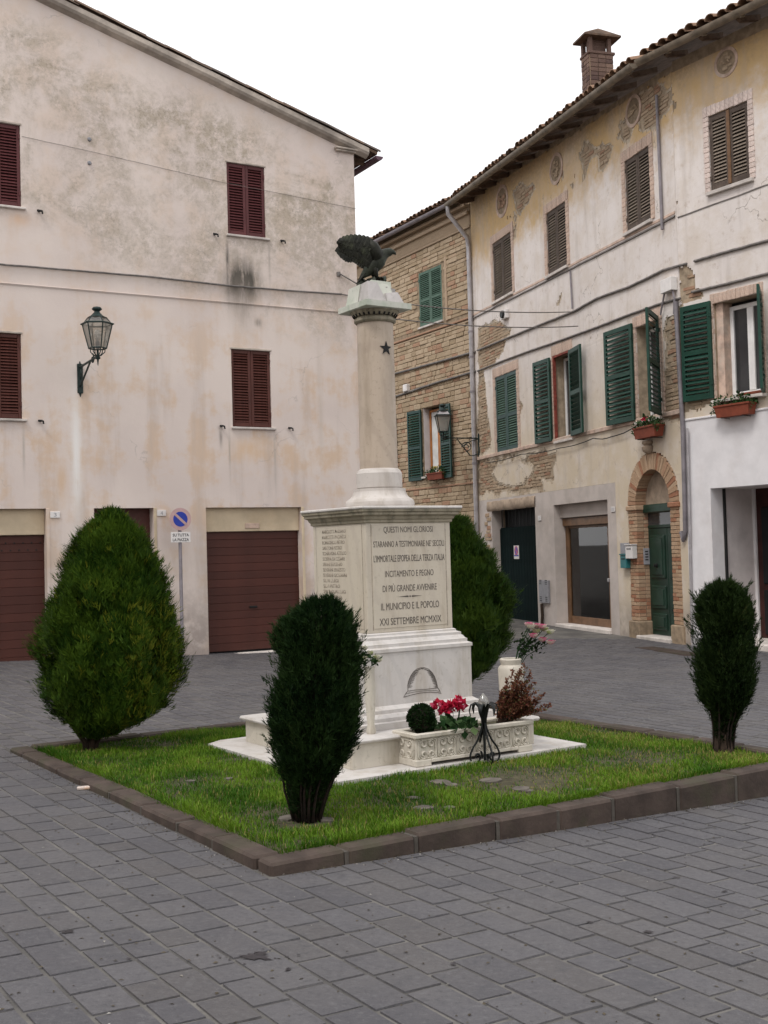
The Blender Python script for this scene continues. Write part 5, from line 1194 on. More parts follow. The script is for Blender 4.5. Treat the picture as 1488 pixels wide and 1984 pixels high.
def blob(cx, cy, cz, rx, ry, rz, n, seed):
    r = random.Random(seed); P = []
    for k in range(n):
        v = Vector((r.gauss(0, 1), r.gauss(0, 1), r.gauss(0, 1))).normalized(); P.append((cx+v.x*rx, cy+v.y*ry, max(zr+.0005, cz+v.z*rz)))
    return P
def facet(base, top, zt, seed):
    r = random.Random(seed); return [(x, y, zr+.0005) for x, y in base]+[(x+r.uniform(-.008, .008), y+r.uniform(-.008, .008), zr+zt+r.uniform(-.012, .012)) for x, y in top]
hull(facet([(-.17, -.17), (.0, -.175), (-.02, -.09), (-.16, -.02)], [(-.135, -.135), (-.06, -.145), (-.05, -.06), (-.13, -.02)], .15, 1), 'rock', MAT['rock'], mon)
hull(facet([(.005, -.175), (.165, -.17), (.165, -.05), (.0, -.06)], [(.01, -.15), (.13, -.15), (.14, -.05), (.02, -.05)], .085, 2), 'rock', MAT['rock'], mon)
hull(facet([(.06, -.05), (.172, -.045), (.17, .16), (.06, .16)], [(.05, -.10), (.145, -.08), (.145, .13), (.06, .13)], .14, 3), 'rock', MAT['rock'], mon)
hull(facet([(-.165, -.015), (-.05, -.0), (-.04, .165), (-.16, .17)], [(-.145, -.03), (-.06, -.02), (-.05, .13), (-.14, .14)], .15, 4), 'rock', MAT['marble_green'], mon)
hull(facet([(-.11, -.10), (.11, -.10), (.12, .15), (-.12, .15)], [(-.08, -.09), (.10, -.08), (.09, .1), (-.08, .1)], .172, 5), 'rock', MAT['marble_green'], mon)
hull(facet([(-.02, -.13), (.11, -.13), (.1, -.03), (-.04, -.02)], [(-.03, -.09), (.09, -.08), (.09, -.03), (-.03, -.02)], .155, 6), 'rock', MAT['marble_green'], mon)
# star on the shaft: wraps the curve
P = on_plane(748, 680, MC, Vector((MC.x, MC.y, 0)).normalized()); camdir = math.atan2(CAM.y-MC.y, CAM.x-MC.x)-math.atan2(MX.y, MX.x)
zs_ = P.z-ZB; lat = (748-pix(Vector((MC.x, MC.y, P.z)))[0])/FPX*9.2; rs = .1455
q = MB(); V = [(0, 0)]
for k in range(10): t = math.pi/2+k*math.pi/5; r = .055 if k % 2 == 0 else .0215; V.append((r*math.cos(t), r*math.sin(t)))
th0 = camdir+math.asin(lat/rs)
W3 = []
for rad in (rs+.0035, rs-.004):
    for a, b in V: t = th0+a/rs; W3.append((rad*math.cos(t), rad*math.sin(t), zs_+b))
q.add(W3, [(0, k+1, (k+1) % 10+1) for k in range(10)]+[(k+1, 11+k+1, 11+(k+1) % 10+1, (k+1) % 10+1) for k in range(10)]); q.build('star', MAT['black'], mon)
# inscriptions
Z6 = lambda x, y: (570+x/4.376, 880+y/4.376)
for s_, x0, x1, y0, y1 in (('QUESTI NOMI GLORIOSI', 755, 1170, 612, 662), ("STARANNO A TESTIMONIARE NE' SECOLI", 640, 1283, 733, 783), ("L'IMMORTALE EPOPEA DELLA TERZA ITALIA", 645, 1285, 852, 907), ('INCITAMENTO E PEGNO', 768, 1178, 982, 1034), ('DI PIÙ GRANDE AVVENIRE', 748, 1205, 1104, 1158), ('IL MUNICIPIO E IL POPOLO', 735, 1225, 1252, 1310), ('XXI SETTEMBRE MCMXIX', 722, 1245, 1378, 1436)):
    xm = (x0+x1)/2; a, b = fx_(*Z6(x0, (y0+y1)/2), D), fx_(*Z6(x1, (y0+y1)/2), D); z0, z1 = fz_(*Z6(xm, y1), D), fz_(*Z6(xm, y0), D)
    if b > D-bw-.012: b = D-bw-.012
    if a < -D+bw+.012: a = -D+bw+.012
    link('inscription_line', text_mesh(s_, z1-z0, b-a, MAT['ink'], .002, 0.), mon, ((a+b)/2, -D-.0055, z0))
zo = fz_(*Z6(980, 1203), D); xo = fx_(*Z6(980, 1203), D); q = MB(); q.prism([(xo-.11, zo), (xo-.02, zo+.006), (xo-.012, zo), (xo-.02, zo-.006)], -D-.0055, -D); q.prism([(xo+.11, zo), (xo+.02, zo-.006), (xo+.012, zo), (xo+.02, zo+.006)], -D-.0055, -D); q.prism([(xo-.008, zo), (xo, zo+.008), (xo+.008, zo), (xo, zo-.008)], -D-.0055, -D); q.build('ornament', MAT['ink'], mon)
NAMES = ['MARCHETTI MARIANO', 'MARCETTI PACIFICO', 'ROMAGNOLI PIETRO', 'SANTONI PIETRO', 'SCHIAVONI ATTILIO', 'SCEPPA DI CESARE', 'SERINI EUGENIO', 'SEVERINI ERNESTO', 'SEVERINI GIOVANNI', 'SILVI LUIGI', 'SILVI PIETRO', 'SPAGNOLINI LUIGI', 'TESEI ANTONIO', 'TESEI VINCENZO', 'TINTI AGOSTINO']
zn0 = zc0-.035; dzn = (zc0-zk-.10)/17.
for k, s_ in enumerate(NAMES): wd = .0205*len(s_); link('name_line', text_mesh(s_, .026, wd, MAT['inkfaded'], .0015, .006), mon, (-D-.0052, D-bw-.10-wd/2, zn0-dzn*(k+.6)), (0, 0, -math.pi/2))
# engraved helmet on the plinth
Z7 = lambda x, y: (740+x/3.543, 1180+y/3.543)
def hp(x, y): p = Z7(x, y); return fx_(*p, .478), fz_(*p, .478)
def stroke(q, pts, r): q.tube([(a, -.479, b) for a, b in pts], r, 5)
q = MB(); dome = [(178, 560), (176, 525), (182, 495), (196, 460), (216, 430), (240, 411), (268, 403), (290, 402), (320, 412), (345, 436), (362, 465), (374, 500), (382, 535), (384, 545)]
stroke(q, [hp(*p) for p in dome], .0022); stroke(q, [hp(*p) for p in [(176, 563), (230, 555), (300, 550), (350, 545), (384, 540)]], .0022); stroke(q, [hp(*p) for p in [(176, 563), (160, 585), (148, 605), (200, 590), (260, 576), (330, 570), (380, 573), (405, 578), (396, 560), (384, 540)]], .0025)
stroke(q, [hp(*p) for p in [(165, 580), (230, 568), (300, 560), (370, 558), (396, 566)]], .0015); stroke(q, [hp(*p) for p in [(268, 403), (280, 412), (290, 402)]], .002)
rr = random.Random(6)
for k in range(34):
    y = 425+k*3.6; e = [p for p in dome[:7]]; xl = np.interp(y, [403, 411, 430, 460, 495, 525, 560], [268, 240, 216, 196, 182, 176, 178]); xr_ = np.interp(y, [402, 412, 436, 465, 500, 535], [290, 320, 345, 362, 374, 382]); L1 = rr.uniform(18, 55)*(1.2-.6*k/34)
    stroke(q, [hp(xl+2, y), hp(xl+L1, y-L1*.35)], .0009); stroke(q, [hp(xr_-2, y), hp(xr_-L1*.8, y-L1*.25)], .0009)
q.build('helmet_engraving', MAT['ink'], mon)
# ------------------------------------------------------------------ eagle
EF = hd(72); eagle = thing('eagle_statue', 'dark bronze eagle with raised wings perched on the column rock', 'statue', (MC.x, MC.y, ZB+zr+.14), math.atan2(EF.y, EF.x))
E0 = zr+ZB+.14
def ep(x, y, b=0.): return ((x-690)*.000505, -b*.75, 3.527+(1190-y)*.000515-E0)      # zoomed pixel -> statue frame (x forward, -y towards viewer)
q = MB(); q.tube([ep(455, 800), ep(520, 735), ep(600, 665), ep(680, 590), ep(760, 495), ep(820, 430), ep(880, 385), ep(930, 362), ep(975, 352), ep(1010, 352), ep(1045, 368), ep(1062, 392)], [.006, .024, .042, .060, .066, .052, .040, .034, .031, .021, .012, .003], 14)
q.build('body', MAT['bronze'], eagle, smooth=True)
q = MB(); 
for sgn in (1, -1): q.lathe([(.001, .006), (.005, .003), (.005, 0)], 8, ep(965, 345, sgn*.029))
q.build('eyes', MAT['black'], eagle)
for sgn in (1, -1):
    q = MB(); q.tube([ep(690, 600, sgn*.03), ep(700, 680, sgn*.038), ep(720, 740, sgn*.038), ep(735, 775, sgn*.038)], [.032, .026, .015, .010], 8)
    for a in (-25, 0, 25): q.tube([ep(735, 772, sgn*.038), ep(790, 770, sgn*.038+a*.0006), ep(830, 790, sgn*.038+a*.0008)], [.008, .007, .002], 6)
    q.build('leg', MAT['bronze_d'], eagle, smooth=True)
for k in range(5):
    b = (k-2)*.012; q = MB(); q.tube([ep(560, 690, b), ep(490, 760, b*1.5), ep(425, 850, b*2)], [.012, .015, .006], 6, True, .4); q.build('tail_feather', MAT['bronze_d'], eagle, smooth=True)
for sgn in (1, -1): q = MB(); q.tube([ep(770, 520, sgn*.01), ep(725, 450, sgn*.035), ep(690, 370, sgn*.05), ep(655, 290, sgn*.055), ep(600, 235, sgn*.07)], [.03, .058, .055, .045, .02], 12); q.build('shoulder', MAT['bronze_d'], eagle, smooth=True)
LEAD = [(715, 330), (690, 270), (655, 225), (600, 196), (540, 180), (470, 176), (400, 176), (330, 180), (265, 192), (205, 210), (155, 240), (115, 280)]
TRAIL = [(600, 640), (545, 625), (490, 600), (440, 568), (400, 535), (350, 508), (290, 508), (235, 505), (185, 480), (135, 440), (98, 395), (70, 335)]
def span(C_, f): x = f*(len(C_)-1); i = min(int(x), len(C_)-2); t = x-i; return (C_[i][0]*(1-t)+C_[i+1][0]*t, C_[i][1]*(1-t)+C_[i+1][1]*t)
for sgn in (1, -1):
    if sgn < 0: LEAD = [(x+(690-x)*.18, y+6) for x, y in LEAD]; TRAIL = [(x+(690-x)*.18, y) for x, y in TRAIL]
    wq_ = MB(); n = 14; V = []; o_ = 0
    for j in range(n+1):
        f = j/n; L_ = span(LEAD, f); T_ = span(TRAIL, f); bb = sgn*(.045+.10*f)
        for kk in range(7):
            g_ = kk/6*.62; x = L_[0]*(1-g_)+T_[0]*g_; y = L_[1]*(1-g_)+T_[1]*g_; V.append(ep(x, y, bb+sgn*.018*math.sin(math.pi*kk/6)))
        for kk in range(7):
            g_ = kk/6*.62; x = L_[0]*(1-g_)+T_[0]*g_; y = L_[1]*(1-g_)+T_[1]*g_; V.append(ep(x, y, bb-sgn*.008*math.sin(math.pi*kk/6)))
    F = []
    for j in range(n):
        for kk in range(6): F += [(j*14+kk, j*14+kk+1, (j+1)*14+kk+1, (j+1)*14+kk), (j*14+7+kk+1, j*14+7+kk, (j+1)*14+7+kk, (j+1)*14+7+kk+1)]
    wq_.add(V, F); wing = wq_.build('wing', MAT['bronze_d'], eagle, smooth=True)
    for layer, (nf, g0_, g1_, wd) in enumerate(((14, .25, 1.0, .021), (13, .08, .70, .019), (11, -.04, .40, .019))):
        for j in range(nf):
            f = (j+.5)/nf; L_ = span(LEAD, f); T_ = span(TRAIL, f); bb = sgn*(.047+.10*f+.006*layer)+sgn*.003*(j % 2)
            P = []
            for kk in range(5): g_ = g0_+(g1_-g0_)*kk/4; P.append(ep(L_[0]*(1-g_)+T_[0]*g_-18*math.sin(math.pi*g_), L_[1]*(1-g_)+T_[1]*g_, bb+sgn*.014*math.sin(math.pi*g_)))
            q = MB(); P = [Vector(p) for p in P]; V = []; ax_ = (P[-1]-P[0]).normalized(); wdir = Vector((-ax_.z, 0, ax_.x)).normalized()
            for kk, (p, w_) in enumerate(zip(P, (wd*.7, wd*1.05, wd*1.15, wd*1.0, wd*.35))): V += [p-wdir*w_, p+Vector((0, -sgn*.006, 0)), p+wdir*w_, p+Vector((0, sgn*.005, 0))]
            q.add(V, [(4*i+a_, 4*i+(a_+1) % 4, 4*i+4+(a_+1) % 4, 4*i+4+a_) for i in range(4) for a_ in range(4)]+[(0, 1, 2, 3), (16, 17, 18, 19)]); q.build('feather', MAT['bronze_d'], wing)
pts = []
for i, (x, y, b, s_) in enumerate(((520, 790, 0, 60), (640, 790, .03, 70), (760, 800, 0, 65), (860, 790, .0, 45), (600, 800, -.05, 60), (760, 790, -.05, 55), (840, 770, .02, 50), (470, 830, .0, 45))):
    r = random.Random(i); c0 = ep(x, y+20, b); hull([(c0[0]+r.uniform(-1, 1)*s_*.0006, c0[1]+r.uniform(-1, 1)*.04, c0[2]+r.uniform(-1, .9)*.032) for k in range(12)], 'perch_rock', MAT['bronze'], eagle)
# ------------------------------------------------------------------ trough and the things round the monument
A = hz(809, 1487.6, .142); B_ = hz(1030.7, 1455, .142); TL = (B_-A).length; tdir = (B_-A).normalized(); TD = .27; TH = .225
trough = thing('marble_trough', 'long white stone flower trough carved with scrolls in front of the memorial', 'planter', A, math.atan2(tdir.y, tdir.x))
q = MB(); fz0 = .035
q.cbox(0, TL, .012, TD-.012, fz0, TH-.03, .006); q.cbox(-.01, .12, 0, TD, 0, fz0+.012, .006); q.cbox(TL-.12, TL+.01, 0, TD, 0, fz0+.012, .006); q.cbox(.12, TL-.12, .0, TD, fz0-.012, fz0+.012, .004); q.build('body', MAT['trough'], trough)
q = MB()
for x0, x1, y0, y1 in ((-.02, TL+.02, -.012, .03), (-.02, TL+.02, TD-.03, TD+.012), (-.02, .03, .03, TD-.03), (TL-.03, TL+.02, .03, TD-.03)): q.cbox(x0, x1, y0, y1, TH-.032, TH, .006)
q.build('rim', MAT['trough'], trough)
q = MB(); q.box(.03, TL-.03, .03, TD-.03, TH-.05, TH-.02); q.build('soil', MAT['soil'], trough)
def spiral(cx, cz, r, a0, turns, sgn): return [(cx+r*(1-.72*k/22)*math.cos(a0+sgn*turns*6.283*k/22), cz+r*(1-.72*k/22)*math.sin(a0+sgn*turns*6.283*k/22)) for k in range(23)]
def relief(w_, h_):
    q = MB(); r = h_*.2
    for sx in (-1, 1):
        for sz in (-1, 1):
            for rr_, t in ((1., .0062), (.62, .004)):
                P = spiral(sx*w_*.22, sz*h_*.24, r*rr_, R_(90 if sz > 0 else -90), .95, sx*sz); q.tube([(a, -.004, b) for a, b in P], t, 6)
    n = 16
    for k in (1., .86):
        P = [(w_*.48*k*math.copysign(abs(math.cos(6.283*i/n))**.4, math.cos(6.283*i/n)), h_*.48*k*math.copysign(abs(math.sin(6.283*i/n))**.4, math.sin(6.283*i/n))) for i in range(n+1)]; q.tube([(a, -.003, b) for a, b in P], .0055, 6)
    return q
nR = 6; uw = (TL-.02)/nR; zr0 = (fz0+TH-.03)/2; me = relief(uw*.96, TH-.03-fz0-.012).mesh('scroll_relief', MAT['trough'], 60)
for k in range(nR): link('scroll_relief', me, trough, (.01+uw*(k+.5), .012, zr0))
me2_ = relief(TD*.8, TH-.03-fz0-.012).mesh('scroll_relief', MAT['trough'], 60); link('scroll_relief', me2_, trough, (.0, TD/2, zr0), (0, 0, -math.pi/2)); link('scroll_relief', me2_, trough, (TL, TD/2, zr0), (0, 0, math.pi/2))
def tp(x, y=TD/2, z=TH-.02): return A+tdir*x+Vector((-tdir.y, tdir.x, 0))*y+Vector((0, 0, z))
def leafcloud(name, mat, parent, pts, size, n_each, rnd, asp=.45, up=.3):
    q = MB(); V = []; F = []; At = []
    for P, nrm in pts:
        for k in range(n_each):
            d = (Vector(nrm)*rnd.uniform(.2, 1)+Vector((rnd.gauss(0, .6), rnd.gauss(0, .6), rnd.gauss(0, .6)+up))).normalized(); sdv = d.cross(Vector((rnd.gauss(0, 1), rnd.gauss(0, 1), rnd.gauss(0, 1)))).normalized(); L = size*rnd.uniform(.6, 1.25); w_ = L*asp*.5; o_ = len(V); c0 = Vector(P)
            V += [c0, c0+d*L*.45+sdv*w_, c0+d*L, c0+d*L*.45-sdv*w_]; F.append((o_, o_+1, o_+2, o_+3)); At += [rnd.random()]*4
    q.v = [tuple(v) for v in V]; q.f = F; q.a = At; return q.build(name, mat, parent, recalc=False)
def sph(c0, r, n, rnd, sq=1., jit=.15):
    L = []
    for k in range(n):
        v = Vector((rnd.gauss(0, 1), rnd.gauss(0, 1), rnd.gauss(0, 1))).normalized(); L.append((Vector(c0)+Vector((v.x*r, v.y*r, v.z*r*sq))*(1-jit*rnd.random()), v))
    return L
rp = random.Random(31)
c0 = tp(.13, TD/2); bx_ = thing('boxwood_ball', 'clipped dark green boxwood ball in the left end of the trough', 'shrub', c0)
leafcloud('foliage', MAT['box'], bx_, sph((0, 0, .105), .095, 1500, rp, 1.), .016, 3, rp, .6)
q = MB(); q.lathe([(.01, 0), (.07, .04), (.085, .1), (.06, .165), (.01, .185)], 14); q.build('twig_core', MAT['twig'], bx_); q = MB(); q.tube([(0, 0, -.03), (0, 0, .06)], .012, 6); q.build('trunk', MAT['bark'], bx_)  # solid dark core added inside the leaf ball
# red cyclamen
c0 = tp(.40, TD/2-.02); cy = thing('red_cyclamen', 'red flowering cyclamen with broad leaves in the trough', 'plant', c0)
P = []
for k in range(70): a = rp.uniform(0, 6.283); r = rp.uniform(.02, .15); P.append(((r*math.cos(a)*1.25, r*math.sin(a)*.85-.03, .055-r*.28+rp.uniform(-.02, .025)), (math.cos(a)*.8, math.sin(a)*.8-.2, .35)))
leafcloud('leaves', MAT['leafg'], cy, P, .062, 2, rp, .85, .1)
for k, (x, y, s_) in enumerate(((405, 660, 1.1), (440, 670, 1.1), (460, 690, .8), (500, 670, 1.), (515, 628, .8), (548, 665, 1.), (550, 690, .8), (425, 690, 1.))):
    w_ = on_plane(*Z7(x, y), c0+Vector((0, 0, 0)), Vector((c0.x, c0.y, 0)).normalized())-c0; w_ += Vector((rp.uniform(-.02, .02), rp.uniform(-.03, .03), 0))
    q = leafcloud('flower', MAT['redflower'], cy, sph(w_, .018*s_, 12, rp), .046*s_, 2, rp, .8, .5); 
    q = MB(); q.tube([(w_.x*.4, w_.y*.4, 0), (w_.x*.85, w_.y*.85, w_.z*.6), w_], .0022, 5); q.build('stem', MAT['leafg'], cy)
# russet shrub
c0 = tp(TL-.19, TD/2+.0); ru = thing('russet_shrub', 'straggly russet leaved shrub in the right end of the trough', 'shrub', c0)
def shrub_pts(tips, dens, rnd):
    pts = []; stems = MB()
    for (tx, ty, tz) in tips:
        b = Vector((tx*.15+rnd.uniform(-.03, .03), ty*.15+rnd.uniform(-.03, .03), 0)); e = Vector((tx, ty, tz)); m_ = (b+e)/2+Vector((0, 0, .03*rnd.random())); pp = [b*(1-t)**2+m_*2*t*(1-t)+e*t*t for t in [k/8 for k in range(9)]]
        stems.tube(pp, [.0028-.0018*k/8 for k in range(9)], 5)
        for k in range(dens): t = rnd.uniform(.25, 1); i = min(7, int(t*8)); v = pp[i].lerp(pp[i+1], t*8-i); pts.append((v+Vector((rnd.gauss(0, .006), rnd.gauss(0, .006), rnd.gauss(0, .006))), (rnd.gauss(0, 1), rnd.gauss(0, 1), .4)))
    return pts, stems
sc = 8.2/FPX; vw = RT
tips = []
for x, y in ((800, 550), (830, 530), (860, 520), (890, 560), (915, 400), (930, 430), (945, 420), (960, 400), (985, 370), (990, 400), (1005, 470), (1035, 410), (1035, 450), (1040, 500), (1060, 560), (1090, 600), (1130, 580), (1160, 655), (1100, 690), (1080, 640), (870, 600), (900, 640), (940, 520), (960, 560), (1000, 560), (1020, 620), (1050, 660), (820, 600), (850, 680), (930, 620), (880, 560), (970, 600), (1030, 560), (1060, 620), (910, 560), (1000, 520), (840, 560), (860, 640)):
    w_ = on_plane(*Z7(x, y), c0, Vector((c0.x, c0.y, 0)).normalized())-c0; tips.append((w_.x+rp.uniform(-.02, .02), w_.y+rp.uniform(-.07, .07), w_.z))
pts, stems = shrub_pts(tips+[(x*.8+rp.uniform(-.04, .04), y+rp.uniform(-.08, .08), z*.75) for x, y, z in tips], 42, rp); stems.build('stems', MAT['bark'], ru); leafcloud('foliage', MAT['berry'], ru, pts, .022, 2, rp, .65)
# marble vase with roses
vd = 9.05; Pv = hz(994, 1437, .142); vase = thing('marble_vase', 'round white marble vase behind the trough', 'vase', Pv)
dv = Vector((Pv.x, Pv.y, 0)).normalized(); zv = lambda y: on_plane(994, y, Pv, dv).z-Pv.z; sv = Pv.length/FPX
q = MB(); rr_ = lambda w_: w_/3.543/2*sv
q.lathe([(rr_(120), 0), (rr_(125), .02), (rr_(110), .05), (rr_(150), .16), (rr_(172), zv(1180+460/3.543)), (rr_(176), zv(1180+410/3.543)), (rr_(160), zv(1180+392/3.543)), (rr_(132), zv(1180+380/3.543)), (rr_(140), zv(1180+365/3.543)), (rr_(150), zv(1180+345/3.543)), (rr_(138), zv(1180+338/3.543)), (rr_(110), zv(1180+340/3.543)), (rr_(100), zv(1180+380/3.543)), (rr_(90), .2)], 32); q.build('vase_body', MAT['trough'], vase, smooth=40)
ztop = zv(1180+345/3.543)
ro = thing('rose_bouquet', 'bouquet of pink and white roses leaning out of the marble vase', 'flowers', Pv+Vector((0, 0, ztop-.06)))
def rose(c_, r, parent, matk, rnd, name='flower'):
    q = MB(); At = []; V = []; F = []
    for ring, (n, rr2, tilt, hh_) in enumerate(((3, .35, .25, 1.1), (5, .7, .5, 1.), (6, 1., .95, .85))):
        for k in range(n):
            a = 6.283*k/n+ring*.5; d = Vector((math.cos(a), math.sin(a), 0)); s2 = Vector((-d.y, d.x, 0)); o_ = len(V); b = Vector(c_)
            for u_, (wd, out_, up_) in enumerate(((.25, .1, -.5), (.6, rr2*.7, -.1), (.55, rr2*(.8+.3*tilt), .5*hh_), (.2, rr2*(1+.35*tilt), .62*hh_))): V += [b+(d*out_-s2*wd+Vector((0, 0, up_)))*r, b+(d*out_+s2*wd+Vector((0, 0, up_)))*r]
            F += [(o_, o_+1, o_+3, o_+2), (o_+2, o_+3, o_+5, o_+4), (o_+4, o_+5, o_+7, o_+6)]; At += [min(1, .1+.4*ring+rnd.uniform(-.1, .15))]*8
    q.v = [tuple(v) for v in V]; q.f = F; q.a = At; return q.build(name, MAT[matk], parent, smooth=True, recalc=False)
lp = []; q = MB()
for k, (x, y, mk) in enumerate(((1000, 118, 'whiteflower'), (1030, 105, 'pinkflower'), (1070, 115, 'pinkflower'), (1125, 118, 'pinkflower'), (1140, 155, 'whiteflower'), (1060, 178, 'pinkflower'), (1092, 210, 'pinkflower'), (1148, 228, 'pinkflower'), (1105, 140, 'whiteflower'), (1035, 150, 'whiteflower'))):
    Pw = on_plane(*Z7(x, y), Pv, dv)-ro.location; Pw += Vector((rp.uniform(-.03, .03), rp.uniform(-.07, .05), 0)); rose(Pw-dv*.05, .031, ro, mk, rp)
    q.tube([(0, 0, -.1), Pw*.4+Vector((.0, 0, .01)), Pw], .003, 5)
    for j in range(9): t = rp.uniform(.35, .95); lp.append((Pw*t+Vector((rp.gauss(0, .02), rp.gauss(0, .02), rp.gauss(0, .02))), (rp.gauss(0, 1), rp.gauss(0, 1), .1)))
for x, y in ((970, 300), (960, 240), (985, 220), (1040, 270), (975, 190), (1010, 230), (1070, 250)):
    Pw = on_plane(*Z7(x, y), Pv, dv)-ro.location
    for j in range(7): lp.append((Pw+Vector((rp.gauss(0, .015), rp.gauss(0, .02), rp.gauss(0, .015))), (rp.gauss(0, 1), rp.gauss(0, 1), -.2)))
q.build('stems', MAT['leafg'], ro); leafcloud('leaves', MAT['box'], ro, lp, .04, 1, rp, .6, .1)
# pale flowers beside the plinth, in a low vase on the step
Pf = wst(ms-.66, mt-.60, ZB+zl1); Pf = Pf
pf_px = (722, 1268); dn_ = Vector((Pf.x, Pf.y, 0)).normalized()
Pf2 = on_plane(716, 1300, Pf, dn_); Pf = Vector((Pf2.x, Pf2.y, ZB+zl1))
va_ = thing('low_vase', 'small white vase on the step half hidden by the dark bush', 'vase', Pf); hv = on_plane(716, 1292, Pf, dn_).z-Pf.z
q = MB(); q.lathe([(.03, 0), (.035, .02), (.025, .06), (.04, hv*.6), (.034, hv-.03), (.04, hv)], 20); q.build('vase_body', MAT['trough'], va_, smooth=40)
bo = thing('white_bouquet', 'small bunch of white and pale green flowers at the plinth corner', 'flowers', Pf+Vector((0, 0, hv-.02))); lp = []
for k in range(9):
    Pw = on_plane(rp.uniform(700, 738), rp.uniform(1250, 1284), Pf, dn_)-bo.location+Vector((0, rp.uniform(-.05, .05), 0)); rose(Pw-dn_*.04, .022, bo, 'whiteflower', rp); lp += [(Pw*rp.uniform(.5, 1), (rp.gauss(0, 1), rp.gauss(0, 1), 0)) for j in range(5)]
leafcloud('leaves', MAT['leafg'], bo, lp, .04, 2, rp, .55)
# wrought iron lamp stand
Pi = hz(940, 1478, KT-.01); si = Pi.length/FPX/3.543; ir = thing('iron_flower_lamp', 'black wrought iron votive lamp with curled petals in front of the trough', 'lamp', Pi)
di = Vector((Pi.x, Pi.y, 0)).normalized(); sdx = Vector((di.y, -di.x, 0))
zt_ = on_plane(*Z7(712, 640), Pi, di).z-Pi.z
q = MB(); q.tube([(0, 0, .02), (0, 0, zt_*.3), (0, 0, zt_*.62), (0, 0, zt_*.8)], [.010, .009, .012, .02], 8); q.build('stem', MAT['iron'], ir)
for k in range(4):
    a = 6.283*k/4+.4; d = Vector((math.cos(a), math.sin(a), 0)); R2 = 112*si
    P = [d*.012+Vector((0, 0, zt_*.66)), d*R2*.2+Vector((0, 0, zt_*.55)), d*R2*.48+Vector((0, 0, zt_*.38)), d*R2*.8+Vector((0, 0, zt_*.26)), d*R2+Vector((0, 0, zt_*.13)), d*R2*.9+Vector((0, 0, .015)), d*R2*.6+Vector((0, 0, .002)), d*R2*.35+Vector((0, 0, .03)), d*R2*.42+Vector((0, 0, .065)), d*R2*.6+Vector((0, 0, .06)), d*R2*.58+Vector((0, 0, .035))]
    PP = []
    for i in range(len(P)-1):
        p0, p1, p2, p3 = P[max(0, i-1)], P[i], P[i+1], P[min(len(P)-1, i+2)]
        for j in range(5): t = j/5; PP.append(.5*((2*p1)+(p2-p0)*t+(2*p0-5*p1+4*p2-p3)*t*t+(-p0+3*p1-3*p2+p3)*t**3))
    q = MB(); q.tube(PP, .0075, 6); q.build('leg', MAT['iron'], ir, smooth=True)
for k in range(6):
    a = 6.283*k/6+.2; d = Vector((math.cos(a), math.sin(a), 0)); s2 = Vector((-d.y, d.x, 0)); q = MB(); V = []; R2 = 118*si
    prof_ = [(.08, .58, .008), (.12, .75, .015), (.26, .92, .022), (.5, 1.0, .022), (.76, .97, .018), (.86, .88, .012), (.80, .80, .004)]
    for r_, z_, w_ in prof_: V += [d*R2*r_+s2*w_+Vector((0, 0, zt_*z_)), d*R2*r_*1.03+Vector((0, 0, zt_*z_-.006)), d*R2*r_-s2*w_+Vector((0, 0, zt_*z_))]
    F = []
    for i in range(len(prof_)-1):
        for j in range(2): F.append((i*3+j, i*3+j+1, i*3+j+4, i*3+j+3))
    q.add(V, F); o = q.build('petal', MAT['iron'], ir, smooth=True); md = o.modifiers.new('s', 'SOLIDIFY'); md.thickness = .003
q = MB(); q.lathe([(.012, zt_*.8), (.035, zt_*.9), (.04, zt_*1.0), (.03, zt_*1.07), (.012, zt_*1.12), (.004, zt_*1.15)], 16); q.build('glass_flame', MAT['lampglass'], ir, smooth=True)
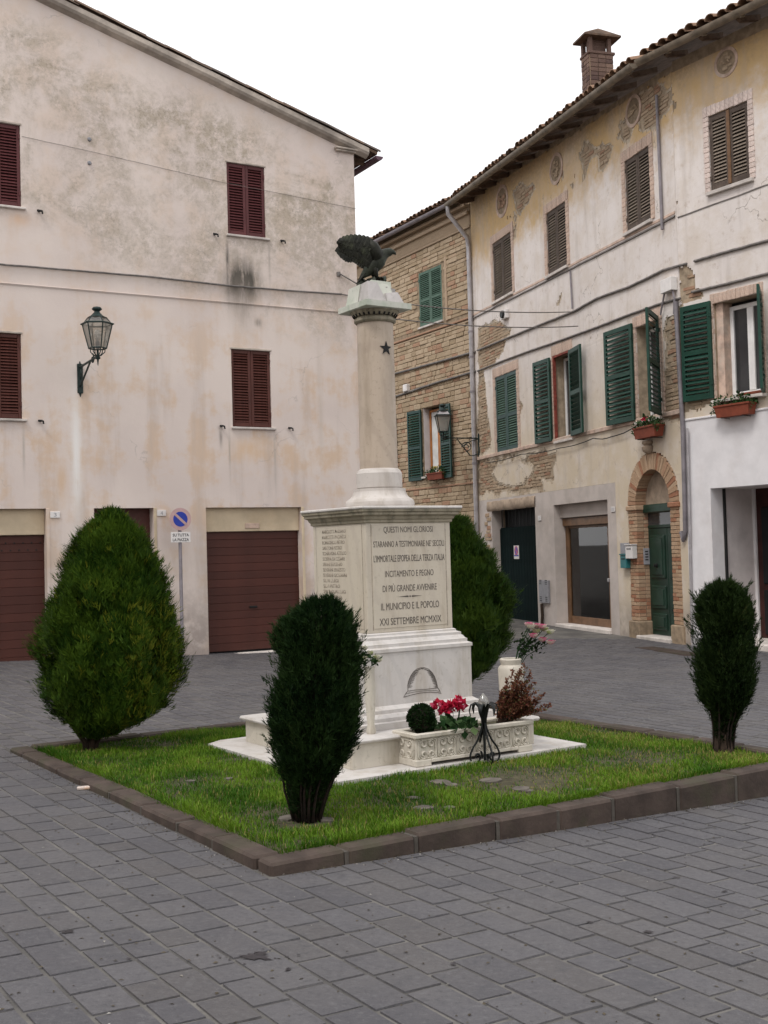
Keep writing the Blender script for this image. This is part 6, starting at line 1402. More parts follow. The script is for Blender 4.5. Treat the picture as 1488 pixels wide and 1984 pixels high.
# ------------------------------------------------------------------ conifers
def conifer(name, label, base_px, rows, mats, n, Ls, seed, kind, trunk, squash=1., P0=None, group='conifers at the corners of the grass bed', yellow=None, bare_px=None, plumes=260):
    r = random.Random(seed); P = P0 or hz(*base_px, KT-.02); root = thing(name, label, 'shrub', P, 0, group); d = Vector((P.x, P.y, 0)).normalized(); sx = Vector((d.y, -d.x, 0))
    T = []
    for y, xl, xr in rows:
        a = on_plane(xl, y, P, d)-P; b = on_plane(xr, y, P, d)-P; T.append(((a.z+b.z)/2, (a.dot(sx)+b.dot(sx))/2, (b-a).length/2))
    T.sort(); zs = [q[0] for q in T]; cs = [q[1] for q in T]; rs = [q[2] for q in T]
    ff = lambda z: (np.interp(z, zs, cs), np.interp(z, zs, rs))
    Z = np.linspace(zs[0], zs[-1], 200); wgt = np.interp(Z, zs, rs)+.03; cum = np.cumsum(wgt); cum /= cum[-1]
    bare = (on_plane(base_px[0], bare_px, P, d)-P).z if bare_px else -1.
    V = []; F = []; At = []
    for i in range(n):
        z = float(np.interp(r.random(), cum, Z)); c_, rad = ff(z); a = r.uniform(0, 6.283)
        lump = .97+.26*noise.noise(Vector((math.cos(a)*2., math.sin(a)*2., z*4.2+seed)))+(.22 if kind != 'thuja' else .16)*noise.noise(Vector((math.cos(a)*4.5, math.sin(a)*4.5, z*(8 if kind != 'thuja' else 5)+seed)))
        dep = (1-.42*r.random()**1.8)*(1.13 if r.random() < .05 else 1); rr = max(.25*rad, rad*(.93 if kind == 'thuja' else .88)-Ls*.3)*lump*dep
        if z < bare and r.random() < .45: continue
        o_ = d*(math.sin(a)*rr*squash)+sx*(c_+math.cos(a)*rr)+Vector((0, 0, z+r.uniform(-.01, .01)))
        rd = (d*math.sin(a)+sx*math.cos(a)).normalized(); slope_up = .9 if kind == 'thuja' else .75
        ax = (rd*r.uniform(.25, .8)+Vector((0, 0, slope_up))+Vector((r.gauss(0, .22), r.gauss(0, .22), r.gauss(0, .15)))).normalized()
        L = Ls*r.uniform(.6, 1.25)*(.55+.45*min(1, rad/.12)); tone = min(1, max(0, .42+.45*noise.noise(Vector((o_.x*5+seed, o_.y*5, o_.z*5)))+r.uniform(-.28, .28)))
        if yellow and r.random() < yellow(a, z, zs[-1]): tone = r.uniform(.88, 1)
        elif tone > .84: tone = .84
        if kind == 'thuja':
            pn = ax.cross(rd+Vector((r.gauss(0, .5), r.gauss(0, .5), 0))).normalized()          # the flat spray spans ax and pn
            for k in range(6):
                t = (k-2.5)*.27+r.uniform(-.1, .1); dd = (ax*math.cos(t)+pn*math.sin(t)); st0 = o_+Vector((r.gauss(0, 1), r.gauss(0, 1), r.gauss(0, 1)))*L*.12; ll = L*(1-.12*abs(k-2.5))*r.uniform(.7, 1.1); w_ = L*.05; sdv = dd.cross(rd).normalized()*w_; q0 = len(V)
                V += [st0-sdv*.5, st0+sdv*.5, st0+dd*ll*.6+sdv, st0+dd*ll, st0+dd*ll*.6-sdv]; F.append((q0, q0+1, q0+2, q0+3, q0+4)); At += [tone]*5
        else:
            for k in range(6):
                dd = (ax*1.2+Vector((r.gauss(0, .42), r.gauss(0, .42), r.gauss(0, .42)))).normalized(); st0 = o_+ax*L*.5*r.random(); ll = L*r.uniform(.4, .8); sdv = dd.cross(Vector((r.gauss(0, 1), r.gauss(0, 1), r.gauss(0, 1)))).normalized()*L*.05; q0 = len(V)
                V += [st0-sdv, st0+sdv, st0+dd*ll]; F.append((q0, q0+1, q0+2)); At += [tone]*3
    # plumes: upright sprays that break the outline
    for i in range(plumes):
        z = float(np.interp(r.random(), cum, Z))
        if z < bare: continue
        if z > .9*zs[-1] and r.random() < .7: continue
        c_, rad = ff(z); a = r.uniform(0, 6.283); rd = (d*math.sin(a)+sx*math.cos(a)).normalized(); b0 = rd*(max(.25*rad, rad*(.93 if kind == 'thuja' else .86)-Ls*.3)*r.uniform(.7, .88))+sx*c_+Vector((0, 0, z-.03))
        ax = (rd*r.uniform(.3, .75)+Vector((0, 0, 1))+Vector((r.gauss(0, .12), r.gauss(0, .12), 0))).normalized(); PL = Ls*r.uniform(1.4, 2.7)*min(1, .45+1.6*(1-z/zs[-1]))*(1.7 if kind != 'thuja' else 1); tone0 = min(.84, max(0, .5+r.gauss(0, .2)))
        if yellow and r.random() < yellow(a, z, zs[-1]): tone0 = r.uniform(.86, .97)
        for k in range(46 if kind == 'thuja' else 90):
            t = r.random(); wd_ = PL*(.26 if kind == 'thuja' else .2)*(1-t)**.6; o_ = b0+ax*PL*t+Vector((r.gauss(0, 1), r.gauss(0, 1), r.gauss(0, .6)))*wd_*.55; dd = (ax*1.3+Vector((r.gauss(0, .35), r.gauss(0, .35), r.gauss(0, .3)))).normalized(); ll = Ls*r.uniform(.3, .6); sdv = dd.cross(Vector((r.gauss(0, 1), r.gauss(0, 1), r.gauss(0, 1)))).normalized()*Ls*.045; q0 = len(V)
            V += [o_-sdv, o_+sdv, o_+dd*ll]; F.append((q0, q0+1, q0+2)); At += [min(1, max(0, tone0+r.uniform(-.15, .15)))]*3
    q = MB(); q.v = [tuple(v) for v in V]; q.f = F; q.a = At; fo = q.build('crown', MAT[mats[0]], root, recalc=False)
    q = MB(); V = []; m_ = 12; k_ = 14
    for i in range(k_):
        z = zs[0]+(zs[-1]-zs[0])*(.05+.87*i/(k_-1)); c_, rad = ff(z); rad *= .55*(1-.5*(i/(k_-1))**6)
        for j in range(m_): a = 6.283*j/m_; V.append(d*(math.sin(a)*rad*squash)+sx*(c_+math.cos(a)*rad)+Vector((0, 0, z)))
    q.add(V, [(i*m_+j, i*m_+(j+1) % m_, (i+1)*m_+(j+1) % m_, (i+1)*m_+j) for i in range(k_-1) for j in range(m_)]+[tuple(range(m_)), tuple(range((k_-1)*m_, k_*m_))]); q.build('twig_core', MAT['twig'], root)  # solid twig-brown core, added to keep the crown dark and closed to see-through
    # trunk and limbs
    tw, th, nb, spread = trunk; q = MB()
    q.tube([(0, 0, -.06), (0, 0, .03), sx*cs[0]*.4+Vector((0, 0, th*.5)), sx*cs[0]+Vector((0, 0, th)), sx*cs[len(cs)//2]+Vector((0, 0, zs[-1]*.7))], [tw*1.15, tw, tw*.85, tw*.6, tw*.15], 10)
    q.build('trunk', MAT['bark'], root, smooth=True)
    for k in range(nb):
        a = 6.283*k/nb+r.uniform(-.2, .2); dd = d*math.sin(a)+sx*math.cos(a); q = MB(); st_ = dd*tw*.8; e = r.uniform(.45, 1)
        if bare > 0:
            zb = [zs[0]*.1, bare*.4, bare*.8, bare*1.25, bare*1.7]; rb = [np.interp(q_, zs, rs)*e*(.95, .95, .93, .85, .7)[k_] for k_, q_ in enumerate(zb)]; cb = [np.interp(q_, zs, cs) for q_ in zb]
            q.tube([dd*float(a_)+sx*float(c_)+Vector((0, 0, q_)) for a_, c_, q_ in zip(rb, cb, zb)], [.009, .008, .007, .005, .002], 6); q.build('limb', MAT['bark2'], root, smooth=True); continue
        q.tube([st_+Vector((0, 0, -.03)), st_*1.3+Vector((0, 0, th*.3)), dd*spread*e*.55+Vector((0, 0, th*.9)), dd*spread*e+Vector((0, 0, th*1.7)), dd*spread*e*1.1+Vector((0, 0, th*2.8))], [tw*.35, tw*.3, tw*.22, tw*.15, .003], 6); q.build('limb', MAT['bark'], root, smooth=True)
    return root
rowsL = [(990, 205, 222), (1002, 188, 242), (1040, 140, 288), (1070, 128, 300), (1100, 108, 318), (1150, 90, 340), (1200, 72, 352), (1250, 62, 362), (1300, 60, 366), (1340, 68, 362), (1375, 86, 335), (1400, 115, 290), (1425, 150, 225)]
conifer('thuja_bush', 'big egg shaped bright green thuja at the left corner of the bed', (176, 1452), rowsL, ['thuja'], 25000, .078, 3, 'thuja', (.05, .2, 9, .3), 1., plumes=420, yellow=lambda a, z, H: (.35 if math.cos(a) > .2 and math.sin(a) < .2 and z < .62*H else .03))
rowsN = [(1162, 600, 648), (1180, 572, 668), (1207, 545, 694), (1250, 526, 704), (1283, 531, 705), (1315, 529, 707), (1369, 512, 713), (1401, 510, 709), (1433, 518, 702), (1470, 527, 690), (1503, 537, 661), (1530, 546, 645), (1557, 556, 634), (1580, 566, 624)]
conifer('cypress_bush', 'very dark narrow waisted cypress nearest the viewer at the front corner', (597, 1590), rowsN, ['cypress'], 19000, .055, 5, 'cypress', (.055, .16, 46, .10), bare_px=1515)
rowsR = [(1133, 1385, 1418), (1145, 1365, 1440), (1163, 1351, 1455), (1182, 1346, 1462), (1203, 1344, 1467), (1219, 1350, 1465), (1233, 1358, 1456), (1249, 1353, 1461), (1272, 1348, 1465), (1300, 1345, 1468), (1330, 1347, 1468), (1360, 1357, 1460), (1380, 1371, 1444), (1400, 1378, 1431), (1440, 1381, 1424)]
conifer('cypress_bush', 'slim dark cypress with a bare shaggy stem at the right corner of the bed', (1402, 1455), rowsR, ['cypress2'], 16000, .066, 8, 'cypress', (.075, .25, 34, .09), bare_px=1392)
Pb = wst(BED_S-.42, BED_T-.45, KT-.02); xb, yb = pix(Pb)
wb = 1003-xb
rowsK = [(995, xb-38, xb-8), (1010, xb-60, xb+wb*.4), (1050, xb-80, xb+wb*.58), (1100, xb-90, xb+wb*.82), (1150, xb-95, xb+wb*.96), (1200, xb-100, xb+wb), (1250, xb-95, xb+wb*.96), (1290, xb-85, xb+wb*.8), (1320, xb-60, xb+wb*.5), (1340, xb-40, xb+wb*.3)]
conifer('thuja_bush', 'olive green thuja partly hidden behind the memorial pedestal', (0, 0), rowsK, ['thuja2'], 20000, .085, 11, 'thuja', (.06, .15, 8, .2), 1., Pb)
# ------------------------------------------------------------------ street lamps on brackets
def lantern(q_frame, q_glass, q_cap, C0, k, n=6, rot=.3):
    z0, z1 = 0., .383*k; r0, r1 = .137*k, .232*k
    for j in range(n):
        a = 6.283*j/n+rot; d = Vector((math.cos(a), math.sin(a), 0)); b = 6.283*(j+1)/n+rot; e = Vector((math.cos(b), math.sin(b), 0))
        q_frame.tube([C0+d*r0, C0+d*r1+Vector((0, 0, z1))], .011*k, 5); q_frame.tube([C0+d*r0, C0+e*r0], .011*k, 5); q_frame.tube([C0+d*r1*1.03+Vector((0, 0, z1)), C0+e*r1*1.03+Vector((0, 0, z1))], .016*k, 5)
        q_frame.tube([C0+d*r1+Vector((0, 0, z1)), C0+d*r1*1.12+Vector((0, 0, z1+.0))], .012*k, 5)
        q_frame.tube([C0+d*r1*.95+Vector((0, 0, z1)), C0+d*r1*.62+Vector((0, 0, z1+.10*k))], .009*k, 5); q_frame.tube([C0+d*r1*.62+Vector((0, 0, z1+.10*k)), C0+e*r1*.62+Vector((0, 0, z1+.10*k))], .010*k, 5)
        q_frame.tube([C0+d*r0*.85, C0+d*r0*.8+Vector((0, 0, -.06*k)), C0+d*r0*.35+Vector((0, 0, -.115*k)), C0+Vector((0, 0, -.12*k))], .008*k, 5)
        q_glass.add([C0+d*r0, C0+e*r0, C0+e*r1+Vector((0, 0, z1)), C0+d*r1+Vector((0, 0, z1))], [(0, 1, 2, 3)]); q_cap.add([C0+d*r1*.96+Vector((0, 0, z1+.006)), C0+e*r1*.96+Vector((0, 0, z1+.006)), C0+e*r1*.62+Vector((0, 0, z1+.10*k)), C0+d*r1*.62+Vector((0, 0, z1+.10*k))], [(0, 1, 2, 3)])
    q_frame.lathe([(r1*.64, z1+.10*k), (r1*.4, z1+.135*k), (.05*k, z1+.18*k), (.04*k, z1+.2*k), (.075*k, z1+.225*k), (.08*k, z1+.24*k), (.06*k, z1+.265*k), (.0, z1+.28*k)], 14, C0)
    q_frame.tube([C0+Vector((0, 0, -.01)), C0+Vector((0, 0, -.16*k))], .018*k, 6); q_frame.lathe([(.03*k, -.17*k), (.045*k, -.15*k), (.02*k, -.12*k)], 10, C0); q_frame.tube([C0+Vector((0, 0, -.16*k)), C0+Vector((0, 0, -.27*k))], [.02*k, .004*k], 6)
def scroll(cx, cz, r, a0, turns, sgn, y=0.): return [Vector((cx+r*(1-.75*k/24)*math.cos(a0+sgn*turns*6.283*k/24), y, cz+r*(1-.75*k/24)*math.sin(a0+sgn*turns*6.283*k/24))) for k in range(25)]
# left lamp: bracket frame local x = out of the wall
u, wv = LH.uv(155, 735); P = LH.W(u, 0, wv); out = -LH.n
l1 = thing('wall_lamp', 'black six sided street lantern on a scrolled bracket of the pink house', 'lamp', P, math.atan2(out.y, out.x), 'wall mounted street lanterns')
arm = .95; 
zz = lambda x, y, o_: (on_plane(x, y, LH.O-LH.n*o_, LH.n)).z-P.z
# reach from the pixel of the lantern stem
best = min([i*.02 for i in range(5, 80)], key=lambda o_: abs(pix(P+out*o_+Vector((0, 0, .3)))[0]-189))
arm = best; zt1_ = zz(189, 690, arm)
q = MB(); q.cbox(-.005, .02, -.045, .045, zz(155, 762, 0), zz(153, 705, 0), .008); q.tube([(.01, 0, zz(155, 762, 0)), (.01, 0, zz(155, 769, 0))], [.02, .004], 6); q.tube([(.01, 0, zz(153, 706, 0)), (.01, 0, zz(153, 700, 0))], [.02, .004], 6)
z_a = zz(158, 711, .05)
q.tube([(.0, 0, z_a), (arm, 0, zt1_)], .018, 6); zl_ = zz(159, 747, .08); q.tube([(.02, 0, zl_), (arm*.62, 0, z_a+(zt1_-z_a)*.6)], .016, 6)
q.tube(scroll(arm*.72, z_a+.02, .08, R_(100), 1.1, -1), .012, 6); q.tube([Vector((.02+.06*math.sin(math.pi*k/12), 0, z_a-.02-(z_a-zl_)*.55*k/12)) for k in range(13)], .012, 6)
q.build('bracket', MAT['irong'], l1)
zlb = zz(189, 675, arm); kL = (zz(189, 628, arm)-zlb)/.383
qf, qg, qc = MB(), MB(), MB(); C0 = Vector((arm, 0, zlb)); lantern(qf, qg, qc, C0, kL, 6, 0.1); qf.build('lantern_frame', MAT['irong'], l1); qg.build('lantern_glass', MAT['lampglass'], l1, recalc=False); qc.build('roof_glass', MAT['lampglass'], l1, recalc=False)
q = MB(); q.lathe([(.035, 0), (.035, .10), (.02, .11)], 12, C0); q.build('lamp_holder', MAT['signgrey'], l1); q = MB(); q.lathe([(.02, .11), (.045, .16), (.05, .2), (.04, .27), (.0, .29)], 14, C0); q.build('bulb', MAT['enamel'], l1, smooth=True)
# right lamp: arm from the corner of the peeling house
P = FB.W(.10, 0, FB.uv(926, 880)[1]); out = -FB.n
l2 = thing('wall_lamp', 'black street lantern on a scroll bracket at the corner beside the brick house', 'lamp', P, math.atan2(out.y, out.x), 'wall mounted street lanterns')
arm = min([i*.02 for i in range(5, 120)], key=lambda o_: abs(pix(P+out*o_+Vector((0, 0, .3)))[0]-860)); zz = lambda x, y, o_: (on_plane(x, y, FB.O-FB.n*o_, FB.n)).z-P.z
zm = zz(922, 850, .05); zb_ = zz(922, 880, .05)
q = MB(); q.cbox(0, .03, -.03, .03, zb_-.1, zm+.12, .006); q.tube([(0, 0, zm), (arm, 0, zz(860, 848, arm))], .018, 6); q.tube([(.02, 0, zb_)]+[(.05+.3*k/6, 0, zb_-.05*math.sin(k*.5)) for k in range(1, 5)]+[(arm*.62, 0, zm-.02)], .014, 6); q.tube(scroll(.33, zm-.22, .14, R_(0), 1.6, 1), .012, 6); q.tube([(.03, 0, zm-.02), (.2, 0, zm-.06), (.46, 0, zm-.2)], .012, 6); q.build('bracket', MAT['irong'], l2)
zlb = zz(860, 836, arm); kL = (zz(858, 805, arm)-zlb)/.383; C0 = Vector((arm, 0, zlb)); qf, qg, qc = MB(), MB(), MB(); lantern(qf, qg, qc, C0, kL, 4, .6)
qf.build('lantern_frame', MAT['irong'], l2); qg.build('lantern_glass', MAT['lampglass'], l2, recalc=False); qc.build('roof_glass', MAT['zinc'], l2, recalc=False)
q = MB(); q.lathe([(.03, 0), (.03, .12), (.05, .18), (.04, .28), (0, .3)], 12, C0); q.build('bulb', MAT['enamel'], l2, smooth=True)
# ------------------------------------------------------------------ cables
def cable(label, pts, r, mat='cable', group=None):
    q = MB(); O = Vector(pts[0]); q.tube([Vector(p)-O for p in pts], r, 6); o = q.build('cable', MAT[mat], None, smooth=True, loc=O); tag(o, label, 'cable', group); return o
def run(F, pts, off=-.03, sub=8, sag=.0):
    L = []
    for (a, b) in zip(pts, pts[1:]):
        ua, ub = F.uv(*a, off), F.uv(*b, off)
        for k in range(sub): t = k/sub; L.append(F.W(ua[0]+(ub[0]-ua[0])*t, off, ua[1]+(ub[1]-ua[1])*t-sag*math.sin(math.pi*t)+.006*noise.noise(Vector((a[0]+t*7, a[1], 0)))))
    L.append(F.W(ub[0], off, ub[1])); return L
cable('thick grey cable clipped along the pink house above its string course', run(LH, [(-60, 507), (145, 524), (290, 536), (440, 553), (560, 563), (662, 570)]), .016)
cable('thin wire crossing the mouldy top of the pink house wall', run(LH, [(42, 264), (170, 292), (290, 320), (430, 353), (560, 378), (692, 405)], -.012), .003)
eL1, eL2 = LH.W(*((lambda a: (a[0], -.04, a[1]))(LH.uv(660, 571)))), LH.W(*((lambda a: (a[0], -.05, a[1]))(LH.uv(657, 604))))
def spanw(A_, B_, sag, label, r=.011):
    pts = [A_.lerp(B_, k/30)-Vector((0, 0, sag*4*(k/30)*(1-k/30))) for k in range(31)]; cable(label, pts, r)
def fbp(x, y, off=-.05): a = FB.uv(x, y, off); return FB.W(a[0], off, a[1])
spanw(eL1, fbp(1112, 604), .12, 'upper of two wires spanning from the pink house to the peeling house'); spanw(eL2, fbp(1120, 632), .12, 'lower of two wires spanning from the pink house to the peeling house')
cable('thick sagging cable bundle along the peeling house below the upper windows', run(FB, [(925, 679), (971, 660), (1040, 632), (1113, 603), (1135, 590), (1157, 578), (1190, 566), (1216, 557), (1250, 541), (1286, 523), (1330, 511)], -.045), .024)
cable('second cable bundle of the peeling house running just above the green shutters', run(FB, [(925, 719), (980, 697), (1032, 678), (1068, 666), (1110, 651), (1157, 634), (1213, 612), (1278, 589), (1318, 578)], -.045), .022)
cable('upper grey cable on the house with the white shop front', run(FC, [(1345, 506), (1400, 490), (1488, 466), (1560, 446)], -.045), .024); cable('lower grey cable on the house with the white shop front', run(FC, [(1340, 566), (1400, 552), (1488, 530), (1560, 512)], -.045), .024)
cable('upper grey cable clipped across the brick house', run(FD, [(690, 743), (765, 724), (850, 701), (922, 681)], -.05), .03); cable('lower grey cable clipped across the brick house', run(FD, [(690, 790), (767, 768), (850, 740), (922, 719)], -.05), .03)
cable('loose thin cable drooping along the sill course of the peeling house', run(FB, [(940, 897), (1010, 880), (1085, 868), (1150, 849), (1185, 846), (1235, 824)], -.08, 8, .03), .010, 'black')
# ------------------------------------------------------------------ boxes, plates, letter boxes, signs
def plate(F, x0, x1, y0, y1, name, label, cat, mat, th=.03, off=-.03, txt=None, tm='ink', group=None, b=.005):
    a, c = F.uv(x0, (y0+y1)/2, off), F.uv(x1, (y0+y1)/2, off); xm = (x0+x1)/2; z0, z1 = F.uv(xm, y1, off)[1], F.uv(xm, y0, off)[1]
    t = thing(name, label, cat, F.W((a[0]+c[0])/2, off, z0), F.th, group); w2 = (c[0]-a[0])/2; h = z1-z0
    q = MB(); q.cbox(-w2, w2, -th, 0, 0, h, b); q.build('plate', MAT[mat], t)
    if txt:
        n = len(txt)
        for k, s_ in enumerate(txt):
            lh_ = h*.62/n if n > 1 else h*.55; link('lettering', text_mesh(s_, lh_, min(2*w2*.82, lh_*.75*max(1, len(s_))), MAT[tm], .002), t, (0, -th-.0015, h*(1-(k+.82)/n) if n > 1 else h*.22))
    return t, w2, h
plate(LH, 97, 116, 991, 1003.5, 'number_plate', 'small white house number plate reading 3 beside the left garage', 'sign', 'enamel', .015, -.002, ['3'], 'signgrey', 'house number plates'); plate(LH, 304, 321.5, 988, 1000, 'number_plate', 'small white house number plate reading 4 right of the entrance door', 'sign', 'enamel', .015, -.002, ['4'], 'signgrey', 'house number plates')
plate(FB, 1043, 1049, 999, 1009, 'number_plate', 'small white number plate beside the dark green gate', 'sign', 'enamel', .015, -.028, ['9'], 'signgrey', 'house number plates'); plate(FB, 1184.8, 1192, 981.5, 992, 'number_plate', 'small white number plate right of the glazed shop door', 'sign', 'enamel', .015, -.028, ['10'], 'signgrey', 'house number plates'); plate(FB, 1324, 1329.6, 951, 964, 'number_plate', 'small white number plate right of the arched doorway', 'sign', 'enamel', .015, -.025, ['16'], 'blue', 'house number plates')
t, w2, h = plate(FB, 996, 1005.7, 1057, 1083, 'no_parking_notice', 'small white no parking notice on the dark green gate', 'sign', 'enamel', .006, .165, None, 'ink', None, .002)
q = MB(); q.lathe([(w2*.72, 0), (w2*.72, .003)], 20, (0, 0, 0)); q.build('ring', MAT['red'], t, loc=(0, -.007, h*.62), rot=(R_(90), 0, 0)); q = MB(); q.lathe([(w2*.52, 0), (w2*.52, .003)], 20); q.build('disc', MAT['blue'], t, loc=(0, -.0085, h*.62), rot=(R_(90), 0, 0)); q = MB(); q.box(-w2*.55, w2*.55, -.002, 0, -.02, .02); q.build('bar', MAT['red'], t, loc=(0, -.012, h*.62), rot=(0, R_(45), 0)); q = MB(); q.box(-w2*.85, w2*.85, -.009, -.006, h*.2, h*.32); q.build('blue_strip', MAT['blue'], t)
t, w2, h = plate(FB, 1048, 1066, 1124, 1168, 'meter_cabinet', 'grey slotted metal meter cabinet between the gate and the shop door', 'cabinet', 'signgrey', .05, -.027)
q = MB()
for z0 in (.08, .82):
    for k in range(3):
        for sx in (-1, 1): q.box(sx*w2*.6-w2*.22, sx*w2*.6+w2*.22, -.053, -.049, h*z0+k*.04, h*z0+k*.04+.015)
q.build('slots', MAT['black'], t)
q = MB(); u_, z_ = FB.uv(1051, 1170, -.05); q.tube([(0, 0, 0), (.02, 0, -.25), (-.02, 0, -.45), (0, 0, -.55)], .035, 7); o = q.build('rusty_pipe', MAT['bark'], None, loc=FB.W(u_, -.07, z_)); o.rotation_euler = (0, 0, FB.th); tag(o, 'rusty dark pipe stub below the grey meter cabinet', 'pipe')
plate(FB, 1203, 1220, 1052, 1073, 'name_plaque', 'grey lettered plaque left of the arched doorway', 'sign', 'signgrey', .015, -.028, ['STUDIO', 'LEGALE', 'COMMERCIALE'][:0] or None)
t, w2, h = plate(FB, 1221, 1234.5, 1056, 1082, 'letter_box', 'white metal letter box on the brick jamb of the arched doorway', 'mailbox', 'enamel', .10, -.04); q = MB(); q.box(-w2*.6, w2*.6, -.103, -.099, h*.68, h*.76); q.build('slot', MAT['black'], t); q = MB(); q.cbox(-w2-.01, w2+.01, -.12, 0, h, h+.02, .005); q.build('lid', MAT['enamel'], t)
t, w2, h = plate(FB, 1211, 1222.5, 1075, 1100.5, 'letter_box', 'blue green letter box below the grey plaque', 'mailbox', 'mailgreen', .10, -.028); q = MB(); q.box(-w2*.6, w2*.6, -.103, -.099, h*.66, h*.74); q.build('slot', MAT['black'], t); q = MB(); q.cbox(-w2-.01, w2+.01, -.12, 0, h, h+.02, .005); q.build('lid', MAT['mailgreen'], t)
t_ = thing('intercom', 'grey intercom plate on the left reveal of the arched doorway', 'intercom', FB.W(ACX-ARI+.012, .14, FB.uv(1251, 1094, .1)[1]), FB.th); q = MB(); q.cbox(-.002, .016, -.06, .06, 0, .30, .004); q.build('plate', MAT['signgrey'], t_); q = MB(); [q.box(.015, .019, -.03, .03, .08+k*.05, .1+k*.05) for k in range(4)]; q.build('buttons', MAT['black'], t_)
t, w2, h = plate(FB, 1291, 1312, 540, 566, 'junction_box', 'pale blue grey junction box where the cables meet', 'box', 'enamel', .12, -.03); q = MB(); q.tube([(w2*.7, -.06, 0), (w2*.9, -.05, -.15), (w2*.6, -.04, -.4)], .02, 6); q.tube([(-w2*.8, -.06, .02), (-w2*1.5, -.05, -.2), (-w2*2, -.03, -.32)], .018, 6); q.build('conduit', MAT['pipegrey'], t)
t, w2, h = plate(FB, 975.5, 986, 601, 618, 'bell_box', 'small grey bell box under the first upper window', 'box', 'enamel', .08, -.03); q = MB(); q.lathe([(w2*.55, 0), (w2*.5, .05)], 14); q.build('bell', MAT['iron'], t, loc=(0, -.08, h*.5), rot=(R_(90), 0, 0))
# no-parking sign on a pole before the pink house
ps = LH.uv(350, 1100, -.30); Pp = LH.W(ps[0], -.30, 0); Pp.z = gz(Pp); sg = thing('no_parking_sign', 'round blue no parking sign on a grey pole in front of the pink house', 'sign', Pp, LH.th)
zz = lambda x, y: (lambda a: a[1]+LH.O.z-Pp.z)(LH.uv(x, y, -.30)); xx = lambda x, y: LH.uv(x, y, -.30)[0]-ps[0]
q = MB(); q.tube([(0, 0, -.05), (0, 0, zz(347, 990))], .028, 12); q.build('pole', MAT['pipegrey'], sg, smooth=40)
zc_, rc = zz(347.5, 1006), (xx(369, 1006)-xx(326.5, 1006))/2; rc = (rc+(zz(347, 984.5)-zz(347, 1027.5))/2)/2
def disc(r, y, mat, name, parent): q = MB(); q.lathe([(r, 0), (r, .004)], 40); return q.build(name, MAT[mat], parent, loc=(0, y, zc_), rot=(R_(90), 0, 0))
dk = disc(rc, -.032, 'signpink', 'sign_disc', sg); q = MB(); q.lathe([(rc*.66, 0), (rc*.66, .003)], 40); q.build('blue_disc', MAT['blue'], dk, loc=(0, 0, .0045)); q = MB(); q.box(-rc*.68, rc*.68, -rc*.11, rc*.11, .0, .003); q.build('diagonal_bar', MAT['signpink'], dk, loc=(0, 0, .0085), rot=(0, 0, R_(-42)))
z0, z1 = zz(350, 1051), zz(350, 1031); wp = xx(369, 1040)-xx(331, 1040); q = MB(); q.cbox(-wp/2, wp/2, -.04, -.03, z0, z1, .003); pl_ = q.build('text_plate', MAT['enamel'], sg)
for k, s_ in enumerate(('SU TUTTA', 'LA PIAZZA')): link('lettering', text_mesh(s_, (z1-z0)*.27, wp*.82, MAT['black'], .002, .01), pl_, (0, -.0415, z0+(z1-z0)*(.58-.45*k)))
# litter
P = ground(163, 1531); li = thing('cigarette_packet', 'crumpled orange and white cigarette packet on the paving by the kerb', 'litter', P+Vector((0, 0, .004)), R_(20)); q = MB(); q.cbox(-.045, .04, -.022, .022, 0, .022, .006); q.build('packet', MAT['litter'], li); q = MB(); q.cbox(.041, .058, -.02, .02, .002, .019, .004); q.build('flap', MAT['enamel'], li)
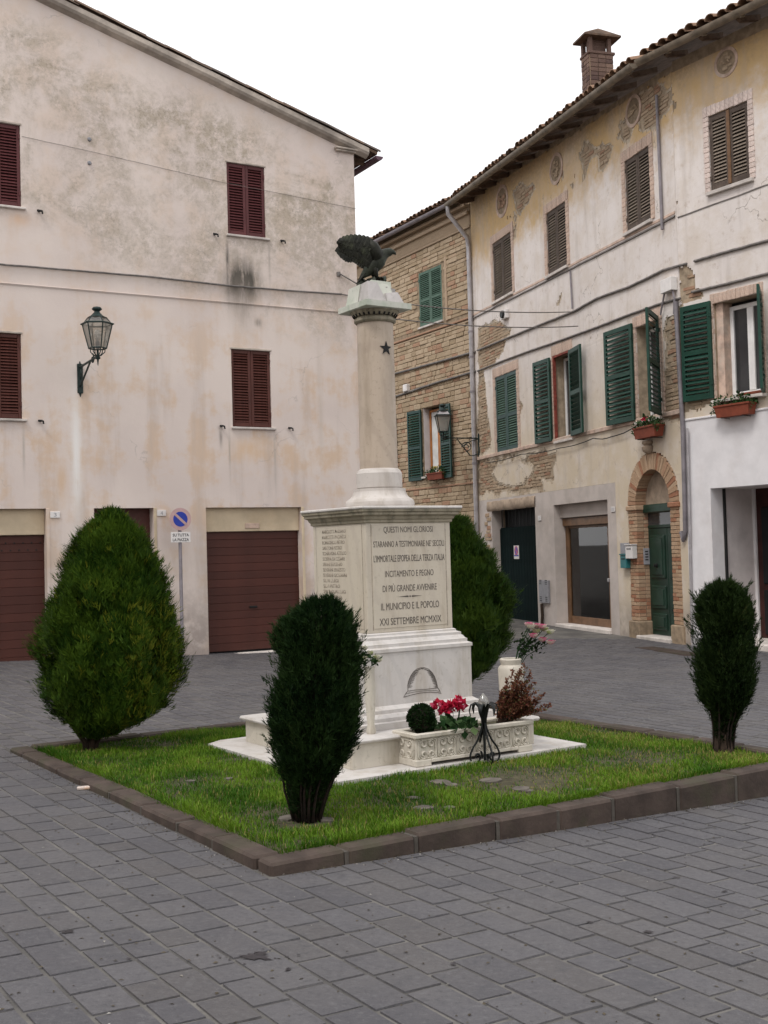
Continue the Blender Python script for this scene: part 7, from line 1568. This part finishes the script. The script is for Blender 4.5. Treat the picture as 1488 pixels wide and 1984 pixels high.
# ------------------------------------------------------------------ window boxes
def flowerbox(F, x0, x1, y0, y1, label, fl, off=-.16, extra=None):
    a, c = F.uv(x0, (y0+y1)/2, off), F.uv(x1, (y0+y1)/2, off); z0, z1 = F.uv((x0+x1)/2, y1, off)[1], F.uv((x0+x1)/2, y0, off)[1]; w2 = (c[0]-a[0])/2; h = z1-z0
    t = thing('flower_box', label, 'planter', F.W((a[0]+c[0])/2, off, z0), F.th); q = MB(); dd = .10
    q.add([(-w2*.9, -dd*.8, 0), (w2*.9, -dd*.8, 0), (w2*.9, dd*.8, 0), (-w2*.9, dd*.8, 0), (-w2, -dd, h), (w2, -dd, h), (w2, dd, h), (-w2, dd, h)], [(3, 2, 1, 0), (0, 1, 5, 4), (1, 2, 6, 5), (2, 3, 7, 6), (3, 0, 4, 7), (4, 5, 6, 7)]); q.cbox(-w2-.012, w2+.012, -dd-.012, dd+.012, h-.03, h+.004, .006); q.build('trough', MAT['terracotta'], t)
    q = MB()
    for sx in (-.6, .6): q.tube([(sx*w2, dd, h), (sx*w2, .16, h), (sx*w2, .16, -.02), (sx*w2, -dd, -.012)], .008, 5)
    q.build('bracket', MAT['iron'], t)
    pl = thing('window_plant', label.replace('terracotta flower box', 'trailing plant in the flower box'), 'plant', F.W((a[0]+c[0])/2, off, z1), F.th); r = random.Random(int(x0)); pts = []
    for k in range(150): x = r.uniform(-w2*1.1, w2*1.1); pts.append(((x, r.uniform(-.1, .1), r.uniform(-.03, .19)*(1-.5*abs(x)/w2)), (r.gauss(0, .6), r.gauss(0, .6)-.3, .6)))
    for k in range(25): sx = r.choice((-1, 1)); pts.append(((sx*w2*r.uniform(.9, 1.15), r.uniform(-.1, 0), r.uniform(-.12, .05)), (sx, -.4, -.2)))
    leafcloud('leaves', MAT['leafg'], pl, pts, .06, 2, r, .6, .1)
    if fl:
        for k in range(fl[1]): leafcloud('flower', MAT[fl[0]], pl, sph((r.uniform(-w2*.5, w2*.3), r.uniform(-.1, .05), r.uniform(.1, .17)), .02, 8, r), .035, 2, r, .8)
    return t
flowerbox(FB, 1236, 1278, 826, 848, 'terracotta flower box under the window above the arched doorway', ('redflower', 4)); flowerbox(FC, 1391, 1459, 783, 806, 'terracotta flower box under the white framed window above the shop front', None, -.14); flowerbox(FD, 832, 862, 916, 929, 'terracotta flower box in the brick house window behind the lantern', ('yellowflower', 5), -.1)
# agave in the shop window
a, b, c, d = shop; P = FB.W(a+(b-a)*.62, .34, fb); ag = thing('potted_agave', 'spiky agave in a pot inside the glazed shop door', 'plant', P); rp = random.Random(3)
q = MB(); q.lathe([(.04, 0), (.06, .2), (.065, .22)], 16); q.build('pot', MAT['terracotta'], ag)
for k in range(13):
    a_ = 6.283*k/13+rp.uniform(-.2, .2); L = rp.uniform(.4, .75); e = rp.uniform(.3, 1.1); d_ = FB.e*(math.cos(a_)*.6)+FB.n*(math.sin(a_)*.06); V = []; s2 = Vector((-math.sin(a_), math.cos(a_), 0)); q = MB(); n = 7
    for i in range(n): t = i/(n-1); p_ = d_*L*t*1.6+Vector((0, 0, .2+L*(e*t-(1.1 if k % 3 == 0 else .45)*t*t))); w_ = .022*(1-t)**.7+.001; V += [p_-s2*w_, p_+s2*w_]
    q.add(V, [(2*i, 2*i+1, 2*i+3, 2*i+2) for i in range(n-1)], rp.uniform(.86, 1)); q.build('leaf', MAT['leafg'], ag, recalc=False)
